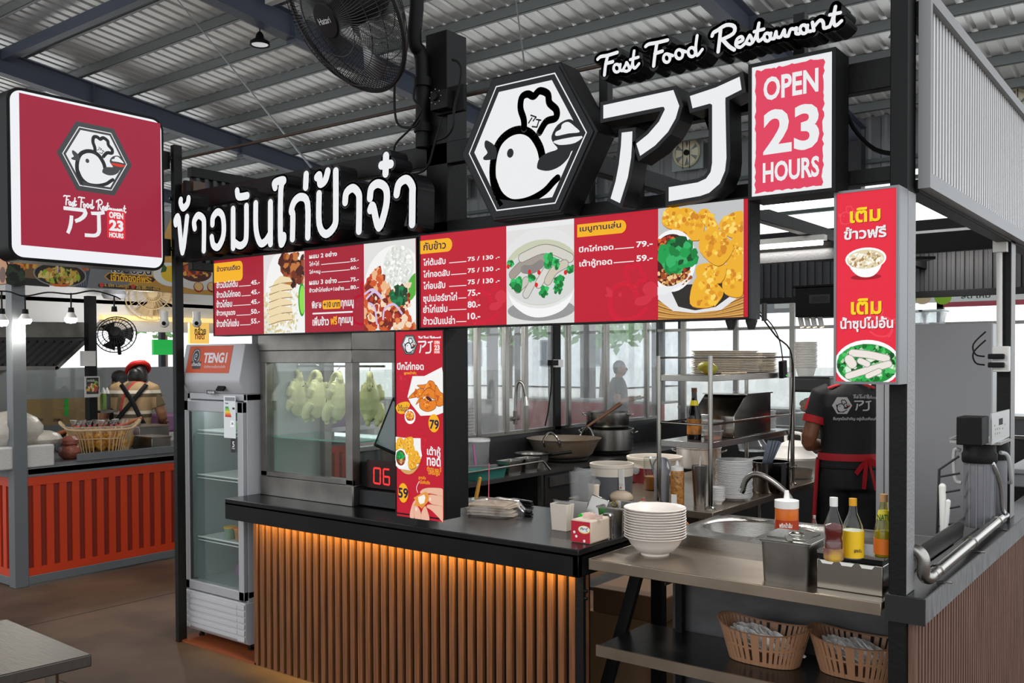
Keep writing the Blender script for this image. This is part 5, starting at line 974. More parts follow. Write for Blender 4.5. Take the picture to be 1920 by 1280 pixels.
SPW = mat('white_melamine', '#e6e2de', .3)
def spoon_proto(q, lab, grp):
    t = T('soup_spoon', lab, 'spoon', q, grp); f = MB(); vs = []; N = 14
    for k_, dz in ((1, 0), (.8, -.008), (.45, -.013), (0.02, -.015)): vs += [q+Vector((.036*k_*math.cos(2*PI*i/N), .022*k_*math.sin(2*PI*i/N), dz+.017)) for i in range(N)]
    f.add(vs, [(k_*N+i, k_*N+(i+1) % N, (k_+1)*N+(i+1) % N, (k_+1)*N+i) for k_ in range(3) for i in range(N)]); f.bar(q+Vector((.033, 0, .017)), q+Vector((.095, 0, .03)), .012, .004); f.build('spoon', SPW, t); return t
q1_ = Z(1437, 1236, .527); basket(q1_.x, q1_.y-.02, .529, .185, .105, .125, 'brown slotted plastic basket of white spoons, left on the under-shelf')
q2_ = Z(1612, 1262, .527); basket(q2_.x, q2_.y-.02, .529, .185, .105, .125, 'brown slotted plastic basket of white spoons beside the right post')
sp = None; k0 = 0
for cx, cy, grp, lab, rows in ((q1_.x, q1_.y-.02, 'spoons in the left brown basket', 'white melamine soup spoon nested in the left brown basket', ((-.10, .02, .0, 9, .014), (-.06, .035, 0, 9, .0145), (-.09, -.03, 0, 9, .0145))), (q2_.x, q2_.y-.02, 'spoons in the right brown basket', 'white melamine soup spoon nested in the basket beside the right post', ((-.10, .01, 0, 6, .018), (-.02, .03, 0, 8, .015), (-.07, -.035, 0, 9, .015)))):
    for x0, dy, dz, cnt, st in rows:
        for i in range(cnt):
            loc = Vector((cx+x0-.015+i*st, cy+dy+.006*math.sin(i*1.7), .607+.01*math.sin(i*.6)))
            if sp is None: sp = spoon_proto(loc, lab, grp); o = sp
            else: o = dup(sp, loc, None, lab, grp)
            o.rotation_euler = (.1*math.sin(i), .62, .12*math.sin(i*2.3)); o.scale = (1.15,)*3
# ------------------------------------------------------------------ things on the black counter
CTZ = .92
q = Z(1108, 1021, CTZ); q0 = Z(1072, 1015, CTZ); t = T('tissue_pack', 'red tissue pack with a tuft of tissue at the counter corner', 'tissues', (q.x-.06, q.y+.06, CTZ)); zt = at(1109, 977, 'y', q.y).z; xl = q0.x
f = MB(); f.box(xl, q.x, q.y, q.y+.15, CTZ, zt); f.build('pack', mat('cream_tissue_side', '#cbb9a6', .6), t, bevel=.008); S = Sheet((0, q.y-.0012, 0), (1, 0, 0), (0, 0, 1)); S.rect(xl+.004, CTZ+.004, q.x-.004, zt-.006, mat('red_film', '#b5122e', .35)); S.up(); S.ell(((xl+q.x)/2+.018, (CTZ+zt)/2+.01), .03, .017, mat('ink_#e6c34a', '#e6c34a')); S.up().ell(((xl+q.x)/2+.018, (CTZ+zt)/2+.011), .027, .014, mat('ink_#e9e6e6', '#e9e6e6')); S.up()
S.text('ทิชชู่', (xl+q.x)/2, (CTZ+zt)/2+.004, (xl+q.x)/2+.036, (CTZ+zt)/2+.02, mat('ink_#2a2440', '#2a2440'), .03)
for u, v in ((.02, .045), (.03, .028), (.07, .012)): S.ell((xl+u, CTZ+v), .006, .006, mat('ink_#e9e6e6'), 12)
S.mb.build('print', mat('red_film'), t, smooth=0); f = MB()
for i in range(7): a = i*.9; f.add([(xl+.03+.01*i, q.y+.05, zt-.002), (xl+.05+.01*i, q.y+.08, zt-.002), (xl+.055+.011*i, q.y+.07+.01*math.sin(a), zt+.02+.006*math.cos(a)), (xl+.02+.012*i, q.y+.05+.01*math.cos(a), zt+.018+.006*math.sin(a))], [(0, 1, 2, 3)])
f.build('tissue', mat('pale_pink_tissue', '#e3c8bd', .8), t)
def bag_box(px0, px1, pyb, pyt, m, nm, lab, cat_, z=CTZ, dep=.08, flare=.006, bag=None):
    a, b2 = Z(px0, pyb, z), Z(px1, pyb+3, z); zt = at(px0, pyt, 'y', a.y).z; t = T(nm, lab, cat_, ((a.x+b2.x)/2, a.y+dep/2, z)); f = MB(); x0, x1, y0, y1 = a.x, b2.x, a.y, a.y+dep
    f.add([(x0+flare, y0+flare, z), (x1-flare, y0+flare, z), (x1-flare, y1-flare, z), (x0+flare, y1-flare, z), (x0, y0, zt), (x1, y0, zt), (x1, y1, zt), (x0, y1, zt), (x0+.004, y0+.004, zt), (x1-.004, y0+.004, zt), (x1-.004, y1-.004, zt), (x0+.004, y1-.004, zt), (x0+flare+.004, y0+flare+.004, z+.006), (x1-flare-.004, y0+flare+.004, z+.006), (x1-flare-.004, y1-flare-.004, z+.006), (x0+flare+.004, y1-flare-.004, z+.006)],
          [(3, 2, 1, 0)]+[(k_*4+i, k_*4+(i+1) % 4, k_*4+4+(i+1) % 4, k_*4+4+i) for k_ in range(3) for i in range(4)]+[(12, 13, 14, 15)]); f.build('holder', m, t, bevel=.002)
    if bag:
        f = MB(); r_ = random.Random(3); hb = at(px0, bag, 'y', a.y).z
        for i in range(9): yy = y0+.008+i*(dep-.016)/8; k_ = r_.uniform(-.006, .006); f.add([(x0+.006, yy, z+.01), (x1-.006, yy, z+.01), (x1+.004+k_, yy+.004, hb+r_.uniform(-.02, .01)), (x0-.004+k_, yy+.004, hb+r_.uniform(-.02, .01))], [(0, 1, 2, 3)])
        f.build('clear_bags', BAG, t, smooth=0)
    return t, (x0, x1, y0, y1, zt)
bag_box(1031, 1068, 993, 943, mat('milky_paper_cup', '#cfc1b4', .5), 'paper_bag_holder', 'small cream paper bag bundle left of the red tissue pack', 'bag holder', dep=.06, bag=940)
bag_box(1067, 1106, 985, 938, mat('pale_grey_plastic', '#a9a6a4', .4), 'bag_holder', 'pale grey holder stuffed with clear plastic bags on the counter', 'bag holder', dep=.09, bag=880)
t, bx = bag_box(1094, 1112, 965, 908, mat('cream_card', '#cdbda9', .6), 'straw_carton', 'cream carton behind the bag holder on the counter', 'carton', dep=.05)
q = Z(1096, 1000, CTZ); t = T('condiment_jar', 'small jar with a bright green dome lid behind the red tissue pack', 'jar', q); f = MB(); f.lathe([(.028, 0), (.03, .01), (.03, .05), (.026, .055)], q, 18); f.build('jar', GLASS, t); f = MB(); f.lathe([(.03, .05), (.031, .07), (.028, .082), (.018, .09), (0, .092)], q, 20); f.build('lid', mat('bright_green', '#1fb02a', .3), t)
q = Z(1140, 1008, CTZ); t = T('shaker', 'stainless shaker canister right of the red tissue pack', 'shaker', q); f = MB(); f.lathe([(.026, 0), (.026, .014), (.024, .016), (.024, .078), (.026, .08), (.026, .1), (.02, .106), (0, .107)], q, 24); f.build('body', SS, t); f = MB(); f.lathe([(.0265, .012), (.027, .014), (.0265, .016)], q, 24); f.build('ring', SSB, t)
a, b2 = Z(1127, 1003, CTZ), Z(1166, 1005, CTZ); q = at(1150, 1000, 'z', CTZ); t = T('steel_tray', 'open stainless condiment tray behind the shaker on the counter end', 'tray', (q.x, q.y+.06, CTZ)); zt = at(1150, 950, 'y', q.y).z; ss_tub(q.x-.075, q.x+.07, q.y-.02, q.y+.17, CTZ, zt, .015, t, SS); f = MB(); f.tube([(q.x-.03+.013*math.cos(i), q.y+.06, zt+.002+.013*math.sin(i)) for i in [k_*PI/6 for k_ in range(12)]], .003, 6, closed=True); f.build('ring_handle', mat('brass_ring', '#a8893a', .3, 1), t)
f = MB(); c = at(1118, 955, 'y', q.y+.04); f.obox(c, .1, .01, .12, Matrix.Rotation(-.35, 3, 'X') @ Matrix.Rotation(.2, 3, 'Y')); one('steel_lid', f, SS, 'small stainless lid leaning against the open condiment tray', 'tray', bevel=.005)  # a steel lid propped on the condiment tray
# pile of folded bags with a skewer, staplers
a = Z(905, 968, CTZ); t = T('bag_pile', 'pile of folded cream paper bags in clear film on the counter', 'bags', a+Vector((0, .08, 0)), None)
r_ = random.Random(5)
for i in range(9):
    f = MB(); mt = Matrix.Rotation(r_.uniform(-.1, .1)+.25, 3, 'Z') @ Matrix.Rotation(.03*math.sin(i), 3, 'X'); c = a+Vector((r_.uniform(-.012, .012)+.0, .09+r_.uniform(-.01, .01), .005+i*.0062)); f.obox(c, .25-.006*i, .15, .0055, mt); f.build('paper_bag', mat('cream_bag', '#bda68e', .65, bump=(22, .8, (1, 1, 1))), t, bevel=.002)
f = MB(); vs = []; N = 24
for k_, zz in ((1, .003), (1.0, .03), (.8, .068), (.3, .074), (.04, .078)): vs += [a+Vector((.19*k_*math.cos(2*PI*i/N)*(1+.08*math.sin(5*i)), .09+.12*k_*math.sin(2*PI*i/N)*(1+.08*math.cos(3*i)), zz+.006*math.sin(i*2.1))) for i in range(N)]
f.add(vs, [(k_*N+i, k_*N+(i+1) % N, (k_+1)*N+(i+1) % N, (k_+1)*N+i) for k_ in range(4) for i in range(N)]); f.build('film', BAG, t)
f = MB(); q = at(916, 938, 'y', a.y+.1); q2 = at(917, 868, 'y', a.y+.1); f.tube([q-Vector((0, 0, .02)), q2], .0022, 6); one('straw', f, mat('pink_straw', '#d4606a', .4), 'thin pink stick standing up from the bag pile', 'stick')
for (px_, py_, lab) in ((978, 948, 'black stapler lying behind the bag pile, farther one'), (976, 966, 'black stapler lying beside the bag pile, nearer one')):
    c = Z(px_, py_, CTZ); t = T('stapler', lab, 'stapler', c); mt = Matrix.Rotation(.15, 3, 'Z'); f = MB(); f.obox(c+Vector((0, 0, .008)), .13, .035, .012, mt); f.build('base', BLK2, t, bevel=.004); f = MB(); f.obox(c+Vector((0, 0, .026)), .125, .03, .016, mt @ Matrix.Rotation(.08, 3, 'Y')); f.build('top', mat('gloss_black', '#0e0e0f', .15), t, bevel=.006)
f = MB(); a = at(890, 945, 'y', 4.15); b2 = at(900, 897, 'y', 4.2); f.tube([a, (a+b2)/2, b2], [.011, .012, .009], 10); f.ball(b2, .010); one('kitchen_knife', f, mat('yellow_handle', '#c98a1c', .4), 'yellow plastic handle standing behind the bag pile', 'utensil')
# ------------------------------------------------------------------ prep table with the wire rack
TZ = .85; tt = T('prep_table', 'stainless prep table in the middle of the stall carrying the rack', 'table', (-2.6, 6, 0))
f = MB(); f.box(-3.15, -2.2, 4.68, 7.6, .81, TZ); f.build('tabletop', TAN, tt, bevel=.003)
for x in (-3.1, -2.25):
    for y in (4.73, 7.5): f = MB(); f.tube([(x, y, 0), (x, y, .81)], .02, 12); f.build('leg', SS, tt)
f = MB(); f.box(-3.12, -2.23, 4.7, 7.55, .3, .32); f.build('lower_shelf', SSD, tt)
tk = T('shelf_rack', 'three-tier stainless shelf rack with guard rails on the prep table', 'rack', (-2.42, 5.4, TZ)); RX0, RX1, RY0, RY1 = -2.585, -2.262, 4.78, 6.03
for x in (RX0, RX1):
    for y in (RY0, RY1): f = MB(); f.tube([(x, y, TZ), (x, y, 1.71)], .0135, 12); f.lathe([(.03, 0), (.03, .008), (.014, .02)], (x, y, TZ), 14); f.build('post', SSB, tk)
for z in (1.6, 1.222):
    f = MB(); f.box(RX0, RX1, RY0, RY1, z-.035, z); f.build('shelf', SS, tk, bevel=.002)
    f = MB(); f.tube([(RX0, RY0, z+.1), (RX1, RY0, z+.1), (RX1, RY1, z+.1), (RX0, RY1, z+.1)], .006, 8, closed=True); f.build('guard_rail', SSB, tk)
S1, S2 = 1.6, 1.222
# top shelf
q = at(1328, 690, 'y', 5.0); f = MB(); f.ball((RX1-.09, 4.93, S1+.038), .062, .04, .038, 18, mt=Matrix.Rotation(.15, 3, 'Y')); t = T('mango', 'green-yellow mango on the top shelf of the rack', 'fruit', (RX1-.09, 4.93, S1)); f.build('flesh', mat('mango_skin', '#7d8a1e', .4, noise_=(5, '#b08a1e', (1, 1, 1), 2)), t); f = MB(); f.tube([(RX1-.151, 4.93, S1+.045), (RX1-.158, 4.93, S1+.05)], .004, 6); f.build('stem', mat('bark'), t)
FOAM = mat('foam_white', '#d9cfc0', .7)
def foam(loc, lab, grp, m=FOAM):
    t = T('foam_tray', lab, 'tray', loc, grp); f = MB(); x, y, z = loc; f.add([(x-.085, y-.11, z), (x+.085, y-.11, z), (x+.085, y+.11, z), (x-.085, y+.11, z), (x-.1, y-.125, z+.008), (x+.1, y-.125, z+.008), (x+.1, y+.125, z+.008), (x-.1, y+.125, z+.008), (x-.1, y-.125, z+.0105), (x+.1, y-.125, z+.0105), (x+.1, y+.125, z+.0105), (x-.1, y+.125, z+.0105)], [(3, 2, 1, 0), (8, 9, 10, 11)]+[(k_*4+i, k_*4+(i+1) % 4, k_*4+4+(i+1) % 4, k_*4+4+i) for k_ in (0, 1) for i in range(4)]); f.build('tray', m, t); return t
o = None
for st, (yy, cnt, mm) in enumerate(((5.22, 13, FOAM), (5.52, 13, FOAM), (5.82, 12, FOAM))):
    for i in range(cnt):
        loc = Vector((RX0+.15+.003*math.sin(i*1.9), yy, S1+.002+i*.0107)); lab = 'white foam takeout tray in the %s stack on the rack top shelf' % ('nearest', 'middle', 'farthest')[st]
        if o is None: o = foam(loc, lab, 'foam trays on the rack')
        else: dup(o, loc, None, lab)
for i, y in enumerate((5.0,)): f = MB(); f.box(RX1-.06, RX1-.005, 5.05, 5.3, S1, S1+.012); one('bag_bundle', f, mat('cream_bag'), 'flat bundle of bags on the front edge of the rack top shelf', 'bags', bevel=.004)
f = MB(); c = at(1468, 692, 'x', RX1+.03); f.obox(c, .03, .075, .11, Matrix.Rotation(.1, 3, 'X')); t = T('power_adapter', 'black power adapter hanging at the back corner of the rack', 'adapter', c-Vector((0, 0, .05))); f.build('body', BLK2, t, bevel=.004); f = MB(); f.ball(c+Vector((.0155, .02, -.04)), .004); f.build('led', mat('green_led', '#20d040', .3, emit='#20d040', es=2), t)
f = MB(); f.tube(smoothp([c+Vector((0, 0, .05)), at(1462, 640, 'x', RX1+.03), at(1448, 610, 'x', RX1+.03), at(1425, 585, 'x', RX1+.02), at(1402, 556, 'x', RX1)], 4), .004, 6); t2 = one('power_cable', f, BLK2, 'black cable rising from the adapter to the menu board', 'cable')
f = MB(); f.tube(smoothp([at(1425, 590, 'y', 4.6), at(1455, 630, 'y', 4.9), at(1485, 668, 'y', 5.4), at(1484, 780, 'y', 5.9), at(1478, 860, 'y', 6.0), at(1484, 905, 'y', 6.05)], 5), .0045, 6); one('power_cable', f, BLK2, 'black cable running down along the rear post of the rack', 'cable')
f = MB(); c = at(1433, 585, 'y', 4.55); f.tube([c+Vector((0, 0, .045)), c-Vector((0, 0, .045))], .014, 10); one('plug', f, DGREY, 'dark inline plug hanging below the right end of the menu board', 'plug')
for px_, lab in ((1371, 'dark socket hanging under the right end of the menu board, left one'), (1409, 'dark socket hanging under the right end of the menu board, right one')): f = MB(); c = at(px_, 607, 'y', 3.16); f.tube([c+Vector((0, 0, .035)), c+Vector((0, 0, .01)), c-Vector((0, 0, .02))], [.02, .022, .012], 10); one('socket', f, DGREY, lab, 'socket')
# second shelf
q = Vector((RX0+.14, 4.95, S2)); bottle_z = at(1300, 727, 'y', 4.95).z-S2
t = T('soy_sauce_bottle', 'dark soy sauce bottle with brown cap on the middle rack shelf', 'bottle', q); H = bottle_z; f = MB(); f.lathe([(.13*H, 0), (.14*H, .02*H), (.14*H, .42*H), (.12*H, .52*H), (.055*H, .78*H), (.05*H, .93*H)], q, 24); f.build('bottle', mat('dark_soy_glass', '#0c0908', .08), t); f = MB(); f.lathe([(.055*H, .92*H), (.055*H, H), (0, H)], q, 14); f.build('cap', mat('brown_cap', '#7a4a2c', .5), t); f = MB(); f.lathe([(.1425*H, .1*H), (.1425*H, .4*H)], q, 24); f.build('paper_label', mat('orange_yellow_label', '#b9701a', .4, noise_=(20, '#3a2a10', (1, 1, 1), 2)), t); f = MB(); f.lathe([(.09*H, .66*H), (.065*H, .76*H)], q, 24); f.build('neck_label', mat('green_yellow_label'), t)
TUB = make_glass('cloudy_plastic', (.8, .78, .75), dirt=.35)
for i in range(2):
    q = Vector((RX1-.085, 4.99, S2+i*.058)); t = T('takeaway_tub', ['clear takeaway tub of orange sauce, lower of two on the middle rack shelf', 'clear takeaway tub, upper of two on the middle rack shelf'][i], 'tub', q); f = MB(); f.lathe([(.05, 0), (.06, .05), (.063, .052)], q, 22); f.build('tub', TUB, t); f = MB(); f.lathe([(.064, .05), (.064, .055), (0, .056)], q, 22); f.build('lid', CLEAR, t)
    if i == 0: f = MB(); f.lathe([(.046, .003), (.05, .022), (0, .023)], q, 22); f.build('sauce', mat('orange_sauce', '#a8643a', .4), t)
c = Vector((-2.44, 5.4, S2)); t = T('steel_dispenser', 'slant-lidded stainless box on the middle rack shelf', 'box', c); f = MB(); prf = [(5.12, 0), (5.68, 0), (5.68, .25), (5.3, .25), (5.12, .13)]; f.add([(x, y, S2+.002+z) for x in (RX0+.04, RX1-.01) for y, z in prf], [(0, 1, 2, 3, 4), (9, 8, 7, 6, 5)]+[(i, 5+i, 5+(i+1) % 5, (i+1) % 5) for i in range(5)]); f.build('body', SSB, t, bevel=.004); f = MB(); f.box(RX0+.03, RX1, 5.29, 5.69, S2+.25, S2+.258); f.build('lid', SSB, t)
PW = mat('white_plate', '#d5d4d3', .3)
def plate(q, r, h, lab, grp, nm='plate'):
    t = T(nm, lab, nm, q, grp); f = MB(); f.lathe([(0, 0), (r*.55, 0), (r*.6, h*.3), (r*.94, h*.72), (r, h*.86), (r, h+.002), (r*.58, h*.45), (0, h*.35)], q, 30); f.build(nm, PW, t); return t
q = Vector((-2.42, 5.87, S2+.001)); o = plate(q, .1, .012, 'small white plate in the pile on the middle rack shelf', 'plates on the middle rack shelf')
for i in range(1, 14): dup(o, q+Vector((.002*math.sin(i), .002*math.cos(i*2), i*.0085)))
# bottom level (table): bottles, tumbler, plates
q = Z(1350, 940, TZ); q = Vector((q.x+.03, q.y+.13, TZ)); o = plate(q, .108, .024, 'white plate-bowl in the tall pile beside the rack post', 'tall pile of white plates', 'plate')
zt = at(1352, 857, 'y', q.y).z; n = 26
for i in range(1, n): dup(o, q+Vector((.002*math.sin(i*1.3), .002*math.cos(i*2.2), i*(zt-TZ-.024)/n)))
q = Z(1346, 944, TZ); o = plate(q, .042, .03, 'small white bowl in the short pile behind the front rack post', 'short pile of white bowls', 'bowl')
for i in range(1, 7): dup(o, q+Vector((0, 0, i*.011)))
q = Z(1312, 946, TZ); zt = at(1312, 872, 'y', q.y).z; t = T('steel_tumbler', 'tall stainless tumbler with a white straw on the prep table', 'tumbler', q); h = zt-TZ; f = MB(); f.lathe([(.034, 0), (.046, h), (.048, h), (.044, h-.004), (0, h-.006)], q, 26); f.build('cup', SS, t); f = MB(); f.tube([q+Vector((0, 0, h-.01)), q+Vector((.003, 0, h+.055))], .006, 8); f.build('straw', WHT, t)
q = Z(1270, 946, TZ); zt = at(1270, 880, 'y', q.y).z; h = zt-TZ; t = T('squeeze_bottle', 'brown speckled sauce squeeze bottle with white nozzle lid on the prep table', 'bottle', q); f = MB(); f.lathe([(.038, 0), (.04, .01), (.04, h*.92), (.034, h)], q, 22); f.build('bottle', mat('speckled_brown_sauce', '#b5813e', .35, noise_=(70, '#6d3c14', (1, 1, 1), 3)), t); f = MB(); f.lathe([(.036, h*.93), (.036, h*1.08), (.012, h*1.12), (.006, h*1.25), (0, h*1.25)], q, 18); f.build('nozzle_lid', WHT, t); S = Sheet(q+Vector((0, -.041, 0)), (1, 0, 0), (0, 0, 1)); S.rect(-.018, .012, .018, .065, mat('ink_#e9e6e6')); S.mb.build('sticker', mat('ink_#e9e6e6'), t, smooth=0)
q = Z(1241, 940, TZ); t = T('thermos_flask', 'grey and white thermos flask with a carry loop on the prep table', 'flask', q); h = at(1241, 858, 'y', q.y).z-TZ; f = MB(); f.lathe([(.042, 0), (.045, .01), (.045, h*.72), (.03, h*.8), (.03, h*.95), (.02, h), (0, h)], q, 22); f.build('body', mat('pale_blue_grey', '#83868e', .35), t); f = MB(); f.tube(smoothp([q+Vector((-.045, 0, h*.66)), q+Vector((-.06, 0, h*.8)), q+Vector((-.03, 0, h*.98)), q+Vector((.03, 0, h*.98)), q+Vector((.055, 0, h*.8)), q+Vector((.045, 0, h*.66))], 4), .006, 8); f.build('carry_loop', mat('pale_blue_grey'), t)
q = Z(1224, 918, TZ); t = T('glass_jug', 'clear jug half full of brown tea beside the thermos flask', 'jug', q); h = at(1222, 857, 'y', q.y).z-TZ; f = MB(); f.lathe([(.05, 0), (.056, .01), (.06, h)], q, 24); f.build('jug', GLASS, t); f = MB(); f.lathe([(.049, .004), (.053, .01), (.055, h*.42), (0, h*.42)], q, 24); f.build('tea', mat('brown_tea', '#8a4f1c', .1), t); f = MB(); f.tube([q+Vector((.02, .02, .01)), q+Vector((-.01, -.02, h*.95))], .004, 6); f.build('spoon', SS, t)
# tubs
def tub(px_, pyb, pl, pr, pyt, split, lab, m1, m2, z=TZ, seat=0):
    q = Z(px_, pyb, z); dpt = (q-Vector((0, 0, CAMH))).dot(F0); r = (pr-pl)/2/FPX*dpt; q = q+Vector((F0.x, F0.y, 0)).normalized()*r*.6; h = at(px_, pyt, 'y', q.y).z-z; t = T('round_cooler_tub', lab, 'tub', q); f = MB(); f.lathe([(r*.9, 0), (r*.95, h*split), (0, h*split)], q, 36); f.build('body', m1, t); f = MB(); f.lathe([(r*.955, h*split), (r*.97, h*.9), (r, h*.91), (r, h), (r*.93, h), (r*.9, h*.85), (r*.88, h*.3), (0, h*.3)], q, 36); f.build('rim', m2, t)
    f = MB(); f.bar(q+Vector((r*.85, -r*.6, h*.9)), q+Vector((r*.9, -r*.62, h*.35)), .03, .015); f.build('handle', WHT, t); f = MB(); f.lathe([(0, 0), (.025, 0), (.025, .02), (0, .022)], q+Vector((-r*.2, -r*.92, h*.5)), 14, mt=Matrix.Rotation(PI/2, 3, 'X')); f.build('hinge', GRY, t)
tub(1150, 940, 1112, 1196, 868, .68, 'grey round cooler tub with wide cream rim on the prep table', mat('slate_grey_plastic', '#57585c', .45), mat('cream_plastic', '#d6cbbd', .4))
tub(1232, 905, 1174, 1280, 855, .6, 'cream round tub behind the rack front post', mat('maroon_plastic', '#7a1c22', .45), mat('cream_plastic'))
for (px_, py_, r, lab) in ((1160, 944, .06, 'tied clear bag of pale food on the near end of the prep table, larger one'), (1201, 955, .035, 'small tied clear bag beside the stack of bowls')):
    q = Z(px_, py_, TZ); t = T('tied_bag', lab, 'bag', q); f = MB(); f.ball(q+Vector((0, .03, r*.6)), r*1.2, r, r*.65, 14); f.build('food', mat('pale_food', '#cbb79f', .5), t); f = MB(); f.tube([q+Vector((0, .03, r*1.15)), q+Vector((0, .03, r*1.5)), q+Vector((.005, .03, r*1.9))], [r*.3, .006, r*.25], 10); f.build('tied_neck', BAG, t); f = MB(); f.lathe([(.008, -.003), (.009, 0), (.008, .003)], q+Vector((0, .03, r*1.5)), 10); f.build('red_tie', mat('red_rubber', '#c92a1c', .5), t)
# steel stock pot, halogen oven, pot and bag further back on the prep table
def pot(q, r, h, lab, m=SS, nm='stock_pot', lid=False, handles=2, inner=None):
    t = T(nm, lab, 'pot', q); f = MB(); f.lathe([(r*.94, 0), (r, .015), (r, h), (r*1.03, h+.004), (r*.98, h+.004), (r*.97, h*.15), (0, h*.14)], q, 36); f.build('body', m, t)
    for a in ([0, PI] if handles else []):
        c, s_ = math.cos(a+.3), math.sin(a+.3); e = Vector((c, s_, 0)); u = Vector((-s_, c, 0)); f = MB(); f.tube(smoothp([q+e*r+u*.035+Vector((0, 0, h*.8)), q+e*(r+.035)+u*.03+Vector((0, 0, h*.88)), q+e*(r+.04)+Vector((0, 0, h*.9)), q+e*(r+.035)-u*.03+Vector((0, 0, h*.88)), q+e*r-u*.035+Vector((0, 0, h*.8))], 3), .006, 8); f.build('handle', SSB, t)
    if inner: f = MB(); f.lathe([(0, h*.8), (r*.97, h*.8)], q, 30); f.build('contents', inner, t)
    return t
q = Z(1432, 925, TZ); pot(q+Vector((0, .1, 0)), .12, .19, 'dark-sided stock pot with utensils behind the tall plate pile', mat('mirror_steel', '#6f6e6d', .12, 1))
f = MB(); c = q+Vector((-.0, .05, .2))
for i in range(4): f.obox(c+Vector((.012*i, .01*i, .05)), .03, .004, .16, Matrix.Rotation(.25+.06*i, 3, 'Y'))
one('foil_pouch', f, mat('silver_blue_foil', '#8b93a3', .25, .7), 'silver foil pouches stuck in the stock pot', 'pouch')
q = Z(1482, 900, TZ)+Vector((-.03, .15, 0)); t = T('halogen_oven', 'white-lidded glass halogen oven behind the rack', 'oven', q); f = MB(); f.lathe([(.13, .0), (.15, .02), (.16, .13), (.165, .135)], q, 36); f.build('glass_bowl', GLASSD, t); f = MB(); f.lathe([(.17, .135), (.17, .15), (.12, .19), (.11, .23), (.05, .26), (0, .265)], q, 36); f.build('lid', WHT, t); f = MB(); f.tube(smoothp([q+Vector((-.06, 0, .255)), q+Vector((-.05, 0, .31)), q+Vector((.05, 0, .31)), q+Vector((.06, 0, .255))], 4), .012, 8); f.build('handle', WHT, t); f = MB(); f.lathe([(0, .01), (.12, .012), (.125, .06), (0, .075)], q, 24); f.build('food', mat('brown_mince', '#7a6048', .7), t)
q = Z(1288, 880, TZ); pot(q+Vector((0, .2, 0)), .17, .15, 'white enamel pot with brown drips behind the middle rack shelf', mat('stained_white_enamel', '#cfcac2', .35, noise_=(7, '#5a4030', (1, 1, .25), 3)), 'enamel_pot')
f = MB(); q = Z(1385, 850, TZ+.02)+Vector((0, .3, 0))
f.lathe([(.12, 0), (.13, .05), (.06, .14), (.02, .18), (.05, .22)], q, 14); one('plastic_bag', f, BAG, 'crumpled clear bag behind the lower rack level', 'bag')
# warmer cabinet with paper bowls on top
wy = 7.1; a = at(1480, 720, 'y', wy); b2 = at(1556, 800, 'y', wy); zb = TZ; t = T('food_warmer', 'dark-topped glass food warmer with fried meat behind the cook', 'warmer', ((a.x+b2.x)/2, wy+.2, zb)); zt = at(1500, 706, 'y', wy).z; zm = at(1500, 735, 'y', wy).z
f = MB(); f.box(a.x, b2.x, wy, wy+.4, zm, zt); f.build('hood', mat('warmer_black', '#232325', .4), t, bevel=.02); f = MB(); f.box(a.x, b2.x, wy, wy+.4, zb, zb+.06); f.box(a.x, b2.x, wy, wy+.4, at(1500, 775, 'y', wy).z-.012, at(1500, 775, 'y', wy).z); f.build('shelf', SS, t); f = MB(); f.box(a.x+.01, b2.x-.01, wy+.005, wy+.01, zb+.06, zm); f.build('pane', GLASS, t)
for x in (a.x, b2.x-.015): f = MB(); f.box(x, x+.015, wy, wy+.015, zb+.06, zm); f.build('frame', SS, t)
f = MB(); r_ = random.Random(9); zf = at(1500, 775, 'y', wy).z
for i in range(16): f.ball((r_.uniform(a.x+.06, b2.x-.06), wy+r_.uniform(.06, .3), zf+.03+r_.random()*.06), .05, .04, .035, 8)
f.build('fried_meat', mat('fried_brown', '#6d3a1c', .5, bump=(30, .6, (1, 1, 1))), t)
q = Vector((at(1511, 706, 'y', wy+.15).x, wy+.15, zt+.002)); o = None; hh = (at(1511, 642, 'y', wy+.15).z-zt)
for i in range(16):
    z = .0135*i*hh/.28; loc = q+Vector((.002*math.sin(i*2), 0, z)); lab = 'floral paper bowl in the tower on the food warmer'
    if o is None:
        o = T('paper_bowl', lab, 'bowl', loc, 'paper bowls on the food warmer'); f = MB(); f.lathe([(0, 0), (.06, 0), (.078, .066), (.088, .071), (.088, .077), (.08, .077), (.058, .004)], loc, 26); f.build('bowl', mat('floral_paper', '#dcd9d3', .5), o)
    else: dup(o, loc, i*.7)
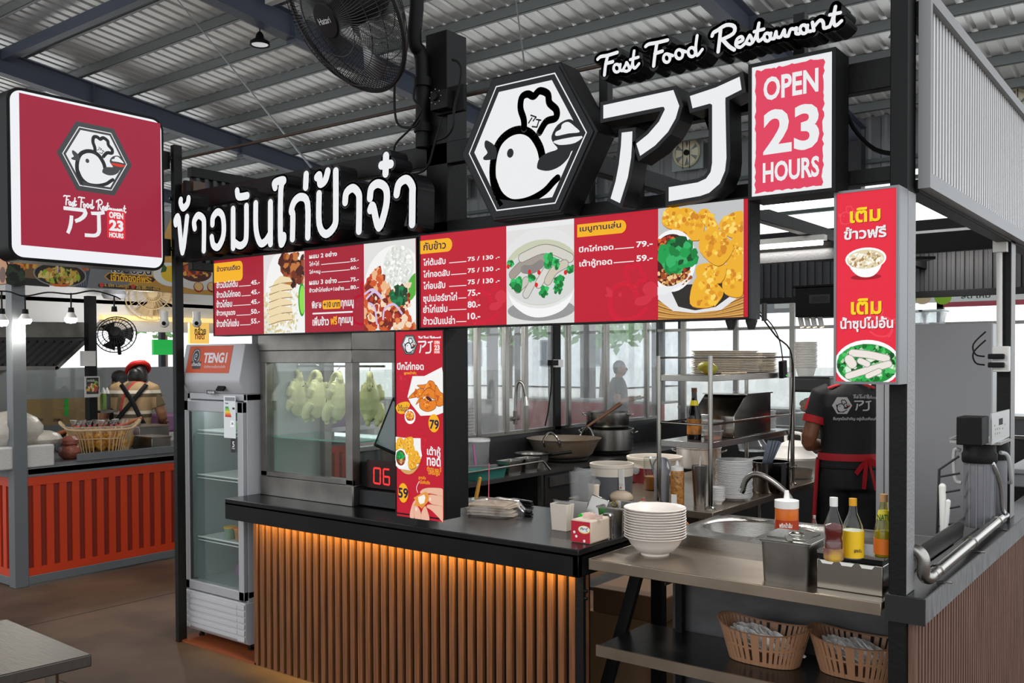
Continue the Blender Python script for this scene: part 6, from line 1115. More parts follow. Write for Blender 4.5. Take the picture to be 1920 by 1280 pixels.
# black hanging box and spot lamps at the back
yb_ = 8.3; a, b2 = at(1491, 540, 'y', yb_), at(1575, 592, 'y', yb_); t = T('black_hanging_cabinet', 'black box with a slot window hanging under the back fascia', 'cabinet', ((a.x+b2.x)/2, yb_+.2, b2.z)); f = MB(); f.box(a.x, b2.x+.1, yb_, yb_+.4, b2.z, a.z); f.box(a.x-.02, b2.x+.12, yb_-.015, yb_+.4, a.z, a.z+.02); f.build('box', BLK2, t, bevel=.006); S = Sheet((0, yb_-.002, 0), (1, 0, 0), (0, 0, 1)); S.rect(*S.px(1517, 569), *S.px(1556, 551), DGREY); S.up(); S.rect(*S.px(1522, 567), *S.px(1552, 554), mat('ink_#060606', '#060606')); S.mb.build('slot_window', DGREY, t, smooth=0)
for i, px_ in enumerate((1500, 1512, 1524, 1537)):
    c = at(px_, 606, 'y', yb_+.1); t = T('spot_lamp', 'small white spot lamp under the black hanging box, number %s from the left' % ('one', 'two', 'three', 'four')[i], 'lamp', c, 'spot lamps under the black hanging box'); f = MB(); f.tube([c+Vector((0, 0, .06)), c+Vector((.02, 0, -.035))], .022, 12); f.build('shade', WHT, t); f = MB(); f.tube([c+Vector((.02, 0, -.034)), c+Vector((.021, 0, -.038))], .018, 12); f.build('bulb', mat('warm_bulb', '#ffe0b0', .3, emit='#ffd9a0', es=3), t)
# ------------------------------------------------------------------ stove line along the left partition
SZ = .8; tv = T('stove_counter', 'long stainless stove counter along the smeared glass partition', 'stove', (-4.6, 6.5, 0))
f = MB(); f.box(-4.9, -4.28, 4.75, 8.8, .77, SZ); f.build('top', mat('dark_stove_top', '#4a4846', .35, .7), tv); f = MB(); f.box(-4.88, -4.3, 6.05, 8.8, 0, .77); f.build('front', mat('dark_stove_front', '#3c3b3b', .35, .7), tv)
f = MB(); f.box(-4.3, -4.285, 6.1, 8.7, .66, .74); f.build('control_panel', SSD, tv)
for y in (4.8, 5.98): f = MB(); f.box(-4.32, -4.285, y, y+.03, 0, .77); f.build('leg', SS, tv)
f = MB(); f.tube([(-4.285, 4.78, .88), (-4.285, 6.0, .88), (-4.285, 6.1, .8)], .008, 8); f.build('guard_rail', SSB, tv); f = MB(); f.box(-4.88, -4.3, 4.78, 6.0, .5, .52); f.build('lower_shelf', SSD, tv)
for y in (6.72, 7.45): f = MB(); f.tube([(-4.57+.2*math.cos(i*PI/12), y+.2*math.sin(i*PI/12), SZ+.02) for i in range(24)], .015, 6, closed=True); f.build('burner_ring', BLK2, tv)
q = Vector((-4.57, 6.72, SZ+.035)); t = T('wok_pan', 'wide scorched steel pan with two loop handles on the stove', 'pan', q); f = MB(); f.lathe([(0, 0), (.2, .0), (.25, .03), (.3, .13), (.325, .16), (.33, .165), (.29, .13), (.22, .02), (0, .012)], q, 44); f.build('pan', mat('scorched_steel', '#a8a29a', .3, .5, noise_=(5, '#8f7a62', (1, 1, .8), 5)), t)
for a in (-1.3, 1.5): 
    e = Vector((math.cos(a), math.sin(a), 0)); u = Vector((-e.y, e.x, 0)); f = MB(); f.tube(smoothp([q+e*.30+u*.07+Vector((0, 0, .11)), q+e*.34+u*.065+Vector((0, 0, .18)), q+e*.35+Vector((0, 0, .24)), q+e*.34-u*.065+Vector((0, 0, .18)), q+e*.30-u*.07+Vector((0, 0, .11))], 4), .009, 8); f.build('handle', SSB, t)
f = MB(); a, b2 = at(1100, 800, 'y', 6.6), at(1163, 757, 'y', 6.9); f.tube([a, a+(b2-a)*.6, b2], [.01, .016, .02], 8); one('wooden_ladle', f, mat('dark_wood', '#5a3a26', .5), 'dark wooden ladle handle slanting up out of the wide pan', 'ladle')
q = Vector((-4.57, 7.45, SZ+.035)); pot(q, .24, .2, 'large steel pot on the stove under a smaller pot'); q2 = q+Vector((.0, 0, .206)); pot(q2, .2, .15, 'smaller steel pot stacked on the large pot on the stove', inner=mat('broth', '#b59a6a', .2))
q = Vector((-4.52, 6.2, SZ)); t = T('saucepan', 'steel saucepan with black handle before the wide pan', 'pan', q); f = MB(); f.lathe([(.11, 0), (.13, .1), (.16, .115), (.128, .105), (.108, .01), (0, .01)], q, 32); f.build('pan', SS, t); f = MB(); f.tube([q+Vector((.12, .05, .1)), q+Vector((.3, .12, .13))], .013, 8); f.build('handle', BLK2, t)
q = Vector((-4.62, 5.6, SZ)); t = T('measuring_jug', 'tall clear measuring jug with pink stick on the stove counter', 'jug', q); f = MB(); f.lathe([(.075, 0), (.08, .01), (.09, .25), (.095, .255)], q, 24); f.build('jug', GLASSD, t); f = MB(); f.tube([q+Vector((-.02, 0, .01)), q+Vector((-.05, .0, .22))], .008, 6); f.build('pink_stick', mat('magenta', '#b8348a', .4), t); f = MB(); f.lathe([(.097, .25), (.097, .27), (0, .275)], q, 24); f.build('lid', CLEAR, t)
ti = T('plastic_tray', 'green plastic tray on the near end of the stove counter', 'tray', (-4.42, 5.4, SZ)); ss_tub(-4.55, -4.3, 5.2, 5.56, SZ, SZ+.07, .02, ti, mat('teal_plastic', '#2a6a62', .4), 'tray'); f = MB(); f.bar((-4.5, 5.25, SZ+.085), (-4.36, 5.5, SZ+.085), .03, .02); one('knife', f, mat('grey_red_knife', '#77787c', .3, .6), 'grey knife lying across the green tray', 'knife')
for i, (y0, y1) in enumerate(((5.6, 5.78), (5.82, 6.0))): t = T('steel_insert', ['steel food insert right of the green tray, nearer one', 'steel food insert right of the green tray, farther one'][i], 'container', (-4.38, y0, SZ)); ss_tub(-4.44, -4.31, y0, y1, SZ, SZ+.11, .02, t, SS)
q = at(980, 790, 'x', -4.78); t = T('gooseneck_faucet', 'tall gooseneck kitchen faucet before the glass partition', 'faucet', q); f = MB(); f.tube(smoothp([at(966, 790, 'x', -4.8), at(967, 745, 'x', -4.8), at(969, 722, 'x', -4.79), at(974, 715, 'x', -4.77), at(981, 722, 'x', -4.74), at(986, 745, 'x', -4.72)], 5), .014, 10); f.build('neck', SS, t); f = MB(); a, b2 = at(986, 743, 'x', -4.72), at(987, 760, 'x', -4.715); f.tube([a, b2], [.02, .035], 12); f.build('spray_head', SS, t); f = MB(); f.tube([at(958, 786, 'x', -4.8), at(972, 784, 'x', -4.8)], .016, 8); f.tube([at(966, 795, 'x', -4.8), at(966, 770, 'x', -4.8)], .018, 8); f.build('valve', SSD, t)
f = MB(); a = at(1040, 674, 'x', -4.88); b2 = at(1052, 688, 'x', -4.88); t = T('wall_socket', 'pale socket plate with plug on the dark partition post', 'socket', at(1046, 690, 'x', -4.88)); f.box(-4.895, -4.87, a.y, b2.y+.02, b2.z, a.z); f.build('plate', WHT, t); f = MB(); f.obox(at(1037, 680, 'x', -4.84), .05, .1, .05); f.build('plug', BLK2, t); f = MB(); f.tube(smoothp([at(1034, 684, 'x', -4.84), at(1034, 720, 'x', -4.84), at(1028, 770, 'x', -4.84), at(1022, 798, 'x', -4.84)], 4), .007, 6); f.build('cable', BLK2, t)
# bag and cable clutter next to the light box
f = MB(); a = at(862, 860, 'y', 4.9); q = Vector((-4.25, 4.78, .8)); f.lathe([(.1, 0), (.12, .06), (.07, .16), (.03, .24), (.045, .28)], (-4.62, 4.85, .8), 12); one('white_bag', f, mat('crumpled_white_plastic', '#c9c7c4', .4, bump=(25, .8, (1, 1, 1))), 'crumpled white plastic bag on the stove counter beside the light box', 'bag')
f = MB(); f.tube(smoothp([at(852, 838, 'y', 3.9), at(868, 850, 'y', 3.95), at(874, 880, 'y', 4.0), at(872, 920, 'y', 4.0), at(868, 945, 'y', 4.0)], 4), .008, 8); one('power_cable', f, BLK2, 'black cable hanging down right of the tall counter light box', 'cable')
# ------------------------------------------------------------------ tall white fridge, filter, pipes
WY = 5.6; a, b2 = at(1640, 900, 'y', WY), at(1860, 900, 'y', WY); zt = at(1750, 607, 'y', WY).z; b2.x = min(b2.x, -.95)
t = T('upright_freezer', 'tall plain grey-white freezer inside the stall behind the right post', 'freezer', ((a.x+b2.x)/2, WY+.3, 0)); m_ = mat('freezer_grey', '#87878a', .3)
f = MB(); f.box(at(1676, 900, 'y', WY).x, b2.x, WY, WY+.6, .03, zt); f.build('body', m_, t, bevel=.008); f = MB(); f.box(a.x, at(1655, 900, 'y', WY).x, WY+.02, WY+.6, .05, zt); f.box(at(1657, 900, 'y', WY).x, at(1674, 900, 'y', WY).x, WY+.01, WY+.6, .05, zt); f.build('door_edge', mat('freezer_trim', '#a9a9ac', .3), t, bevel=.005)
for x in (a.x+.05, b2.x-.05): f = MB(); f.lathe([(.025, 0), (.025, .05)], (x, WY+.08, 0), 10); f.build('foot', BLK2, t)
zf = zt
for i, px_ in enumerate((1716, 1752)): 
    q = at(px_, 606, 'y', WY+.15); q = Vector((q.x, WY+.15, zf)); t = T('clear_food_box', ['clear plastic food box on top of the freezer, left one', 'clear plastic food box on top of the freezer, right one'][i], 'box', q); ss_tub(q.x-.06, q.x+.05, WY+.08, WY+.25, zf, zf+.075, .015, t, GLASSD); f = MB(); f.box(q.x-.068, q.x+.058, WY+.07, WY+.26, zf+.077, zf+.085); f.build('lid', mat('pale_lid', '#b9c4c8', .3), t)
fx, fy = -.925, 4.72; zl = .92; c1 = at(1833, 985, 'y', 4.62); t = T('water_filter', 'grey twin-canister water filter with black heads on the right ledge', 'filter', (fx, fy, zl)); cx_ = at(1833, 900, 'y', 4.62).x; ztop = at(1833, 868, 'y', 4.62).z
f = MB(); r0 = .062; f.lathe([(r0*.9, 0), (r0, .01), (r0*1.02, ztop-zl), (0, ztop-zl)], (cx_, 4.66, zl), 28)
for i in range(12): a = i*PI/6; f.bar((cx_+r0*math.cos(a), 4.66+r0*math.sin(a), zl), (cx_+r0*1.03*math.cos(a), 4.66+r0*1.03*math.sin(a), ztop), .006, .006)
f.build('canister', mat('grey_canister', '#6f6f74', .4), t); f = MB(); f.lathe([(r0*1.15, 0), (r0*1.2, .01), (r0*1.2, .04), (r0*1.1, .05), (r0*1.1, .085), (0, .087)], (cx_, 4.66, ztop), 28); f.build('head', BLK2, t)
f = MB(); f.lathe([(r0*.9, 0), (r0, .01), (r0*1.02, ztop-zl), (0, ztop-zl)], (cx_+.02, 4.85, zl), 28); f.build('canister', mat('grey_canister'), t); f = MB(); f.lathe([(r0*1.15, 0), (r0*1.2, .04), (r0*1.1, .085), (0, .087)], (cx_+.02, 4.85, ztop), 28); f.build('head', BLK2, t)
f = MB(); zp = ztop+.09; f.box(cx_-.11, cx_+.1, 4.58, 4.9, zp, zp+.012); f.build('top_plate', SS, t); f = MB(); f.obox((cx_-.07, 4.62, zp+.04), .09, .1, .004, Matrix.Rotation(-.5, 3, 'Y')); f.obox((cx_-.02, 4.7, zp+.02), .1, .06, .015); f.build('metal_scraps', SSB, t)
f = MB(); f.tube(smoothp([(cx_-.08, 4.66, ztop+.05), (cx_-.105, 4.66, ztop+.05), (cx_-.108, 4.66, ztop-.02), (cx_-.1, 4.66, ztop-.09), (cx_-.075, 4.66, ztop-.1)], 4), .009, 8); f.build('hose', mat('pale_grey_hose', '#a9a9aa', .4), t)
f = MB(); f.tube(smoothp([(cx_+.085, 4.66, ztop+.05), (cx_+.11, 4.7, ztop+.03), (cx_+.115, 4.75, ztop-.08), (cx_+.1, 4.8, ztop-.1)], 4), .009, 8); f.build('hose', mat('pale_grey_hose'), t)
pz = .955; p0, p1 = at(1748, 1078, 'z', pz), at(1876, 972, 'z', pz); xx = -.86
t = T('drain_pipe', 'shiny steel pipe clamped along the right ledge', 'pipe', ((p0.x+p1.x)/2, (p0.y+p1.y)/2, .92)); f = MB(); f.tube([p0, p1], .022, 16); f.build('pipe', SSB, t); e0 = at(1742, 1045, 'y', p0.y-.02); f = MB(); pts = smoothp([p0, p0+(p0-p1).normalized()*.05, Vector((p0.x-.01, p0.y-.075, pz+.015)), Vector((p0.x-.01, p0.y-.08, pz+.07)), Vector((p0.x-.035, p0.y-.08, pz+.095)), Vector((p0.x-.1, p0.y-.08, pz+.098))], 5); f.tube(pts, .021, 14); f.build('elbow', SS, t)
for k_ in (.05, .5, .93): c = p0+(p1-p0)*k_; f = MB(); f.tube([c-(p1-p0).normalized()*.008, c+(p1-p0).normalized()*.008], .026, 16); f.box(c.x+.0, c.x+.05, c.y-.008, c.y+.008, .92, .924); f.build('clamp', SSB, t)
f = MB(); f.tube(smoothp([p1, p1+Vector((.02, .05, .01)), at(1880, 955, 'y', p1.y+.05), at(1876, 910, 'y', p1.y), at(1862, 870, 'y', p1.y-.1), at(1848, 845, 'y', 4.7)], 5), .010, 10); f.build('hose', mat('shiny_hose', '#b0b0b0', .2, .8), t)
f = MB(); f.obox(((p0.x+p1.x)/2-.09, (p0.y+p1.y)/2-.15, .965), .006, .9, .09, Matrix.Rotation(.12, 3, 'Y')); t = one('steel_splash_strip', f, SSB, 'bent steel strip standing on the ledge beside the drain pipe', 'strip')
# metal plate with black box on the second post
a, b2 = at(1858, 780, 'y', 4.78), at(1892, 830, 'y', 4.95); t = T('mounting_plate', 'drilled white metal plate with a black box on the second right post', 'plate', (-.83, 4.8, b2.z)); S = Sheet((-.79, 0, 0), (0, 1, 0), (0, 0, 1)); pp = S.P([(1860, 775), (1893, 767), (1893, 818), (1860, 834)]); S.prism(pp, .006, mat('white_metal', '#b4b4b4', .35, .3), 0); S.up(8); S.poly(S.P([(1873, 785), (1880, 783), (1880, 795), (1873, 797)]), BLK2)
for x, y in ((1865, 798), (1884, 795), (1866, 805), (1870, 804), (1874, 803), (1866, 813), (1870, 812), (1874, 811), (1880, 803)): S.ell(S.px(x, y), .004, .005, BLK2, 8)
S.mb.build('plate', BLK2, t, smooth=0); f = MB(); aa = at(1839, 790, 'y', 4.62); f.box(-.9, -.8, pp[0][0]-.16, pp[0][0]-.01, pp[0][1]+.0-.13, pp[0][1]-.01); f.build('black_box', BLK2, t, bevel=.004)
# conduit and switch box on the second post
t = T('switch_box', 'white socket box with two black plugs on the second right post', 'socket', (-.84, 4.97, 1.5)); a, b2 = at(1862, 649, 'y', 4.95), at(1893, 697, 'y', 4.95); f = MB(); f.box(a.x, b2.x, 4.93, 4.98, b2.z, a.z); f.build('box', mat('ivory_box', '#c9c8c4', .4), t, bevel=.005)
for y_ in (668, 684): c = at(1868, y_, 'y', 4.92); f = MB(); f.obox(c, .07, .03, .025); f.build('plug', BLK2, t, bevel=.005); f = MB(); f.tube(smoothp([c+Vector((-.05, 0, 0)), c+Vector((-.09, 0, .01)), c+Vector((-.1, 0, .06)), c+Vector((-.05, .02, .12))], 4), .004, 6); f.build('cord', BLK2, t)
f = MB(); c = at(1874, 649, 'y', 4.96); c2 = at(1874, 466, 'y', 4.96); f.tube([c, c2], .013, 10); f.build('conduit', mat('ivory_box'), t); f = MB(); c3 = at(1876, 465, 'y', 4.96); f.obox(c3+Vector((0, 0, .02)), .06, .05, .08); f.build('junction', mat('ivory_box'), t)
# wire rack piece and brushes behind the ledge
t = T('wire_dish_rack', 'small dark wire rack leaning between the freezer and the water filter', 'rack', at(1768, 1010, 'y', 4.7)); P5 = lambda x, y: at(x, y, 'y', 4.55)
f = MB(); f.tube([P5(1798, 855), P5(1761, 880), P5(1757, 1010), P5(1798, 1003)], .006, 6); f.build('frame', DGREY, t)
for y in (894, 925, 956, 986): f = MB(); f.tube([P5(1760, y), P5(1800, y-7)], .005, 6); f.build('wire', DGREY, t)
for i, (a, b2, r) in enumerate(((P5(1767, 912), P5(1768, 1020), .016), (P5(1778, 940), P5(1772, 1020), .011))): f = MB(); f.tube([b2, a], [r*.7, r], 10); f.ball(a, r); one('brush_handle', f, WHT, ['thick white brush handle behind the wire rack', 'thin white spatula handle behind the wire rack'][i], 'utensil')
# ================================================================== people
SKIN = mat('skin_tan', '#8f5f42', .55); SKINL = mat('skin_light', '#c19473', .55)
def bodybuilder(origin, ang):
    o = Vector(origin); rot = Matrix.Rotation(ang, 3, 'Z')
    return lambda x, y, z: o + rot @ Vector((x, y, z))
def hand(f, W, wr, d, s, curl=.6):
    "palm, four curled fingers and a side thumb grown from the wrist along direction d"
    d = Vector(d).normalized(); up = Vector((0, 0, 1)); side = d.cross(up).normalized()*s; nrm = side.cross(d).normalized()*s
    f.tube([wr, wr+d*.03, wr+d*.085], [(.018, .024), (.015, .036), (.014, .038)], 10)
    for i in range(4):
        b = wr+d*.085+side*(.027-.018*i); L = (.068, .078, .073, .058)[i]; dn = Vector((0, 0, -1))
        f.tube([b-d*.01, b+d*L*.45, b+d*L*(.8)+dn*L*.35*curl, b+d*L*.9+dn*L*.75*curl], [.0095, .009, .0085, .007], 8)
    b = wr+d*.03+side*.034; f.tube([b-side*.01, b+d*.025+side*.02, b+d*.055+side*.02+Vector((0, 0, -.012))], [.012, .011, .009], 8)
def person(name, lab, loc, ang, H, arms, lean=0, skin=SKIN, shirt=None, sleeve=.6, pants=None, extra=None, head_turn=0, bow=0, hairm=None, hair='short', sh_name='shirt', nape=True):
    k = H/1.72; W0 = bodybuilder(loc, ang); ln = lambda z: lean*max(0, z-.9)**1.15
    W = lambda x, y, z: W0(x*k, (y+ln(z))*k, z*k)
    t = T(name, lab, 'person', loc); f = MB(); R_ = Matrix.Rotation(ang, 3, 'Z')
    def sec(F, rows, n=20):
        vs = []; fs = []
        for z, y, rx, ry in rows:
            for j in range(n): a = 2*PI*j/n; c, s_ = math.cos(a), math.sin(a); vs.append(W(rx*math.copysign(abs(c)**.8, c), y+ry*math.copysign(abs(s_)**.9, s_), z))
        m = len(rows); fs = [(i*n+j, i*n+(j+1) % n, (i+1)*n+(j+1) % n, (i+1)*n+j) for i in range(m-1) for j in range(n)]+[tuple(range(n-1, -1, -1)), tuple((m-1)*n+j for j in range(n))]; F.add(vs, fs)
    sec(f, [(.86, 0, .155, .11), (.95, .0, .16, .115), (1.05, 0, .14, .105), (1.18, 0, .155, .11), (1.32, -.01, .175, .11), (1.40, -.015, .165, .09), (1.45, -.015, .09, .07)])
    f.tube([W(0, -.01, 1.40), W(0, .005, 1.50), W(0, .02, 1.56)], [.062*k, .056*k, .056*k], 14)
    hc = W(0, .02+bow*.11, 1.60-bow*.08); hm = R_ @ Matrix.Rotation(head_turn, 3, 'Z') @ Matrix.Rotation(-bow, 3, 'X')
    f.ball(hc, .074*k, .094*k, .112*k, 18, mt=hm); f.ball(hc+hm @ Vector((0, .03, -.05))*k, .055*k, .062*k, .065*k, 14, mt=hm)
    f.tube([hc+hm @ Vector((0, .088, .018))*k, hc+hm @ Vector((0, .112, -.02))*k, hc+hm @ Vector((0, .095, -.03))*k], [.009*k, .015*k, .012*k], 8)
    for s in (-1, 1): f.ball(hc+hm @ Vector((.076*s, -.005, -.005))*k, .012*k, .022*k, .032*k, 10, mt=hm)
    f.tube([hc+hm @ Vector((-.02, .088, -.052))*k, hc+hm @ Vector((.02, .088, -.052))*k], .009*k, 8)
    pts = {}
    for s, (el_, wr_, hd_) in zip((-1, 1), arms):
        shp = W(.175*s, -.01, 1.385); e = W(*el_); wq = W(*wr_); pts[s] = (shp, e, wq)
        f.tube(smoothp([shp, (shp+e)/2, e, (e+wq)/2, wq], 3), [.055*k]*3+[.05*k]*3+[.043*k]*3+[.04*k]*3+[.028*k], 12); f.ball(shp, .06*k); hand(f, W, wq, R_ @ Vector(hd_), s)
    for s in (-1, 1):
        f.tube(smoothp([W(.085*s, 0, .9), W(.09*s, .01, .68), W(.095*s, .01, .48), W(.1*s, -.015, .28), W(.1*s, -.01, .09)], 3), [.09*k]*3+[.078*k]*3+[.058*k]*3+[.056*k]*3+[.04*k], 14)
    f.build('body', skin, t, remesh=.0075, smooth=3.1)
    for s in (-1, 1):
        b = MB(); b.ball(hc+hm @ Vector((.03*s, .085, .016))*k, .011*k, .008*k, .008*k, 10, mt=hm); b.build('eye', mat('eye_white', '#e9e4de', .3), t); b = MB(); b.ball(hc+hm @ Vector((.03*s, .092, .016))*k, .005*k, .003*k, .005*k, 8, mt=hm); b.build('pupil', mat('pupil', '#17110d', .2), t)
    b = MB(); b.tube([hc+hm @ Vector((-.022, .094, -.052))*k, hc+hm @ Vector((0, .098, -.05))*k, hc+hm @ Vector((.022, .094, -.052))*k], .005*k, 6); b.build('lips', mat('lips', '#9a5a4c', .5), t)
    if shirt:
        g = MB(); sec(g, [(.93, 0, .185, .14), (1.05, 0, .168, .132), (1.18, 0, .178, .136), (1.32, -.01, .197, .134), (1.40, -.015, .185, .11), (1.445, -.015, .11, .088), (1.468, -.012, .075, .075)])
        for s in (-1, 1):
            a_, e, wq = pts[s]; m_ = a_+(e-a_)*min(1, sleeve/.6*.62) if sleeve <= .62 else e; pl = [W(.12*s, -.012, 1.40), a_, (a_+m_)/2, m_]; rd = [.075*k, .072*k, .066*k, .064*k]
            if sleeve > .9: pl += [(e+wq)/2, e+(wq-e)*.9]; rd += [.052*k, .045*k]
            g.tube(pl, rd, 14)
        g.build(sh_name, shirt, t, remesh=.009, smooth=3.1, relax=6)
    if pants:
        g = MB(); sec(g, [(.8, 0, .175, .13), (.9, 0, .178, .132), (1.0, 0, .168, .125)])
        for s in (-1, 1): g.tube(smoothp([W(.085*s, 0, .88), W(.092*s, .01, .68), W(.096*s, .01, .48), W(.1*s, -.01, .28), W(.1*s, -.01, .07)], 3), [.1*k]*3+[.092*k]*3+[.08*k]*3+[.078*k]*3+[.075*k], 14)
        g.build('trousers', pants, t, remesh=.012, smooth=3.1)
    for s in (-1, 1): g = MB(); g.ball(W(.1*s, .05, .045), .05*k, .13*k, .045*k, 12, mt=R_); g.build('shoe', BLK2, t)
    if hairm:
        g = MB(); cs = hc+hm @ Vector((0, -.012, .022))*k; g.ball(cs, .083*k, .1*k, .105*k, 16, mt=hm)
        if hair == 'long': g.ball(W(0, -.03, 1.515), .068*k, .052*k, .085*k, 14, mt=R_); g.ball(hc+hm @ Vector((0, -.045, -.06))*k, .078*k, .06*k, .11*k, 14, mt=hm)
        elif nape: g.ball(hc+hm @ Vector((0, -.05, -.03))*k, .066*k, .05*k, .06*k, 12, mt=hm)
        vs = g.v; inv = hm.inverted()
        for i, v in enumerate(vs):
            q = inv @ (v-hc)
            if q.y > .045*k and q.z < .06*k: q.y = .045*k-.3*(q.y-.045*k); vs[i] = hc+hm @ q
        g.build('hair', hairm, t, remesh=.009, smooth=3.1)
    return t, W, hc, hm, k, pts
HAIR = mat('black_hair', '#17130f', .45)
# the cook, seen from behind
a = at(1584, 900, 'y', 6.25)
TSH = mat('black_tshirt', '#161618', .75, bump=(7, .5, (1, 1, .5))); RD = mat('red_cloth', '#a8121a', .65)
cl = Vector((at(1592, 800, 'y', 6.2).x, 6.2, 0)); ANG = .5
t, W, hc, hm, k, pts = person('person', 'cook seen from behind in a black T-shirt with red trim and a red-tied apron', cl, ANG, 1.79, (((-.255, -.03, 1.09), (-.13, .2, 1.05), (.5, 1, -.1)), ((.25, -.02, 1.09), (.14, .2, 1.05), (-.5, 1, -.1))), skin=mat('skin_brown', '#7c4f36', .5), shirt=TSH, sleeve=.52, pants=mat('black_trousers', '#141416', .7), hairm=HAIR)
for s in (-1, 1):
    sh, e, wq = pts[s]; m_ = sh+(e-sh)*.54; d = (e-sh).normalized(); f = MB(); f.tube([m_-d*.035, m_+d*.012], [.071*k, .0715*k], 18); f.build('red_cuff', RD, t)
    f = MB(); f.tube(smoothp([W(.07*s, -.07, 1.462), W(.135*s, -.065, 1.44), W(.2*s, -.03, 1.40), sh+Vector((0, 0, .0))+(W(.06*s, 0, 0)-W(0, 0, 0)), (sh+m_)/2+(W(.072*s, 0, 0)-W(0, 0, 0))], 3), [(.012, .006)]*13, 8); f.build('red_piping', RD, t)
bk = lambda x, z, dy=0: W(x, -.137-dy, z)
e1_ = (W(1, 0, 1)-W(0, 0, 1)).normalized()
S = Sheet(W(0, -.152, 1.28), e1_, (0, 0, 1)); prn = mat('shirt_print_grey', '#b4b2b2', .6)
logo(S, -.075, .055, .062, mat('ink_161618', '#161618', .7), prn, mat('ink_#a8121a', '#a8121a'), mat('shirt_print_grey')); S.up()
script(S, -.005, .1, .15, .125, prn, .006); aj(S, .0, .02, .105, .088, prn); S.text('อิ่มทุกมื้อสำคัญ อยู่เป็นเพื่อนกัน', -.13, -.045, .15, -.018, prn, .02); S.mb.build('back_print', prn, t, smooth=0)
def band(rows, nm, m, a0=0, a1=2*PI, n=40, kk=1.0):
    f = MB(); vs = []
    for z, rx, ry in rows: vs += [W(rx*math.cos(a0+(a1-a0)*i/n), ry*math.sin(a0+(a1-a0)*i/n), z) for i in range(n+1)]
    f.add(vs, [(q*(n+1)+i, q*(n+1)+i+1, (q+1)*(n+1)+i+1, (q+1)*(n+1)+i) for q in range(len(rows)-1) for i in range(n)]); return f.build(nm, m, t)
band([(.985, .192, .146), (1.015, .19, .145), (1.03, .188, .143)], 'apron_waistband', RD)
band([(.99, .2, .155), (.8, .212, .165), (.55, .22, .17)], 'apron', mat('black_apron', '#131315', .8), .15*PI-.9, 1.05*PI)
for s in (1,): f = MB(); f.tube([W(-.2, -.05, .99), W(-.212, -.06, .8), W(-.225, -.05, .55)], [(.014, .005)]*3, 8); f.build('apron_red_edge', RD, t)
f = MB(); kb = W(.07, -.155, 1.0)
for pl in ([(.07, 1.0), (.03, .965), (.0, .92), (.02, .9), (.06, .95), (.075, .99)], [(.07, 1.0), (.1, 1.01), (.14, .985), (.13, .95), (.1, .965), (.075, .99)], [(.065, .995), (.05, .9), (.045, .82), (.07, .815), (.08, .9), (.085, .995)], [(.08, .995), (.1, .9), (.12, .81), (.135, .815), (.12, .9), (.095, .99)]):
    vs = [bk(x, z, .018+.008*math.sin(i)) for i, (x, z) in enumerate(pl)]; f.add(vs+[v+(W(0, .006, 0)-W(0, 0, 0)) for v in vs], [tuple(range(6)), tuple(range(11, 5, -1))]+[(i, 6+i, 6+(i+1) % 6, (i+1) % 6) for i in range(6)])
f.build('apron_bow', RD, t)
# ================================================================== orange stall on the left
OX, OY = -7.1, 3.2; FR = mat('grey_frame_paint', '#63676a', .45, .2); ORG = mat('orange_red_panel', '#b8340d', .5); ORD = mat('orange_panel_groove', '#741a07', .6)
to = T('orange_stall_counter', 'neighbouring stall counter with orange-red slatted panels in a grey frame', 'counter', (OX-1, 5, 0))
f = MB(); f.box(OX-.06, OX, OY+.1, 9.0, .82, .885); f.box(OX-.06, OX, OY+.1, 9.0, .0+.012, .075); f.box(-11, OX-.1, OY, OY+.06, .82, .885); f.box(-11, OX-.1, OY, OY+.06, .012, .075); f.build('frame_rail', FR, to, bevel=.003)
f = MB(); f.box(OX-.035, OX-.02, OY+.1, 9, .07, .83, ORD); y = OY+.14
while y < 8.95: f.box(OX-.02, OX-.006, y, y+.055, .075, .825, ORG); y += .1
f.box(OX-.02, OX-.003, OY+.1, 9, .075, .135, ORG); f.box(OX-.02, OX-.003, OY+.1, 9, .755, .825, ORG); f.build('side_panel', ORG, to, smooth=0)
f = MB(); f.box(-11, OX-.1, OY+.02, OY+.035, .07, .83, ORD); x = OX-.15
while x > -11: f.box(x-.055, x, OY+.006, OY+.02, .075, .825, ORG); x -= .1
f.box(-11, OX-.1, OY+.003, OY+.02, .075, .135, ORG); f.box(-11, OX-.1, OY+.003, OY+.02, .755, .825, ORG); f.build('front_panel', ORG, to, smooth=0)
f = MB(); f.box(-8.2, OX, OY+.1, 9.0, .84, .88); f.box(-11, -8.2, OY, 3.9, .84, .88); f.box(-8.18, OX-.06, OY+.3, 8.98, .88, .905); f.build('worktop', mat('grey_worktop', '#6d6e70', .4, .4), to)
f = MB(); f.box(OX-.1, OX, OY, OY+.1, 0, 3.0); f.build('post', FR, to, bevel=.004)
for xx, yy in ((OX-.1, 8.9), (-10.2, 8.9)): f = MB(); f.box(xx, xx+.1, yy, yy+.1, 0, 3.0); f.build('post', FR, to)
f = MB(); f.box(OX-.05, OX-.03, OY+.5, 8.8, .905, .96); f.build('front_lip', FR, to)
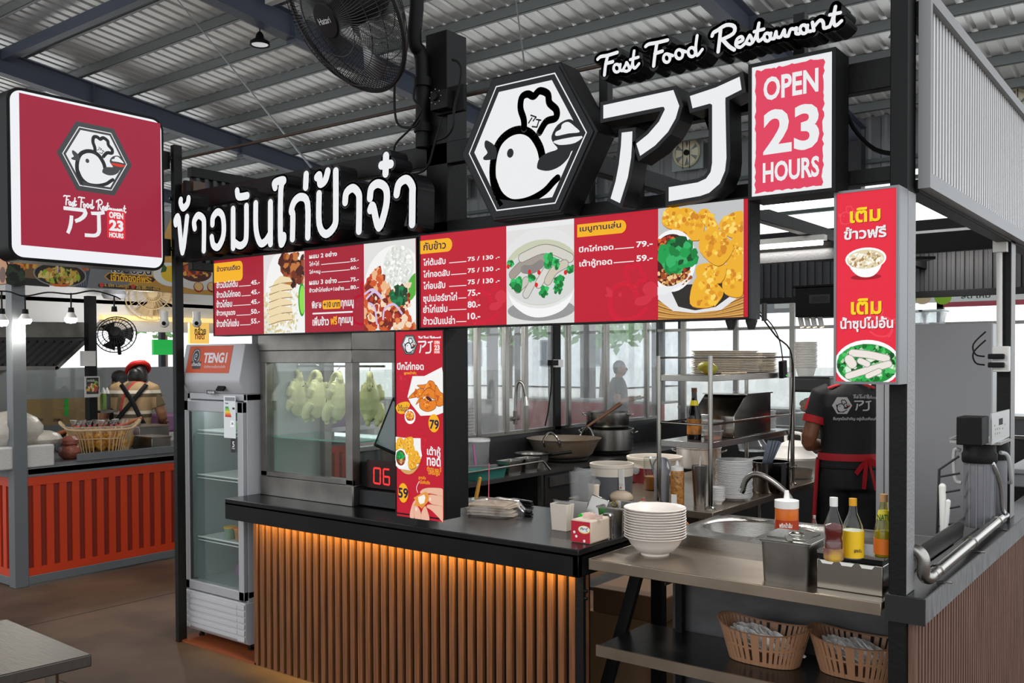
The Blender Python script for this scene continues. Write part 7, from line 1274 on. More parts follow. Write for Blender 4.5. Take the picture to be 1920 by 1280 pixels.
# fascia banner
tb_ = T('shop_banner', 'printed food banner of the orange stall with a wok and Thai shop name', 'banner', (OX+.02, 6, 2.26)); S = Sheet((OX+.03, 0, 0), (0, 1, 0), (0, 0, 1)); GB = mat('banner_grey', '#6f7073', .5); GD = mat('banner_gold', '#b98a3a', .5)
zb_, zt_ = S.px(100, 535)[1], 2.95; y0, y1 = OY+.02, 8.9; f = MB(); f.box(OX-.01, OX+.029, y0, y1, zb_, zt_); f.build('board', FR, tb_)
S.rect(y0, zb_, y1, zt_, GB); S.up(); bx = S.px(255, 500)[0]; S.poly([(bx-.12, zb_), (y1, zb_), (y1, zt_), (bx+.35, zt_), (bx+.15, zb_+.25)], GD); S.up()
I = lambda c: mat('ink_'+c, c, .5); B7 = lambda x, y: (x/5.565, 430+y/5.565); b7 = lambda *p: S.P([B7(*q) for q in p])
S.poly(b7((100, 570), (100, 390), (260, 380), (420, 420), (470, 480), (520, 600)), I('#23231f')); S.up(); S.poly(b7((170, 340), (215, 275), (430, 285), (500, 380), (510, 440), (150, 420)), I('#b0601c')); S.up(); S.scatter(in_quad(*b7((170, 400), (200, 300), (450, 300), (500, 420))), 60, .02, [I('#d98324'), I('#8a4312'), I('#c47020')], 91, 4, 3); S.up()
S.poly(b7((225, 500), (270, 400), (375, 400), (430, 520)), I('#6a5136')); S.up(); S.poly(b7((270, 410), (275, 340), (315, 295), (370, 345), (375, 410), (345, 410), (345, 360), (300, 360), (300, 410)), I('#c9a02e')); S.up(); S.scatter(in_quad(*b7((100, 560), (100, 360), (240, 470), (240, 560))), 40, .03, [I('#1f2a1a'), I('#2d3a22'), I('#121610')], 92); S.up()
S.poly(b7((560, 310), (650, 300), (640, 360), (590, 370)), I('#b0653a')); S.poly(b7((690, 310), (900, 320), (945, 390), (905, 610), (790, 600), (740, 430), (700, 400)), I('#3b4352')); S.up()
for i in range(8): S.stroke(b7((705+i*26, 320), (730+i*24, 590)), .004, I('#7d8590'), smooth=0)
S.poly(b7((770, 400), (880, 385), (935, 400), (920, 430), (800, 440)), I('#b8653a')); S.up(); c = S.px(*B7(630, 470)); S.ell(c, .205, .095, I('#8a8480')); S.up().ell(c, .195, .086, I('#241c1a')); S.up(); S.scatter(in_ell((c[0], c[1]-.01), .15, .05), 120, .014, [I('#c8a23a'), I('#8fae2e'), I('#d8c070'), I('#6d4a1e'), I('#b07a2a')], 93, 5, 2); S.up(); S.stroke(b7((600, 370), (600, 450)), .012, I('#b9bcc2'))
S.poly(b7((510, 555), (630, 575), (730, 560), (690, 598), (570, 595)), I('#c85a1c')); S.up(); S.tpx('เฮียอ้วน', *B7(1160, 452), *B7(1585, 350), I('#e9e6df'), .055); S.up(); S.tpx('เฮียอ้วน', *B7(1166, 448), *B7(1579, 354), I('#1d2136'), .02)
S.poly(b7((1085, 490), (1130, 450), (1600, 490), (1640, 522), (1600, 560), (1130, 535)), I('#c98a1e')); S.up().poly(b7((1100, 490), (1140, 458), (1590, 497), (1622, 522), (1592, 552), (1140, 527)), I('#2a120c')); S.up(); S.tpx('เจ้าดังองค์พระ', *B7(1155, 535), *B7(1580, 470), I('#f0b428'), .03)
a = S.px(*B7(1022, 600)); b2 = S.px(*B7(1668, 578)); S.rrect(a[0], S.px(*B7(1022, 602))[1], b2[0], S.px(*B7(1022, 556))[1]-.005, .025, I('#1a1712')); S.up(); S.ell(S.px(*B7(1060, 580)), .018, .018, I('#c93a2e')); S.ell(S.px(*B7(1387, 597)), .018, .018, I('#c93a2e')); S.tpx('อ. เมือง จ.นครปฐม', *B7(1090, 602), *B7(1342, 575), I('#e0b458'), .02); S.tpx('โทร 080-111-6050', *B7(1420, 622), *B7(1660, 594), I('#e0b458'), .02)
S.ell(S.px(*B7(1775, 470)), .16, .1, I('#d8d6d0')); S.up().ell(S.px(*B7(1790, 465)), .1, .07, I('#d9b21e')); S.up(); S.poly(b7((1675, 450), (1700, 350), (1740, 400), (1730, 440)), I('#2f5a24')); S.up()
c = S.px(372, 520); S.ell(c, .26, .11, I('#cfcac2')); S.up().ell((c[0]-.03, c[1]+.04), .16, .08, I('#4a1a10')); S.up(); S.scatter(in_ell((c[0]-.03, c[1]+.05), .13, .05), 50, .02, [I('#8a2c12'), I('#c0521c'), I('#d8a03a'), I('#5a140c')], 94); S.up()
for px_ in (372, 397): S.ell(S.px(px_, 538), .05, .045, I('#8a2018')); S.up().ell(S.px(px_, 537), .042, .036, I('#d8b070')); S.up()
S.mb.build('printed_face', GB, tb_, smooth=0)
S = Sheet((0, OY-.01, 0), (1, 0, 0), (0, 0, 1)); tb2 = T('shop_banner', 'peach coloured banner on the front of the orange stall at the left photo edge', 'banner', (-8.2, OY, 2.26)); f = MB(); f.box(-11, OX, OY-.008, OY+.02, zb_, zt_); f.build('board', FR, tb2); S.rect(-11, zb_, OX, zt_, I('#b98052')); S.up(); S.ell(S.px(5, 515), .05, .06, I('#5a2c1c')); S.up().stroke(S.P([(0, 470), (12, 490), (16, 500)]), .02, I('#c9574a')); S.mb.build('printed_face', I('#b98052'), tb2, smooth=0)
# ceiling parts inside the stall
f = MB(); f.box(-10.4, -9.2, 3.5, 9.2, 2.28, 2.32); f.box(-9.25, -9.2, 3.5, 9.0, 2.0, 2.75); one('white_duct_panel', f, mat('off_white_panel', '#d8d7d4', .6), 'off-white boxed panel above the cooking line of the orange stall', 'panel')
f = MB(); a, b2 = at(190, 590, 'x', -9.15), at(325, 603, 'x', -9.15); f.box(-9.2, -9.12, a.y, b2.y+1.2, b2.z, a.z); one('light_box', f, mat('warm_light_box', '#f2cf8a', .4, emit='#f4cf86', es=.9), 'long warm yellow light box under the white panel of the orange stall', 'sign')
f = MB(); f.bar((-7.6, 3.6, 2.42), (-9.2, 3.6, 2.42), .08, .08); one('red_beam', f, mat('red_paint', '#a8201a', .5), 'red painted beam under the roof of the orange stall', 'beam')
# hood
S = Sheet((-8.55, 0, 0), (0, 1, 0), (0, 0, 1)); th = T('cooker_hood', 'stainless cooker hood with dark louvred baffles over the stove of the orange stall', 'hood', (-9, 3.6, 1.62)); hd_ = S.P([(-60, 602), (168, 604), (168, 632), (-60, 632)]); S.prism(hd_, 1.0, SSD, 0); S.mb.build('canopy', SSD, th)
S = Sheet((-8.56, 0, 0), (0, 1, 0), (0, 0, 1)); pl = S.P([(-60, 632), (166, 632), (106, 690), (-60, 690)]); S.prism(pl, .9, mat('hood_dark', '#3d3c3e', .4, .6), 0)
for i in range(15): S.stroke(S.P([(150-i*16, 640), (100-i*16, 684)]), .02, mat('baffle_black', '#191919', .4), smooth=0, h=.004)
S.stroke(S.P([(-60, 690), (106, 690), (168, 632)]), .035, SSD, smooth=0, h=.008); S.rect(*S.px(143, 624), *S.px(164, 612), I('#d8d8d8')); S.mb.build('baffles', BLK2, th, smooth=0)
f = MB(); f.box(-9.5, -9.46, 3.6, 6.4, .9, 1.62); one('splash_back', f, mat('pale_steel_wall', '#8f9092', .4, .5), 'pale steel splash back behind the stove of the orange stall', 'panel')
f = MB(); f.box(-8.9, -8.885, 4.1, 4.9, 1.02, 1.62); one('clear_guard', f, GLASS, 'clear plastic splash guard hanging before the cardboard', 'guard')
a, b2 = at(48, 800, 'x', -9.0), at(166, 745, 'x', -9.0); f = MB(); f.box(-9.06, -9.0, a.y, b2.y, a.z, b2.z); t = one('cardboard_sheet', f, mat('kraft_card'), 'brown cardboard with a green tape strip behind the pots of the orange stall', 'cardboard'); S = Sheet((-8.998, 0, 0), (0, 1, 0), (0, 0, 1)); pp = S.P([(121, 780), (128, 780), (128, 747), (121, 747)]); S.poly(pp, I('#1f9a3a'));
for i, (x, w_) in enumerate(((60, 20), (100, 12), (108, 9))): S.text('ระวังแตก', *S.px(x, 790), *S.px(x+w_, 783), I('#3a2a1a'), .02)
o = S.mb.build('tape_and_print', I('#1f9a3a'), None, smooth=0); w_ = o.location.copy(); o.parent = t; o.location = w_-t.location
a, b2 = at(160, 745, 'x', -8.3), at(187, 705, 'x', -8.3); t = T('menu_poster', 'small dark food menu poster beside the customer in the cap', 'poster', (-8.3, a.y, a.z)); S = Sheet((-8.3, 0, 0), (0, 1, 0), (0, 0, 1)); S.prism([(a.y, a.z), (b2.y, a.z), (b2.y, b2.z), (a.y, b2.z)], .015, I('#b9b7b2'), 0); S.up(2); S.rect(a.y+.012, a.z+.03, b2.y-.012, b2.z-.012, I('#2c2426')); S.up(); S.ell(((a.y+b2.y)/2, (a.z+b2.z)/2-.01), .065, .045, I('#4a4a48')); S.up(); S.scatter(in_ell(((a.y+b2.y)/2, (a.z+b2.z)/2-.01), .055, .035), 40, .01, [I('#5a8a2a'), I('#c8a23a'), I('#b0401c'), I('#d8d0a0')], 95); S.up(); S.text('ราคาเริ่มต้น', a.y+.02, b2.z-.05, b2.y-.05, b2.z-.025, I('#d8d8d0'), .02); S.text('ยำ', b2.y-.05, b2.z-.07, b2.y-.02, b2.z-.04, I('#8fd02a'), .03); S.mb.build('poster', I('#2c2426'), t, smooth=0)
f = MB(); q = at(171, 650, 'x', -8.45); f.box(-8.5, -8.42, q.y-.04, q.y+.04, .88, 2.3); one('stall_pole', f, BLK, 'black pole carrying the menu poster in the orange stall', 'pole')
f = MB(); q = at(167, 672, 'x', -8.35); f.box(-8.4, -8.34, q.y-.06, q.y+.06, q.z-.07, q.z+.07); one('switch_box', f, WHT, 'small white box on the black pole above the menu poster', 'box')
# bulbs on the string
tw = MB(); pts_ = [at(x, y, 'x', OX+.06) for x, y in ((-40, 548), (12, 546), (46, 555), (90, 548), (134, 551), (175, 545), (214, 555), (226, 561))]; tw.tube(smoothp(pts_, 5), .006, 6); one('string_light_cable', tw, BLK2, 'black string light cable slung under the food banner', 'cable')
def bulb(px_, pyt, pyb, lit, lab):
    a, b2 = at(px_, pyt, 'x', OX+.06), at(px_, pyb, 'x', OX+.06); L = a.z-b2.z; t = T('light_bulb' if lit else 'bulb_socket', lab, 'lamp', b2); f = MB(); f.tube([a, Vector((a.x, a.y, b2.z+L*.45 if lit else b2.z+L*.3))], .006, 6); f.build('drop_cord', BLK2, t); f = MB(); z1 = b2.z+L*.52 if lit else b2.z+L*.35; z0 = b2.z+L*.36 if lit else b2.z; f.tube([(a.x, a.y, z1), (a.x, a.y, z0)], [.02, .024], 12); f.build('socket', BLK2, t)
    if lit:
        f = MB(); f.lathe([(.022, .36*L), (.03, .3*L), (.045, .18*L)], b2, 18); f.build('collar', WHT, t); f = MB(); f.lathe([(.045, .18*L), (.046, .1*L), (.034, .02*L), (0, 0)], b2, 18); f.build('globe', mat('lit_bulb', '#ffffff', .3, emit='#fff6e6', es=8), t)
        l = bpy.data.lights.new('bulb_lamp', 'POINT'); l.energy = 5; l.shadow_soft_size = .05; l.color = (1, .95, .85); o = bpy.data.objects.new('bulb_lamp', l); COL.objects.link(o); o.location = b2+Vector((0, 0, -.06))
bulb(3, 547, 612, True, 'lit white bulb at the left photo edge on the string cable'); bulb(47, 553, 608, True, 'lit white bulb beside the grey corner post of the orange stall'); bulb(133, 549, 606, True, 'lit white bulb hanging between the post and the empty socket'); bulb(214, 556, 584, False, 'empty black bulb socket at the end of the string cable')
# goods on the orange stall
q = at(186, 864, 'z', .905); t = T('snack_basket', 'long beige wire basket full of bagged fried snacks on the orange stall', 'basket', q); BX, BY = q.x-.2, q.y+.02; L1 = (at(262, 845, 'z', .905)-at(118, 850, 'z', .905)); ln_ = .27; wd = .15; ax = Vector((.45, .9, 0)).normalized(); ay = Vector((-ax.y, ax.x, 0)); c0 = Vector((-7.52, 4.1, .907)); hB = .27
BEI = mat('beige_wire_plastic', '#b39a78', .5)
def BP(a, k_, z): return c0+ax*(ln_*k_*math.copysign(abs(math.cos(a))**.6, math.cos(a)))+ay*(wd*k_*math.copysign(abs(math.sin(a))**.6, math.sin(a)))+Vector((0, 0, z+(.035*abs(math.cos(a))**6 if z > .1 else 0)))
f = MB(); N = 56
for k_, z, r in ((.78, .01, .006), (.9, hB*.5, .004), (1.05, hB-.06, .009)): f.tube([BP(2*PI*i/N, k_, z) for i in range(N)], r, 6, closed=True)
for i in range(N): a = 2*PI*i/N; f.tube([BP(a, .78, .01), BP(a, .9, hB*.5), BP(a, 1.05, hB-.06)], .0045, 5)
f.build('wire_body', BEI, t)
for s in (0, PI): f = MB(); f.tube(smoothp([BP(s-.25, 1.05, hB-.06), BP(s-.15, 1.12, hB-.04), BP(s, 1.14, hB-.03), BP(s+.15, 1.12, hB-.04), BP(s+.25, 1.05, hB-.06)], 4), .013, 8); f.build('handle', BEI, t)
SN = mat('golden_snack', '#c98f38', .5, noise_=(40, '#7d4a14', (1, 1, 1), 3)); o = None; r_ = random.Random(12)
for i in range(11):
    u = -.21+.042*i; loc = c0+ax*u+ay*(.06*(-1)**i)+Vector((0, 0, .02)); lab = 'clear tied bag of golden fried snacks standing in the beige basket'
    if o is None:
        o = T('snack_bag', lab, 'bag', loc, 'bagged snacks in the beige basket'); f = MB(); f.ball(loc+Vector((0, 0, .1)), .055, .06, .1, 12); f.build('snacks', SN, o); f = MB(); f.tube([loc+Vector((0, 0, .16)), loc+Vector((0, 0, .215)), loc+Vector((.004, 0, .225)), loc+Vector((.008, 0, .265))], [.05, .012, .01, .03], 10); f.build('bag_neck', BAG, o); f = MB(); f.tube([loc+Vector((0, 0, .217)), loc+Vector((0, 0, .224))], .013, 8); f.build('tie', mat('red_rubber'), o)
    else: dup(o, loc, r_.random()*6)
for i in range(2): pass
a, b2 = at(0, 895, 'z', .905), at(103, 872, 'z', .905); f = MB(); t = T('foam_box', 'white polystyrene box beside the grey corner post of the orange stall', 'box', (-7.35, 3.25, .885)); xf = -7.12
# box sits just behind the post along the side face
yb0, yb1 = 3.30, at(103, 870, 'x', xf).y; f.box(xf-.55, xf, yb0-.28, yb1, .887, at(103, 832, 'x', xf).z); f.build('box', mat('polystyrene', '#b9b7b3', .85, bump=(60, .4, (1, 1, 1))), t, bevel=.012); zt2 = at(103, 832, 'x', xf).z
f = MB(); f.ball((xf-.25, yb0+.0, zt2+.1), .22, .24, .16, 14); f.ball((xf-.2, yb0+.2, zt2+.03), .16, .16, .07, 12); one('clear_bag', f, mat('milky_film', '#aaa49b', .35, bump=(18, 1, (1, 1, 1))), 'large milky plastic bag heaped on the polystyrene box', 'bag')
f = MB(); q = at(125, 862, 'z', .905); f.ball(q+Vector((-.05, .05, .06)), .11, .08, .07, 12); f.ball(q+Vector((-.05, .05, .14)), .08, .07, .05, 10); t = one('dried_chilli_bag', f, mat('red_brown_bag', '#7c4233', .4, bump=(40, 1, (1, 1, 1))), 'clear bag of red-brown dried food between the foam box and the basket', 'bag')
def stainless_box(px0, px1, pyb, pyt, x, dep, lab): a, b2 = at(px0, pyb, 'x', x), at(px1, pyb, 'x', x); zt = at(px0, pyt, 'x', x).z; t = T('steel_bin', lab, 'bin', (x-dep/2, a.y, .905)); f = MB(); f.box(x-dep, x, a.y, b2.y, .906, zt); f.build('bin', SSD, t, bevel=.004); f = MB(); f.box(x-dep-.005, x+.005, a.y-.005, b2.y+.005, zt, zt+.012); f.build('lid', SS, t)
stainless_box(285, 321, 860, 822, -7.25, .3, 'low steel bin at the right end of the orange stall counter'); stainless_box(262, 318, 838, 802, -7.7, .35, 'taller steel bin behind the low one on the orange stall')
q = at(144, 806, 'z', .9); q = Vector((-7.95, at(148, 800, 'x', -7.95).y, .906)); pot(q, .2, .15, 'wide steel pot with black handles behind the snack basket', mat('mirror_steel')); f = MB(); f.tube([q+Vector((.15, .1, .15)), q+Vector((.25, .45, .27))], [.012, .016], 8); one('wooden_spoon', f, mat('orange_brown_wood'), 'wooden spoon slanting out of the wide pot in the orange stall', 'spoon')
q = Vector((-7.95, at(60, 800, 'x', -7.95).y-.12, .906)); t = T('wok', 'dark wok with wooden handle behind the polystyrene box', 'wok', q); f = MB(); f.lathe([(.05, 0), (.16, .06), (.24, .14), (.235, .14), (.15, .065), (0, .01)], q, 28); f.build('pan', BLK2, t); f = MB(); f.tube([q+Vector((.1, .1, .12)), q+Vector((.2, .42, .22))], [.014, .018], 8); f.build('handle', mat('orange_brown_wood'), t)
q = Vector((-8.0, at(199, 800, 'x', -8.0).y, .906)); t = T('sauce_pump', 'orange sauce bottle with black pump beside the wide pot', 'bottle', q); f = MB(); f.lathe([(.045, 0), (.05, .02), (.05, .13), (.025, .17), (.022, .19)], q, 18); f.build('bottle', mat('orange_bottle', '#c9521c', .35), t); f = MB(); f.tube([q+Vector((0, 0, .19)), q+Vector((0, 0, .23)), q+Vector((.03, .03, .235))], .01, 8); f.build('pump', BLK2, t)
for i, (px_, c, lab) in enumerate(((194, '#5f7a2a', 'green sauce bottle on the ledge under the menu poster'), (201, '#2a2622', 'dark sauce bottle on the ledge under the menu poster'))):
    q = Vector((-8.5, at(px_, 760, 'x', -8.5).y, at(px_, 767, 'x', -8.5).z)); t = T('sauce_bottle', lab, 'bottle', q); f = MB(); f.lathe([(.03, 0), (.032, .13), (.02, .15)], q, 16); f.build('bottle', mat('sauce_%d' % i, c, .3), t); f = MB(); f.lathe([(.022, .15), (.02, .17), (.006, .21), (0, .21)], q, 14); f.build('cap', WHT, t)
q = at(197, 769, 'x', -8.5); f = MB(); f.box(-8.6, -8.42, q.y-.09, q.y+.09, q.z-.02, q.z); one('wall_ledge', f, SSD, 'small steel ledge carrying two sauce bottles in the orange stall', 'shelf')
f = MB(); q = at(312, 790, 'x', -8.8); f.box(-9.0, -8.65, q.y-.1, q.y+.5, q.z-.1, q.z+.08); one('pink_crate', f, mat('mauve_plastic', '#8a5f86', .5), 'mauve plastic crate behind the vendor in the plaid shirt', 'crate', bevel=.02)
# vendor, customers
PLAID = bpy.data.materials.new('beige_plaid_cloth'); PLAID.use_nodes = True; nt = PLAID.node_tree; b = nt.nodes['Principled BSDF']; b.inputs['Roughness'].default_value = .8
tc = nt.nodes.new('ShaderNodeTexCoord'); sx = nt.nodes.new('ShaderNodeSeparateXYZ'); nt.links.new(tc.outputs['Object'], sx.inputs[0]); cur = None
for ax_, per, th_, colr in (('Z', 5, .66, '#54452f'), ('X', 5, .7, '#6a583e'), ('Z', 5, .84, '#d8ccb8'), ('X', 2.6, .94, '#a8392c')):
    m1 = nt.nodes.new('ShaderNodeMath'); m1.operation = 'MULTIPLY'; m1.inputs[1].default_value = per; nt.links.new(sx.outputs[ax_], m1.inputs[0]); m2 = nt.nodes.new('ShaderNodeMath'); m2.operation = 'FRACT'; nt.links.new(m1.outputs[0], m2.inputs[0]); m3 = nt.nodes.new('ShaderNodeMath'); m3.operation = 'GREATER_THAN'; m3.inputs[1].default_value = th_; nt.links.new(m2.outputs[0], m3.inputs[0])
    mx = nt.nodes.new('ShaderNodeMix'); mx.data_type = 'RGBA'; nt.links.new(m3.outputs[0], mx.inputs[0]); mx.inputs[7].default_value = (*lin(colr), 1)
    if cur: nt.links.new(cur, mx.inputs[6])
    else: mx.inputs[6].default_value = (*lin('#a88a63'), 1)
    cur = mx.outputs[2]
nt.links.new(cur, b.inputs['Base Color'])
vl = Vector((at(246, 760, 'x', -8.5).x, at(246, 760, 'x', -8.5).y, 0)); t, W, hc, hm, k, pts = person('person', 'vendor seen from behind in a beige plaid shirt, red hat and black cross straps', vl, .75, 1.74, (((-.28, .02, 1.12), (-.24, .12, .9), (0, 1, -.6)), ((.27, .06, 1.12), (.2, .28, 1.06), (-.1, 1, -.1))), lean=.25, skin=mat('skin_tan'), shirt=PLAID, sleeve=.62, pants=mat('dark_trousers', '#232327', .7), hairm=HAIR, bow=.6, head_turn=.5, hair='long')
f = MB(); f.ball(hc+hm @ Vector((0, -.01, .06))*k, .096*k, .112*k, .062*k, 18, mt=hm); f.build('hat_crown', mat('pale_net', '#c9b8b4', .7), t); f = MB(); f.tube([hc+hm @ Vector((.1*math.cos(i*PI/12), -.01+.118*math.sin(i*PI/12), .035))*k for i in range(24)], .024*k, 8, closed=True); f.build('hat_band', mat('bright_red_cloth', '#c41c14', .6), t)
for p in ([(.14, -.1, 1.44), (.05, -.16, 1.3), (-.1, -.16, 1.1), (-.15, -.14, 1.02)], [(-.1, -.1, 1.44), (.02, -.165, 1.3), (.12, -.16, 1.12), (.17, -.12, 1.02)]): f = MB(); f.tube(smoothp([W(*q) for q in p], 4), [(.022, .006)]*13, 8); f.build('cross_strap', BLK2, t)
f = MB(); vs = []; N = 30
for z, rx in ((1.05, .185), (1.0, .19), (.97, .19)): vs += [W(rx*math.cos(2*PI*i/N), .15*math.sin(2*PI*i/N), z) for i in range(N)]
f.add(vs, [(q*N+i, q*N+(i+1) % N, (q+1)*N+(i+1) % N, (q+1)*N+i) for q in range(2) for i in range(N)]); f.build('floral_apron_tie', mat('floral_cloth', '#2c3a26', .7, noise_=(30, '#9a3a2c', (1, 1, 1), 2)), t)
vl = Vector((at(222, 760, 'x', -9.3).x, at(222, 760, 'x', -9.3).y, 0)); t, W, hc, hm, k, pts = person('person', 'customer in a black cap and face mask with a cream shirt, looking down', vl, -2.0, 1.62, (((-.24, .08, 1.1), (-.08, .26, 1.08), (.6, 1, -.1)), ((.25, .1, 1.12), (.1, .28, 1.05), (-.5, 1, 0))), lean=.2, skin=SKINL, shirt=mat('cream_shirt', '#c9b48e', .75), sleeve=.6, pants=mat('dark_trousers'), hairm=HAIR, bow=.45)
f = MB(); f.ball(hc+hm @ Vector((0, -.01, .055))*k, .09*k, .106*k, .065*k, 18, mt=hm); f.ball(hc+hm @ Vector((0, .1, .04))*k, .06*k, .06*k, .012*k, 14, mt=hm); f.build('cap', mat('black_cap_cloth', '#19191b', .7), t, remesh=.008); f = MB(); f.ball(hc+hm @ Vector((0, .062, -.04))*k, .058*k, .055*k, .05*k, 14, mt=hm); f.build('face_mask', mat('white_mask', '#d9d7d5', .7), t)
f = MB(); f.obox(W(0, .16, 1.2), .22, .012, .32, Matrix.Rotation(-2.0, 3, 'Z')); f.build('apron_bib', BLK2, t)
vl = Vector((at(266, 760, 'x', -9.85).x, at(266, 760, 'x', -9.85).y, 0)); t, W, hc, hm, k, pts = person('person', 'person with dark hair seen from behind in a white top beyond the vendor', vl, .9, 1.7, (((-.25, .06, 1.12), (-.12, .26, 1.08), (.4, 1, 0)), ((.25, .06, 1.12), (.12, .26, 1.08), (-.4, 1, 0))), skin=SKINL, shirt=mat('white_top', '#c4c4c6', .75), sleeve=.6, pants=mat('dark_trousers'), hairm=HAIR, hair='long')
vl = Vector((at(325, 760, 'x', -9.4).x, at(325, 760, 'x', -9.4).y, 0)); 
# things behind the orange stall
f = MB(); a, b2 = at(288, 665, 'x', -10.4), at(335, 637, 'x', -10.4); f.box(-10.44, -10.4, a.y, b2.y, a.z, b2.z); one('green_screen', f, mat('green_display', '#1f9a3a', .4, emit='#1fb04a', es=.75), 'bright green screen beyond the vendor at the black post', 'screen')
a, b2 = at(356, 644, 'x', -8.0), at(392, 606, 'x', -8.0); t = T('shop_sign', 'small yellow banana-fry sign between the left post and the menu board', 'sign', (-8, a.y, a.z)); S = Sheet((-8, 0, 0), (0, 1, 0), (0, 0, 1)); YB2 = mat('yellow_lit_sign', '#e9b84a', .4, emit='#f0c060', es=.8); S.prism([(a.y, a.z), (b2.y, a.z), (b2.y, b2.z), (a.y, b2.z)], .03, YB2, 0); S.up(2); S.tpx('กล้วย', 365, 627, 386, 612, I('#3a2a1a'), .03); S.tpx('ทอด', 366, 636, 383, 626, I('#d9501c'), .03); S.mb.build('face', YB2, t, smooth=0)
def table_fan(px_, py_, x, r, lab, m, ang):
    c = at(px_, py_, 'x', x); t = T('wall_fan', lab, 'fan', c); mt = Matrix.Rotation(ang, 3, 'Z') @ Matrix.Rotation(PI/2-.4, 3, 'X'); f = MB()
    for k_ in (.3, .6, .85, 1.0): f.tube([c+mt @ Vector((r*k_*math.cos(i*PI/14), r*k_*math.sin(i*PI/14), .06*(1-k_*k_))) for i in range(28)], .006, 5, closed=True)
    for i in range(28): f.tube([c+mt @ Vector((r*.15*math.cos(i*PI/14), r*.15*math.sin(i*PI/14), .07)), c+mt @ Vector((r*.7*math.cos(i*PI/14), r*.7*math.sin(i*PI/14), .045)), c+mt @ Vector((r*math.cos(i*PI/14), r*math.sin(i*PI/14), 0))], .003, 4)
    f.build('guard', m, t); f = MB()
    for i in range(3): a = i*2.1; f.add([c+mt @ Vector((.05*math.cos(a), .05*math.sin(a), -.02)), c+mt @ Vector((r*.85*math.cos(a-.4), r*.85*math.sin(a-.4), -.04)), c+mt @ Vector((r*.9*math.cos(a+.5), r*.9*math.sin(a+.5), .0)), c+mt @ Vector((.05*math.cos(a+1), .05*math.sin(a+1), .0))], [(0, 1, 2, 3)])
    f.build('blades', m, t); f = MB(); f.lathe([(0, -.18), (.07, -.16), (.08, -.05), (.05, .075), (0, .08)], c, 16, mt=mt); f.build('motor', m, t); f = MB(); f.tube([c+mt @ Vector((0, 0, -.15)), c+mt @ Vector((0, .0, -.25))+Vector((0, 0, -.1))], .02, 8); f.build('bracket', m, t)
table_fan(217, 627, -9.0, .2, 'black wall fan above the customers in the orange stall', BLK2, .9); table_fan(288, 556, -9.0, .28, 'cream fan seen from below under the banner of the orange stall', mat('cream_fan', '#c2a87e', .5), .9)
f = MB(); q = at(214, 556, 'x', -8.9); f.lathe([(.1, .06), (.12, .02), (.1, -.02), (0, -.04)], q, 18); one('ceiling_lamp', f, GRY, 'round grey ceiling fitting under the white panel of the orange stall', 'lamp')
l = bpy.data.lights.new('panel_fill', 'POINT'); l.energy = 22; l.shadow_soft_size = .1; o = bpy.data.objects.new('panel_fill', l); COL.objects.link(o); o.location = q+Vector((.55, 0, -.2))  # added fill light off to the side of the fitting, brightens the white panel
for px_, lab in ((308, 'white dome camera left of the black corner post'), (369, 'white dome camera between the post and the menu board')): q = at(px_, 603, 'x', -7.3); t = T('dome_camera', lab, 'camera', q); f = MB(); f.tube([q+Vector((0, 0, .09)), q], .034, 14); f.build('mount', WHT, t); f = MB(); f.ball(q-Vector((0, 0, .01)), .042); f.build('ball', WHT, t); f = MB(); f.ball(q+Vector((.03, -.024, -.015)), .018); f.build('lens', BLK2, t)
# ================================================================== big wall fan on the tall post
hub = at(612, 38, 'y', 2.72); tf_ = T('wall_fan', 'large black wall fan mounted on the tall black post above the stall', 'fan', hub); nrm = Vector((-.05, -.9, -.42)); nrm = Vector((-.2, -.78, -.58)).normalized(); mt = nrm.to_track_quat('Z', 'Y').to_matrix(); R1 = .365
rp = at(775, 120, 'y', 2.78); WM = mat('fan_black_wire', '#141415', .45)
cF = hub-mt @ Vector((0, 0, .09)); f = MB()
# front guard
def gp(a, k_, d): return cF+mt @ Vector((R1*k_*math.cos(a), R1*k_*math.sin(a), d))
for i in range(110): a = 2*PI*i/110; f.tube([gp(a, .2, .09), gp(a+.05, .55, .082), gp(a+.1, .85, .05), gp(a+.12, 1.0, 0)], .0016, 4)
for k_, d in ((.45, .085), (.7, .068), (.88, .043)): f.tube([gp(i*PI/30, k_, d) for i in range(60)], .002, 5, closed=True)
f.build('front_guard', WM, tf_); f = MB(); f.tube([gp(i*PI/30, 1.01, -.01) for i in range(60)], .011, 8, closed=True); f.build('rim', WM, tf_); f = MB()
for i in range(110): a = 2*PI*i/110; f.tube([gp(a, .25, -.16), gp(a-.06, .7, -.13), gp(a-.12, 1.0, -.02)], .0016, 4)
for k_, d in ((.5, -.145), (.75, -.12), (.93, -.06)): f.tube([gp(i*PI/30, k_, d) for i in range(60)], .002, 5, closed=True)
f.build('rear_guard', WM, tf_); f = MB(); f.lathe([(0, .10), (R1*.2, .098), (R1*.22, .09), (R1*.22, .082), (0, .08)], cF, 28, mt=mt); f.build('hub_cap', BLK2, tf_)
f = MB()
for i in range(3):
    a = i*2*PI/3+.4; r0, r1 = .06, R1*.88; vs = []
    for q in range(7):
        for j, da in enumerate((-.45, -.15, .15, .5)): rr_ = r0+(r1-r0)*q/6; vs.append(cF+mt @ Vector((rr_*math.cos(a+da*(.4+.6*q/6)), rr_*math.sin(a+da*(.4+.6*q/6)), -.03+.06*(j/3-.5))))
    f.add(vs, [(q*4+j, q*4+j+1, (q+1)*4+j+1, (q+1)*4+j) for q in range(6) for j in range(3)])
f.build('blades', mat('smoke_blade', '#2c2c2e', .3), tf_); f = MB(); f.lathe([(.05, .07), (.06, 0), (.085, -.05), (.09, -.2), (.05, -.26), (0, -.27)], cF, 22, mt=mt); f.build('motor', BLK2, tf_)
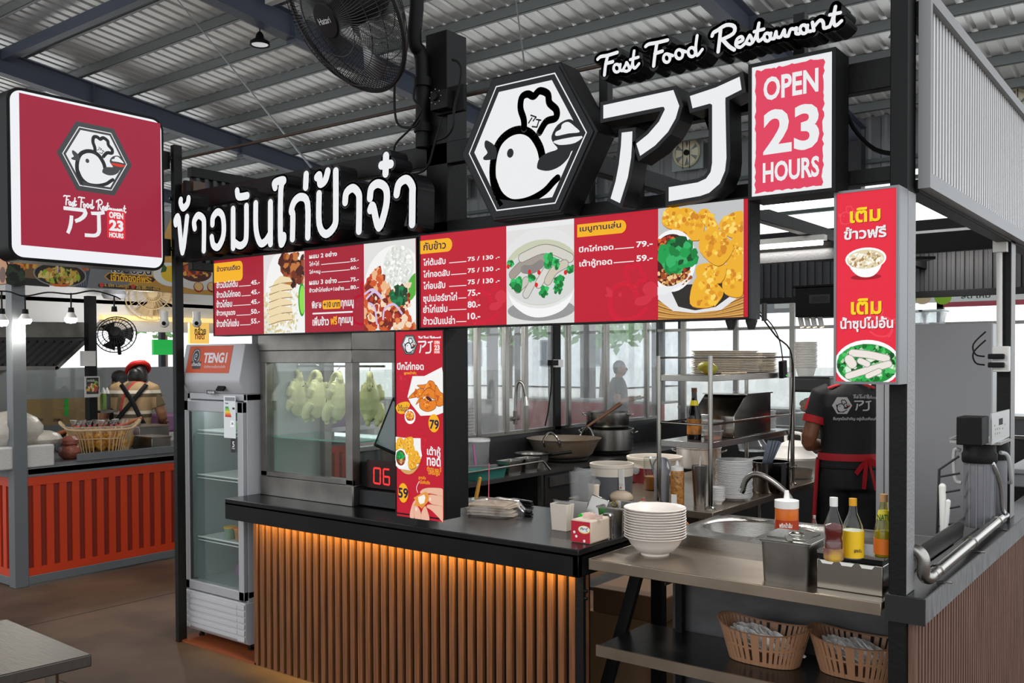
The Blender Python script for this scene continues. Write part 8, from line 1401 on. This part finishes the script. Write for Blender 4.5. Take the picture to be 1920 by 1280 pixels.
S = Sheet(hub+mt @ Vector((0, 0, .012)), mt @ Vector((1, 0, 0)), mt @ Vector((0, 1, 0))); e = Vector((1, 0, 0)); e = (e-nrm*e.dot(nrm)).normalized(); S = Sheet(hub+nrm*.0115, e, nrm.cross(e)); S.text('Hatari', -.045, -.012, .045, .016, I('#c9c9c9'), .01); S.mb.build('nameplate', I('#c9c9c9'), tf_, smooth=0)
bk_ = cF-nrm*.26; pp = [bk_, bk_+Vector((.1, .1, .0)), at(777, 75, 'y', 3.12), at(788, 100, 'y', 3.16), at(792, 140, 'y', 3.17), at(792, 277, 'y', 3.17)]; f = MB(); f.tube(smoothp(pp, 5), .032, 14); f.build('arm', BLK2, tf_)
for y_ in (155, 240): f = MB(); c = at(793, y_, 'y', 3.17); f.tube([c+Vector((0, 0, .02)), c-Vector((0, 0, .02))], .042, 14); f.build('clamp', BLK2, tf_)
a, b2 = at(808, 212, 'y', 3.12), at(852, 152, 'y', 3.12); t = T('fan_switch', 'black square fan speed switch on the tall post', 'switch', ((a.x+b2.x)/2, 3.15, a.z)); f = MB(); f.box(a.x-.01, b2.x+.01, 3.17, 3.195, a.z, b2.z); f.build('back_plate', BLK2, t, bevel=.003); f = MB(); f.box(a.x-.005, b2.x-.045, 3.12, 3.17, a.z+.01, b2.z-.02); f.build('box', BLK2, t, bevel=.004); f = MB(); c = at(816, 181, 'y', 3.118); f.lathe([(.02, 0), (.017, .012), (0, .013)], c, 16, mt=Matrix.Rotation(PI/2, 3, 'X')); f.build('knob', BLK2, t)
S = Sheet((0, 3.1185, 0), (1, 0, 0), (0, 0, 1))
for i in range(8): S.ell((c.x+.033*math.cos(i*PI/4), c.z+.033*math.sin(i*PI/4)), .002, .002, I('#c9c9c9'), 8)
S.mb.build('dial_marks', I('#c9c9c9'), t, smooth=0)
f = MB(); a, b2 = at(835, 115, 'y', 3.28), at(847, 65, 'y', 3.28); f.box(a.x-.02, b2.x, 3.22, 3.34, a.z, b2.z); one('junction_box', f, BLK, 'small black junction box on the right of the tall post top', 'box', bevel=.004)
for nm, p in (('black cable looping from the fan down to the stall beam', [(740, 155), (740, 205), (748, 235), (775, 238), (786, 225)]), ('black cable from the fan arm to the Thai letters', [(781, 150), (776, 185), (790, 205), (770, 240), (742, 270), (738, 300), (742, 320), (770, 327), (800, 315), (815, 270), (830, 220)]), ('black cable from the junction box to the speed switch', [(848, 112), (860, 118), (865, 140), (852, 200), (850, 235), (838, 255), (820, 263)])):
    f = MB(); f.tube(smoothp([at(x, y, 'y', 3.1) for x, y in p], 4), .0055, 6); one('fan_cable', f, BLK2, nm, 'cable')
f = MB(); f.tube(smoothp([at(x, y, 'y', 3.3) for x, y in ((1575, 180), (1600, 240), (1640, 280), (1690, 290))], 4), .008, 6); one('power_cable', f, BLK2, 'thick black cable sagging from the OPEN sign to the right post', 'cable')
f = MB(); f.tube(smoothp([at(x, y, 'y', 3.3) for x, y in ((835, 330), (826, 360), (828, 410), (850, 428), (900, 425), (935, 418))], 4), .008, 8); one('grey_conduit', f, mat('pale_grey_hose'), 'pale grey flexible conduit curving left of the hexagon sign', 'conduit')
for i, (p, q, lab) in enumerate((((330, 300), (1410, 60), 'long dark cable stretched above the Thai letters'), ((1575, 175), (1690, 130), 'dark cable from the OPEN sign to the top of the right post'))):
    f = MB(); f.tube([at(*p, 'y', 3.28), at(*q, 'y', 3.28)], .008, 6); one('strung_cable', f, BLK2, lab, 'cable') if i else one('strung_cable', f, mat('rusty_cable', '#3a2a20', .6), lab, 'cable')
f = MB(); a = at(360, 352, 'y', 3.25); f.box(a.x-.06, a.x+.06, 3.22, 3.3, a.z-.03, a.z+.03); one('terminal_block', f, mat('brown_bakelite', '#4a3826', .5), 'small brown terminal block on the beam above the first Thai letters', 'box')
# ================================================================== foreground steel table
A, B_, C_ = at(13, 1160, 'z', .75), at(172, 1226, 'z', .75), at(0, 1266, 'z', .75); u = (C_-B_).normalized(); tt = T('steel_table', 'corner of a brushed steel table at the lower left of the photo', 'table', B_+u*.5-Vector((0, 0, .75)))
f = MB(); ends = [A, B_, B_+u*1.5, A+u*1.5]; vs = [Vector((p.x, p.y, z)) for z in (.71, .75) for p in ends]; f.add(vs, [(0, 1, 2, 3), (7, 6, 5, 4), (0, 4, 5, 1), (1, 5, 6, 2), (2, 6, 7, 3), (3, 7, 4, 0)]); f.build('tabletop', mat('table_brushed_steel', '#5f5c59', .34, 1, bump=(18, .15, (1, 8, 1))), tt, bevel=.004)
w_ = (A-B_).normalized()
for du, dw in ((.08, .1), (1.42, .1), (.08, (A-B_).length-.1), (1.42, (A-B_).length-.1)): p = B_+u*du+w_*dw; f = MB(); f.tube([(p.x, p.y, 0), (p.x, p.y, .71)], .02, 14); f.build('leg', SSB, tt)
# ================================================================== beyond the back of the stall
t = T('fruit_banner', 'white coconut juice banner hanging beyond the back of the stall', 'banner', (-3, 12.5, 2.0)); S = Sheet((0, 12.5, 0), (1, 0, 0), (0, 0, 1)); a, b2 = S.px(1560, 562), S.px(1990, 600); f = MB(); f.box(a[0]-.8, b2[0], 12.502, 12.53, S.px(1700, 569)[1], S.px(1700, 540)[1]); f.build('board', WHT, t); S.rect(a[0]-.8, S.px(1700, 569)[1], b2[0], S.px(1700, 540)[1], I('#d6dbd8')); S.up()
for px_, c in ((1768, '#8ab82a'), (1730, '#cbb892'), (1704, '#7aa82a')): S.ell(S.px(px_, 558), .1, .085, I(c)); S.up()
S.tpx('สด ใหม่', 1802, 560, 1857, 547, I('#3a3f44'), .02); S.mb.build('printed_face', I('#d6dbd8'), t, smooth=0)
def back_stall(x0, x1, y, col, lab, cc):
    t = T('market_stall', lab, 'stall', ((x0+x1)/2, y, 0)); f = MB(); f.box(x0, x1, y, y+.06, 0, .9); f.build('front', mat('stall_'+col, col, .6), t); f = MB(); f.box(x0, x1, y-.02, y+.6, .9, .94); f.build('worktop', SSD, t)
    for x in (x0, x1-.08): f = MB(); f.box(x, x+.08, y, y+.08, .94, 2.7); f.build('post', DGREY, t)
    f = MB(); f.box(x0, x1, y, y+.03, 2.35, 2.75); f.build('fascia', mat('stall_'+cc, cc, .6), t)
back_stall(-14.5, -11.2, 12.5, '#6b4a72', 'purple market stall beyond the glass partition', '#8f9498'); back_stall(-10.8, -7.6, 14.2, '#a83a3a', 'red-fronted market stall beyond the glass partition', '#b9bdc0'); back_stall(-6.8, -3.4, 13.2, '#4b4c4f', 'grey market stall beyond the back partition', '#9a9ea2'); back_stall(-3.0, -.2, 13.2, '#55575a', 'grey market stall beyond the right ledge', '#c05a68')
back_stall(-17, -13.2, 8.2, '#7a5a3a', 'brown market stall beyond the orange stall', '#3f8f70')
f = MB(); q = at(1890, 800, 'y', 7.2); q2 = at(1905, 840, 'y', 7.2); 
t = T('pink_crate', 'magenta plastic crate on the ledge at the right photo edge', 'crate', (-.86, 8.0, .92)); f.box(-1.15, -.8, 7.9, 8.5, .93, 1.16); f.build('crate', mat('magenta_plastic', '#b8248a', .45), t, bevel=.01)
f = MB(); q = at(1905, 870, 'y', 6.4); f.box(-1.0, -.8, 6.2, 6.9, .92, 1.0); f.box(-1.02, -.78, 6.18, 6.92, 1.0, 1.03); one('grey_storage_box', f, GRY, 'grey lidded storage box on the ledge beyond the second right post', 'box', bevel=.008)
# ice machine, chair and person beyond the partition
t = T('ice_machine', 'grey ice machine beyond the glass partition', 'machine', (-6.0, 6.6, 0)); f = MB(); f.box(-6.5, -5.6, 6.3, 7.1, 0, 1.3); f.build('body', mat('machine_grey', '#8d8f92', .45), t, bevel=.01); f = MB()
for i in range(10): f.box(-5.6, -5.594, 6.4, 6.8, .95+i*.03, .965+i*.03)
f.build('vent', DGREY, t); f = MB(); f.lathe([(.25, 0), (.25, .1), (.15, .3), (0, .32)], (-6.0, 6.7, 1.3), 20); f.build('hopper', mat('pale_dome', '#b9bcbf', .3), t)
t = T('plastic_chair', 'yellow plastic chair beyond the glass partition', 'chair', (-5.5, 5.75, 0)); YC = mat('yellow_chair_plastic', '#c9a022', .45); f = MB(); f.box(-5.75, -5.3, 5.6, 6.05, .42, .46); f.build('seat', YC, t, bevel=.01); f = MB(); f.box(-5.73, -5.69, 5.6, 6.05, .46, 1.2); f.build('backrest', YC, t, bevel=.015)
for x in (-5.72, -5.34):
    for y in (5.63, 6.0): f = MB(); f.box(x, x+.04, y, y+.04, 0, .42); f.build('leg', YC, t)
vl = at(1160, 700, 'y', 11.6); vl = Vector((vl.x, 11.6, 0)); person('person', 'dark-clothed person with a phone standing outside the glass partition', vl, -1.2, 1.66, (((-.25, .0, 1.12), (-.1, .25, 1.15), (.4, 1, .2)), ((.25, .03, 1.12), (.1, .26, 1.16), (-.4, 1, .2))), skin=mat('skin_tan'), shirt=mat('charcoal_shirt', '#3a3a3d', .8), sleeve=.6, pants=mat('dark_trousers'), hairm=HAIR)
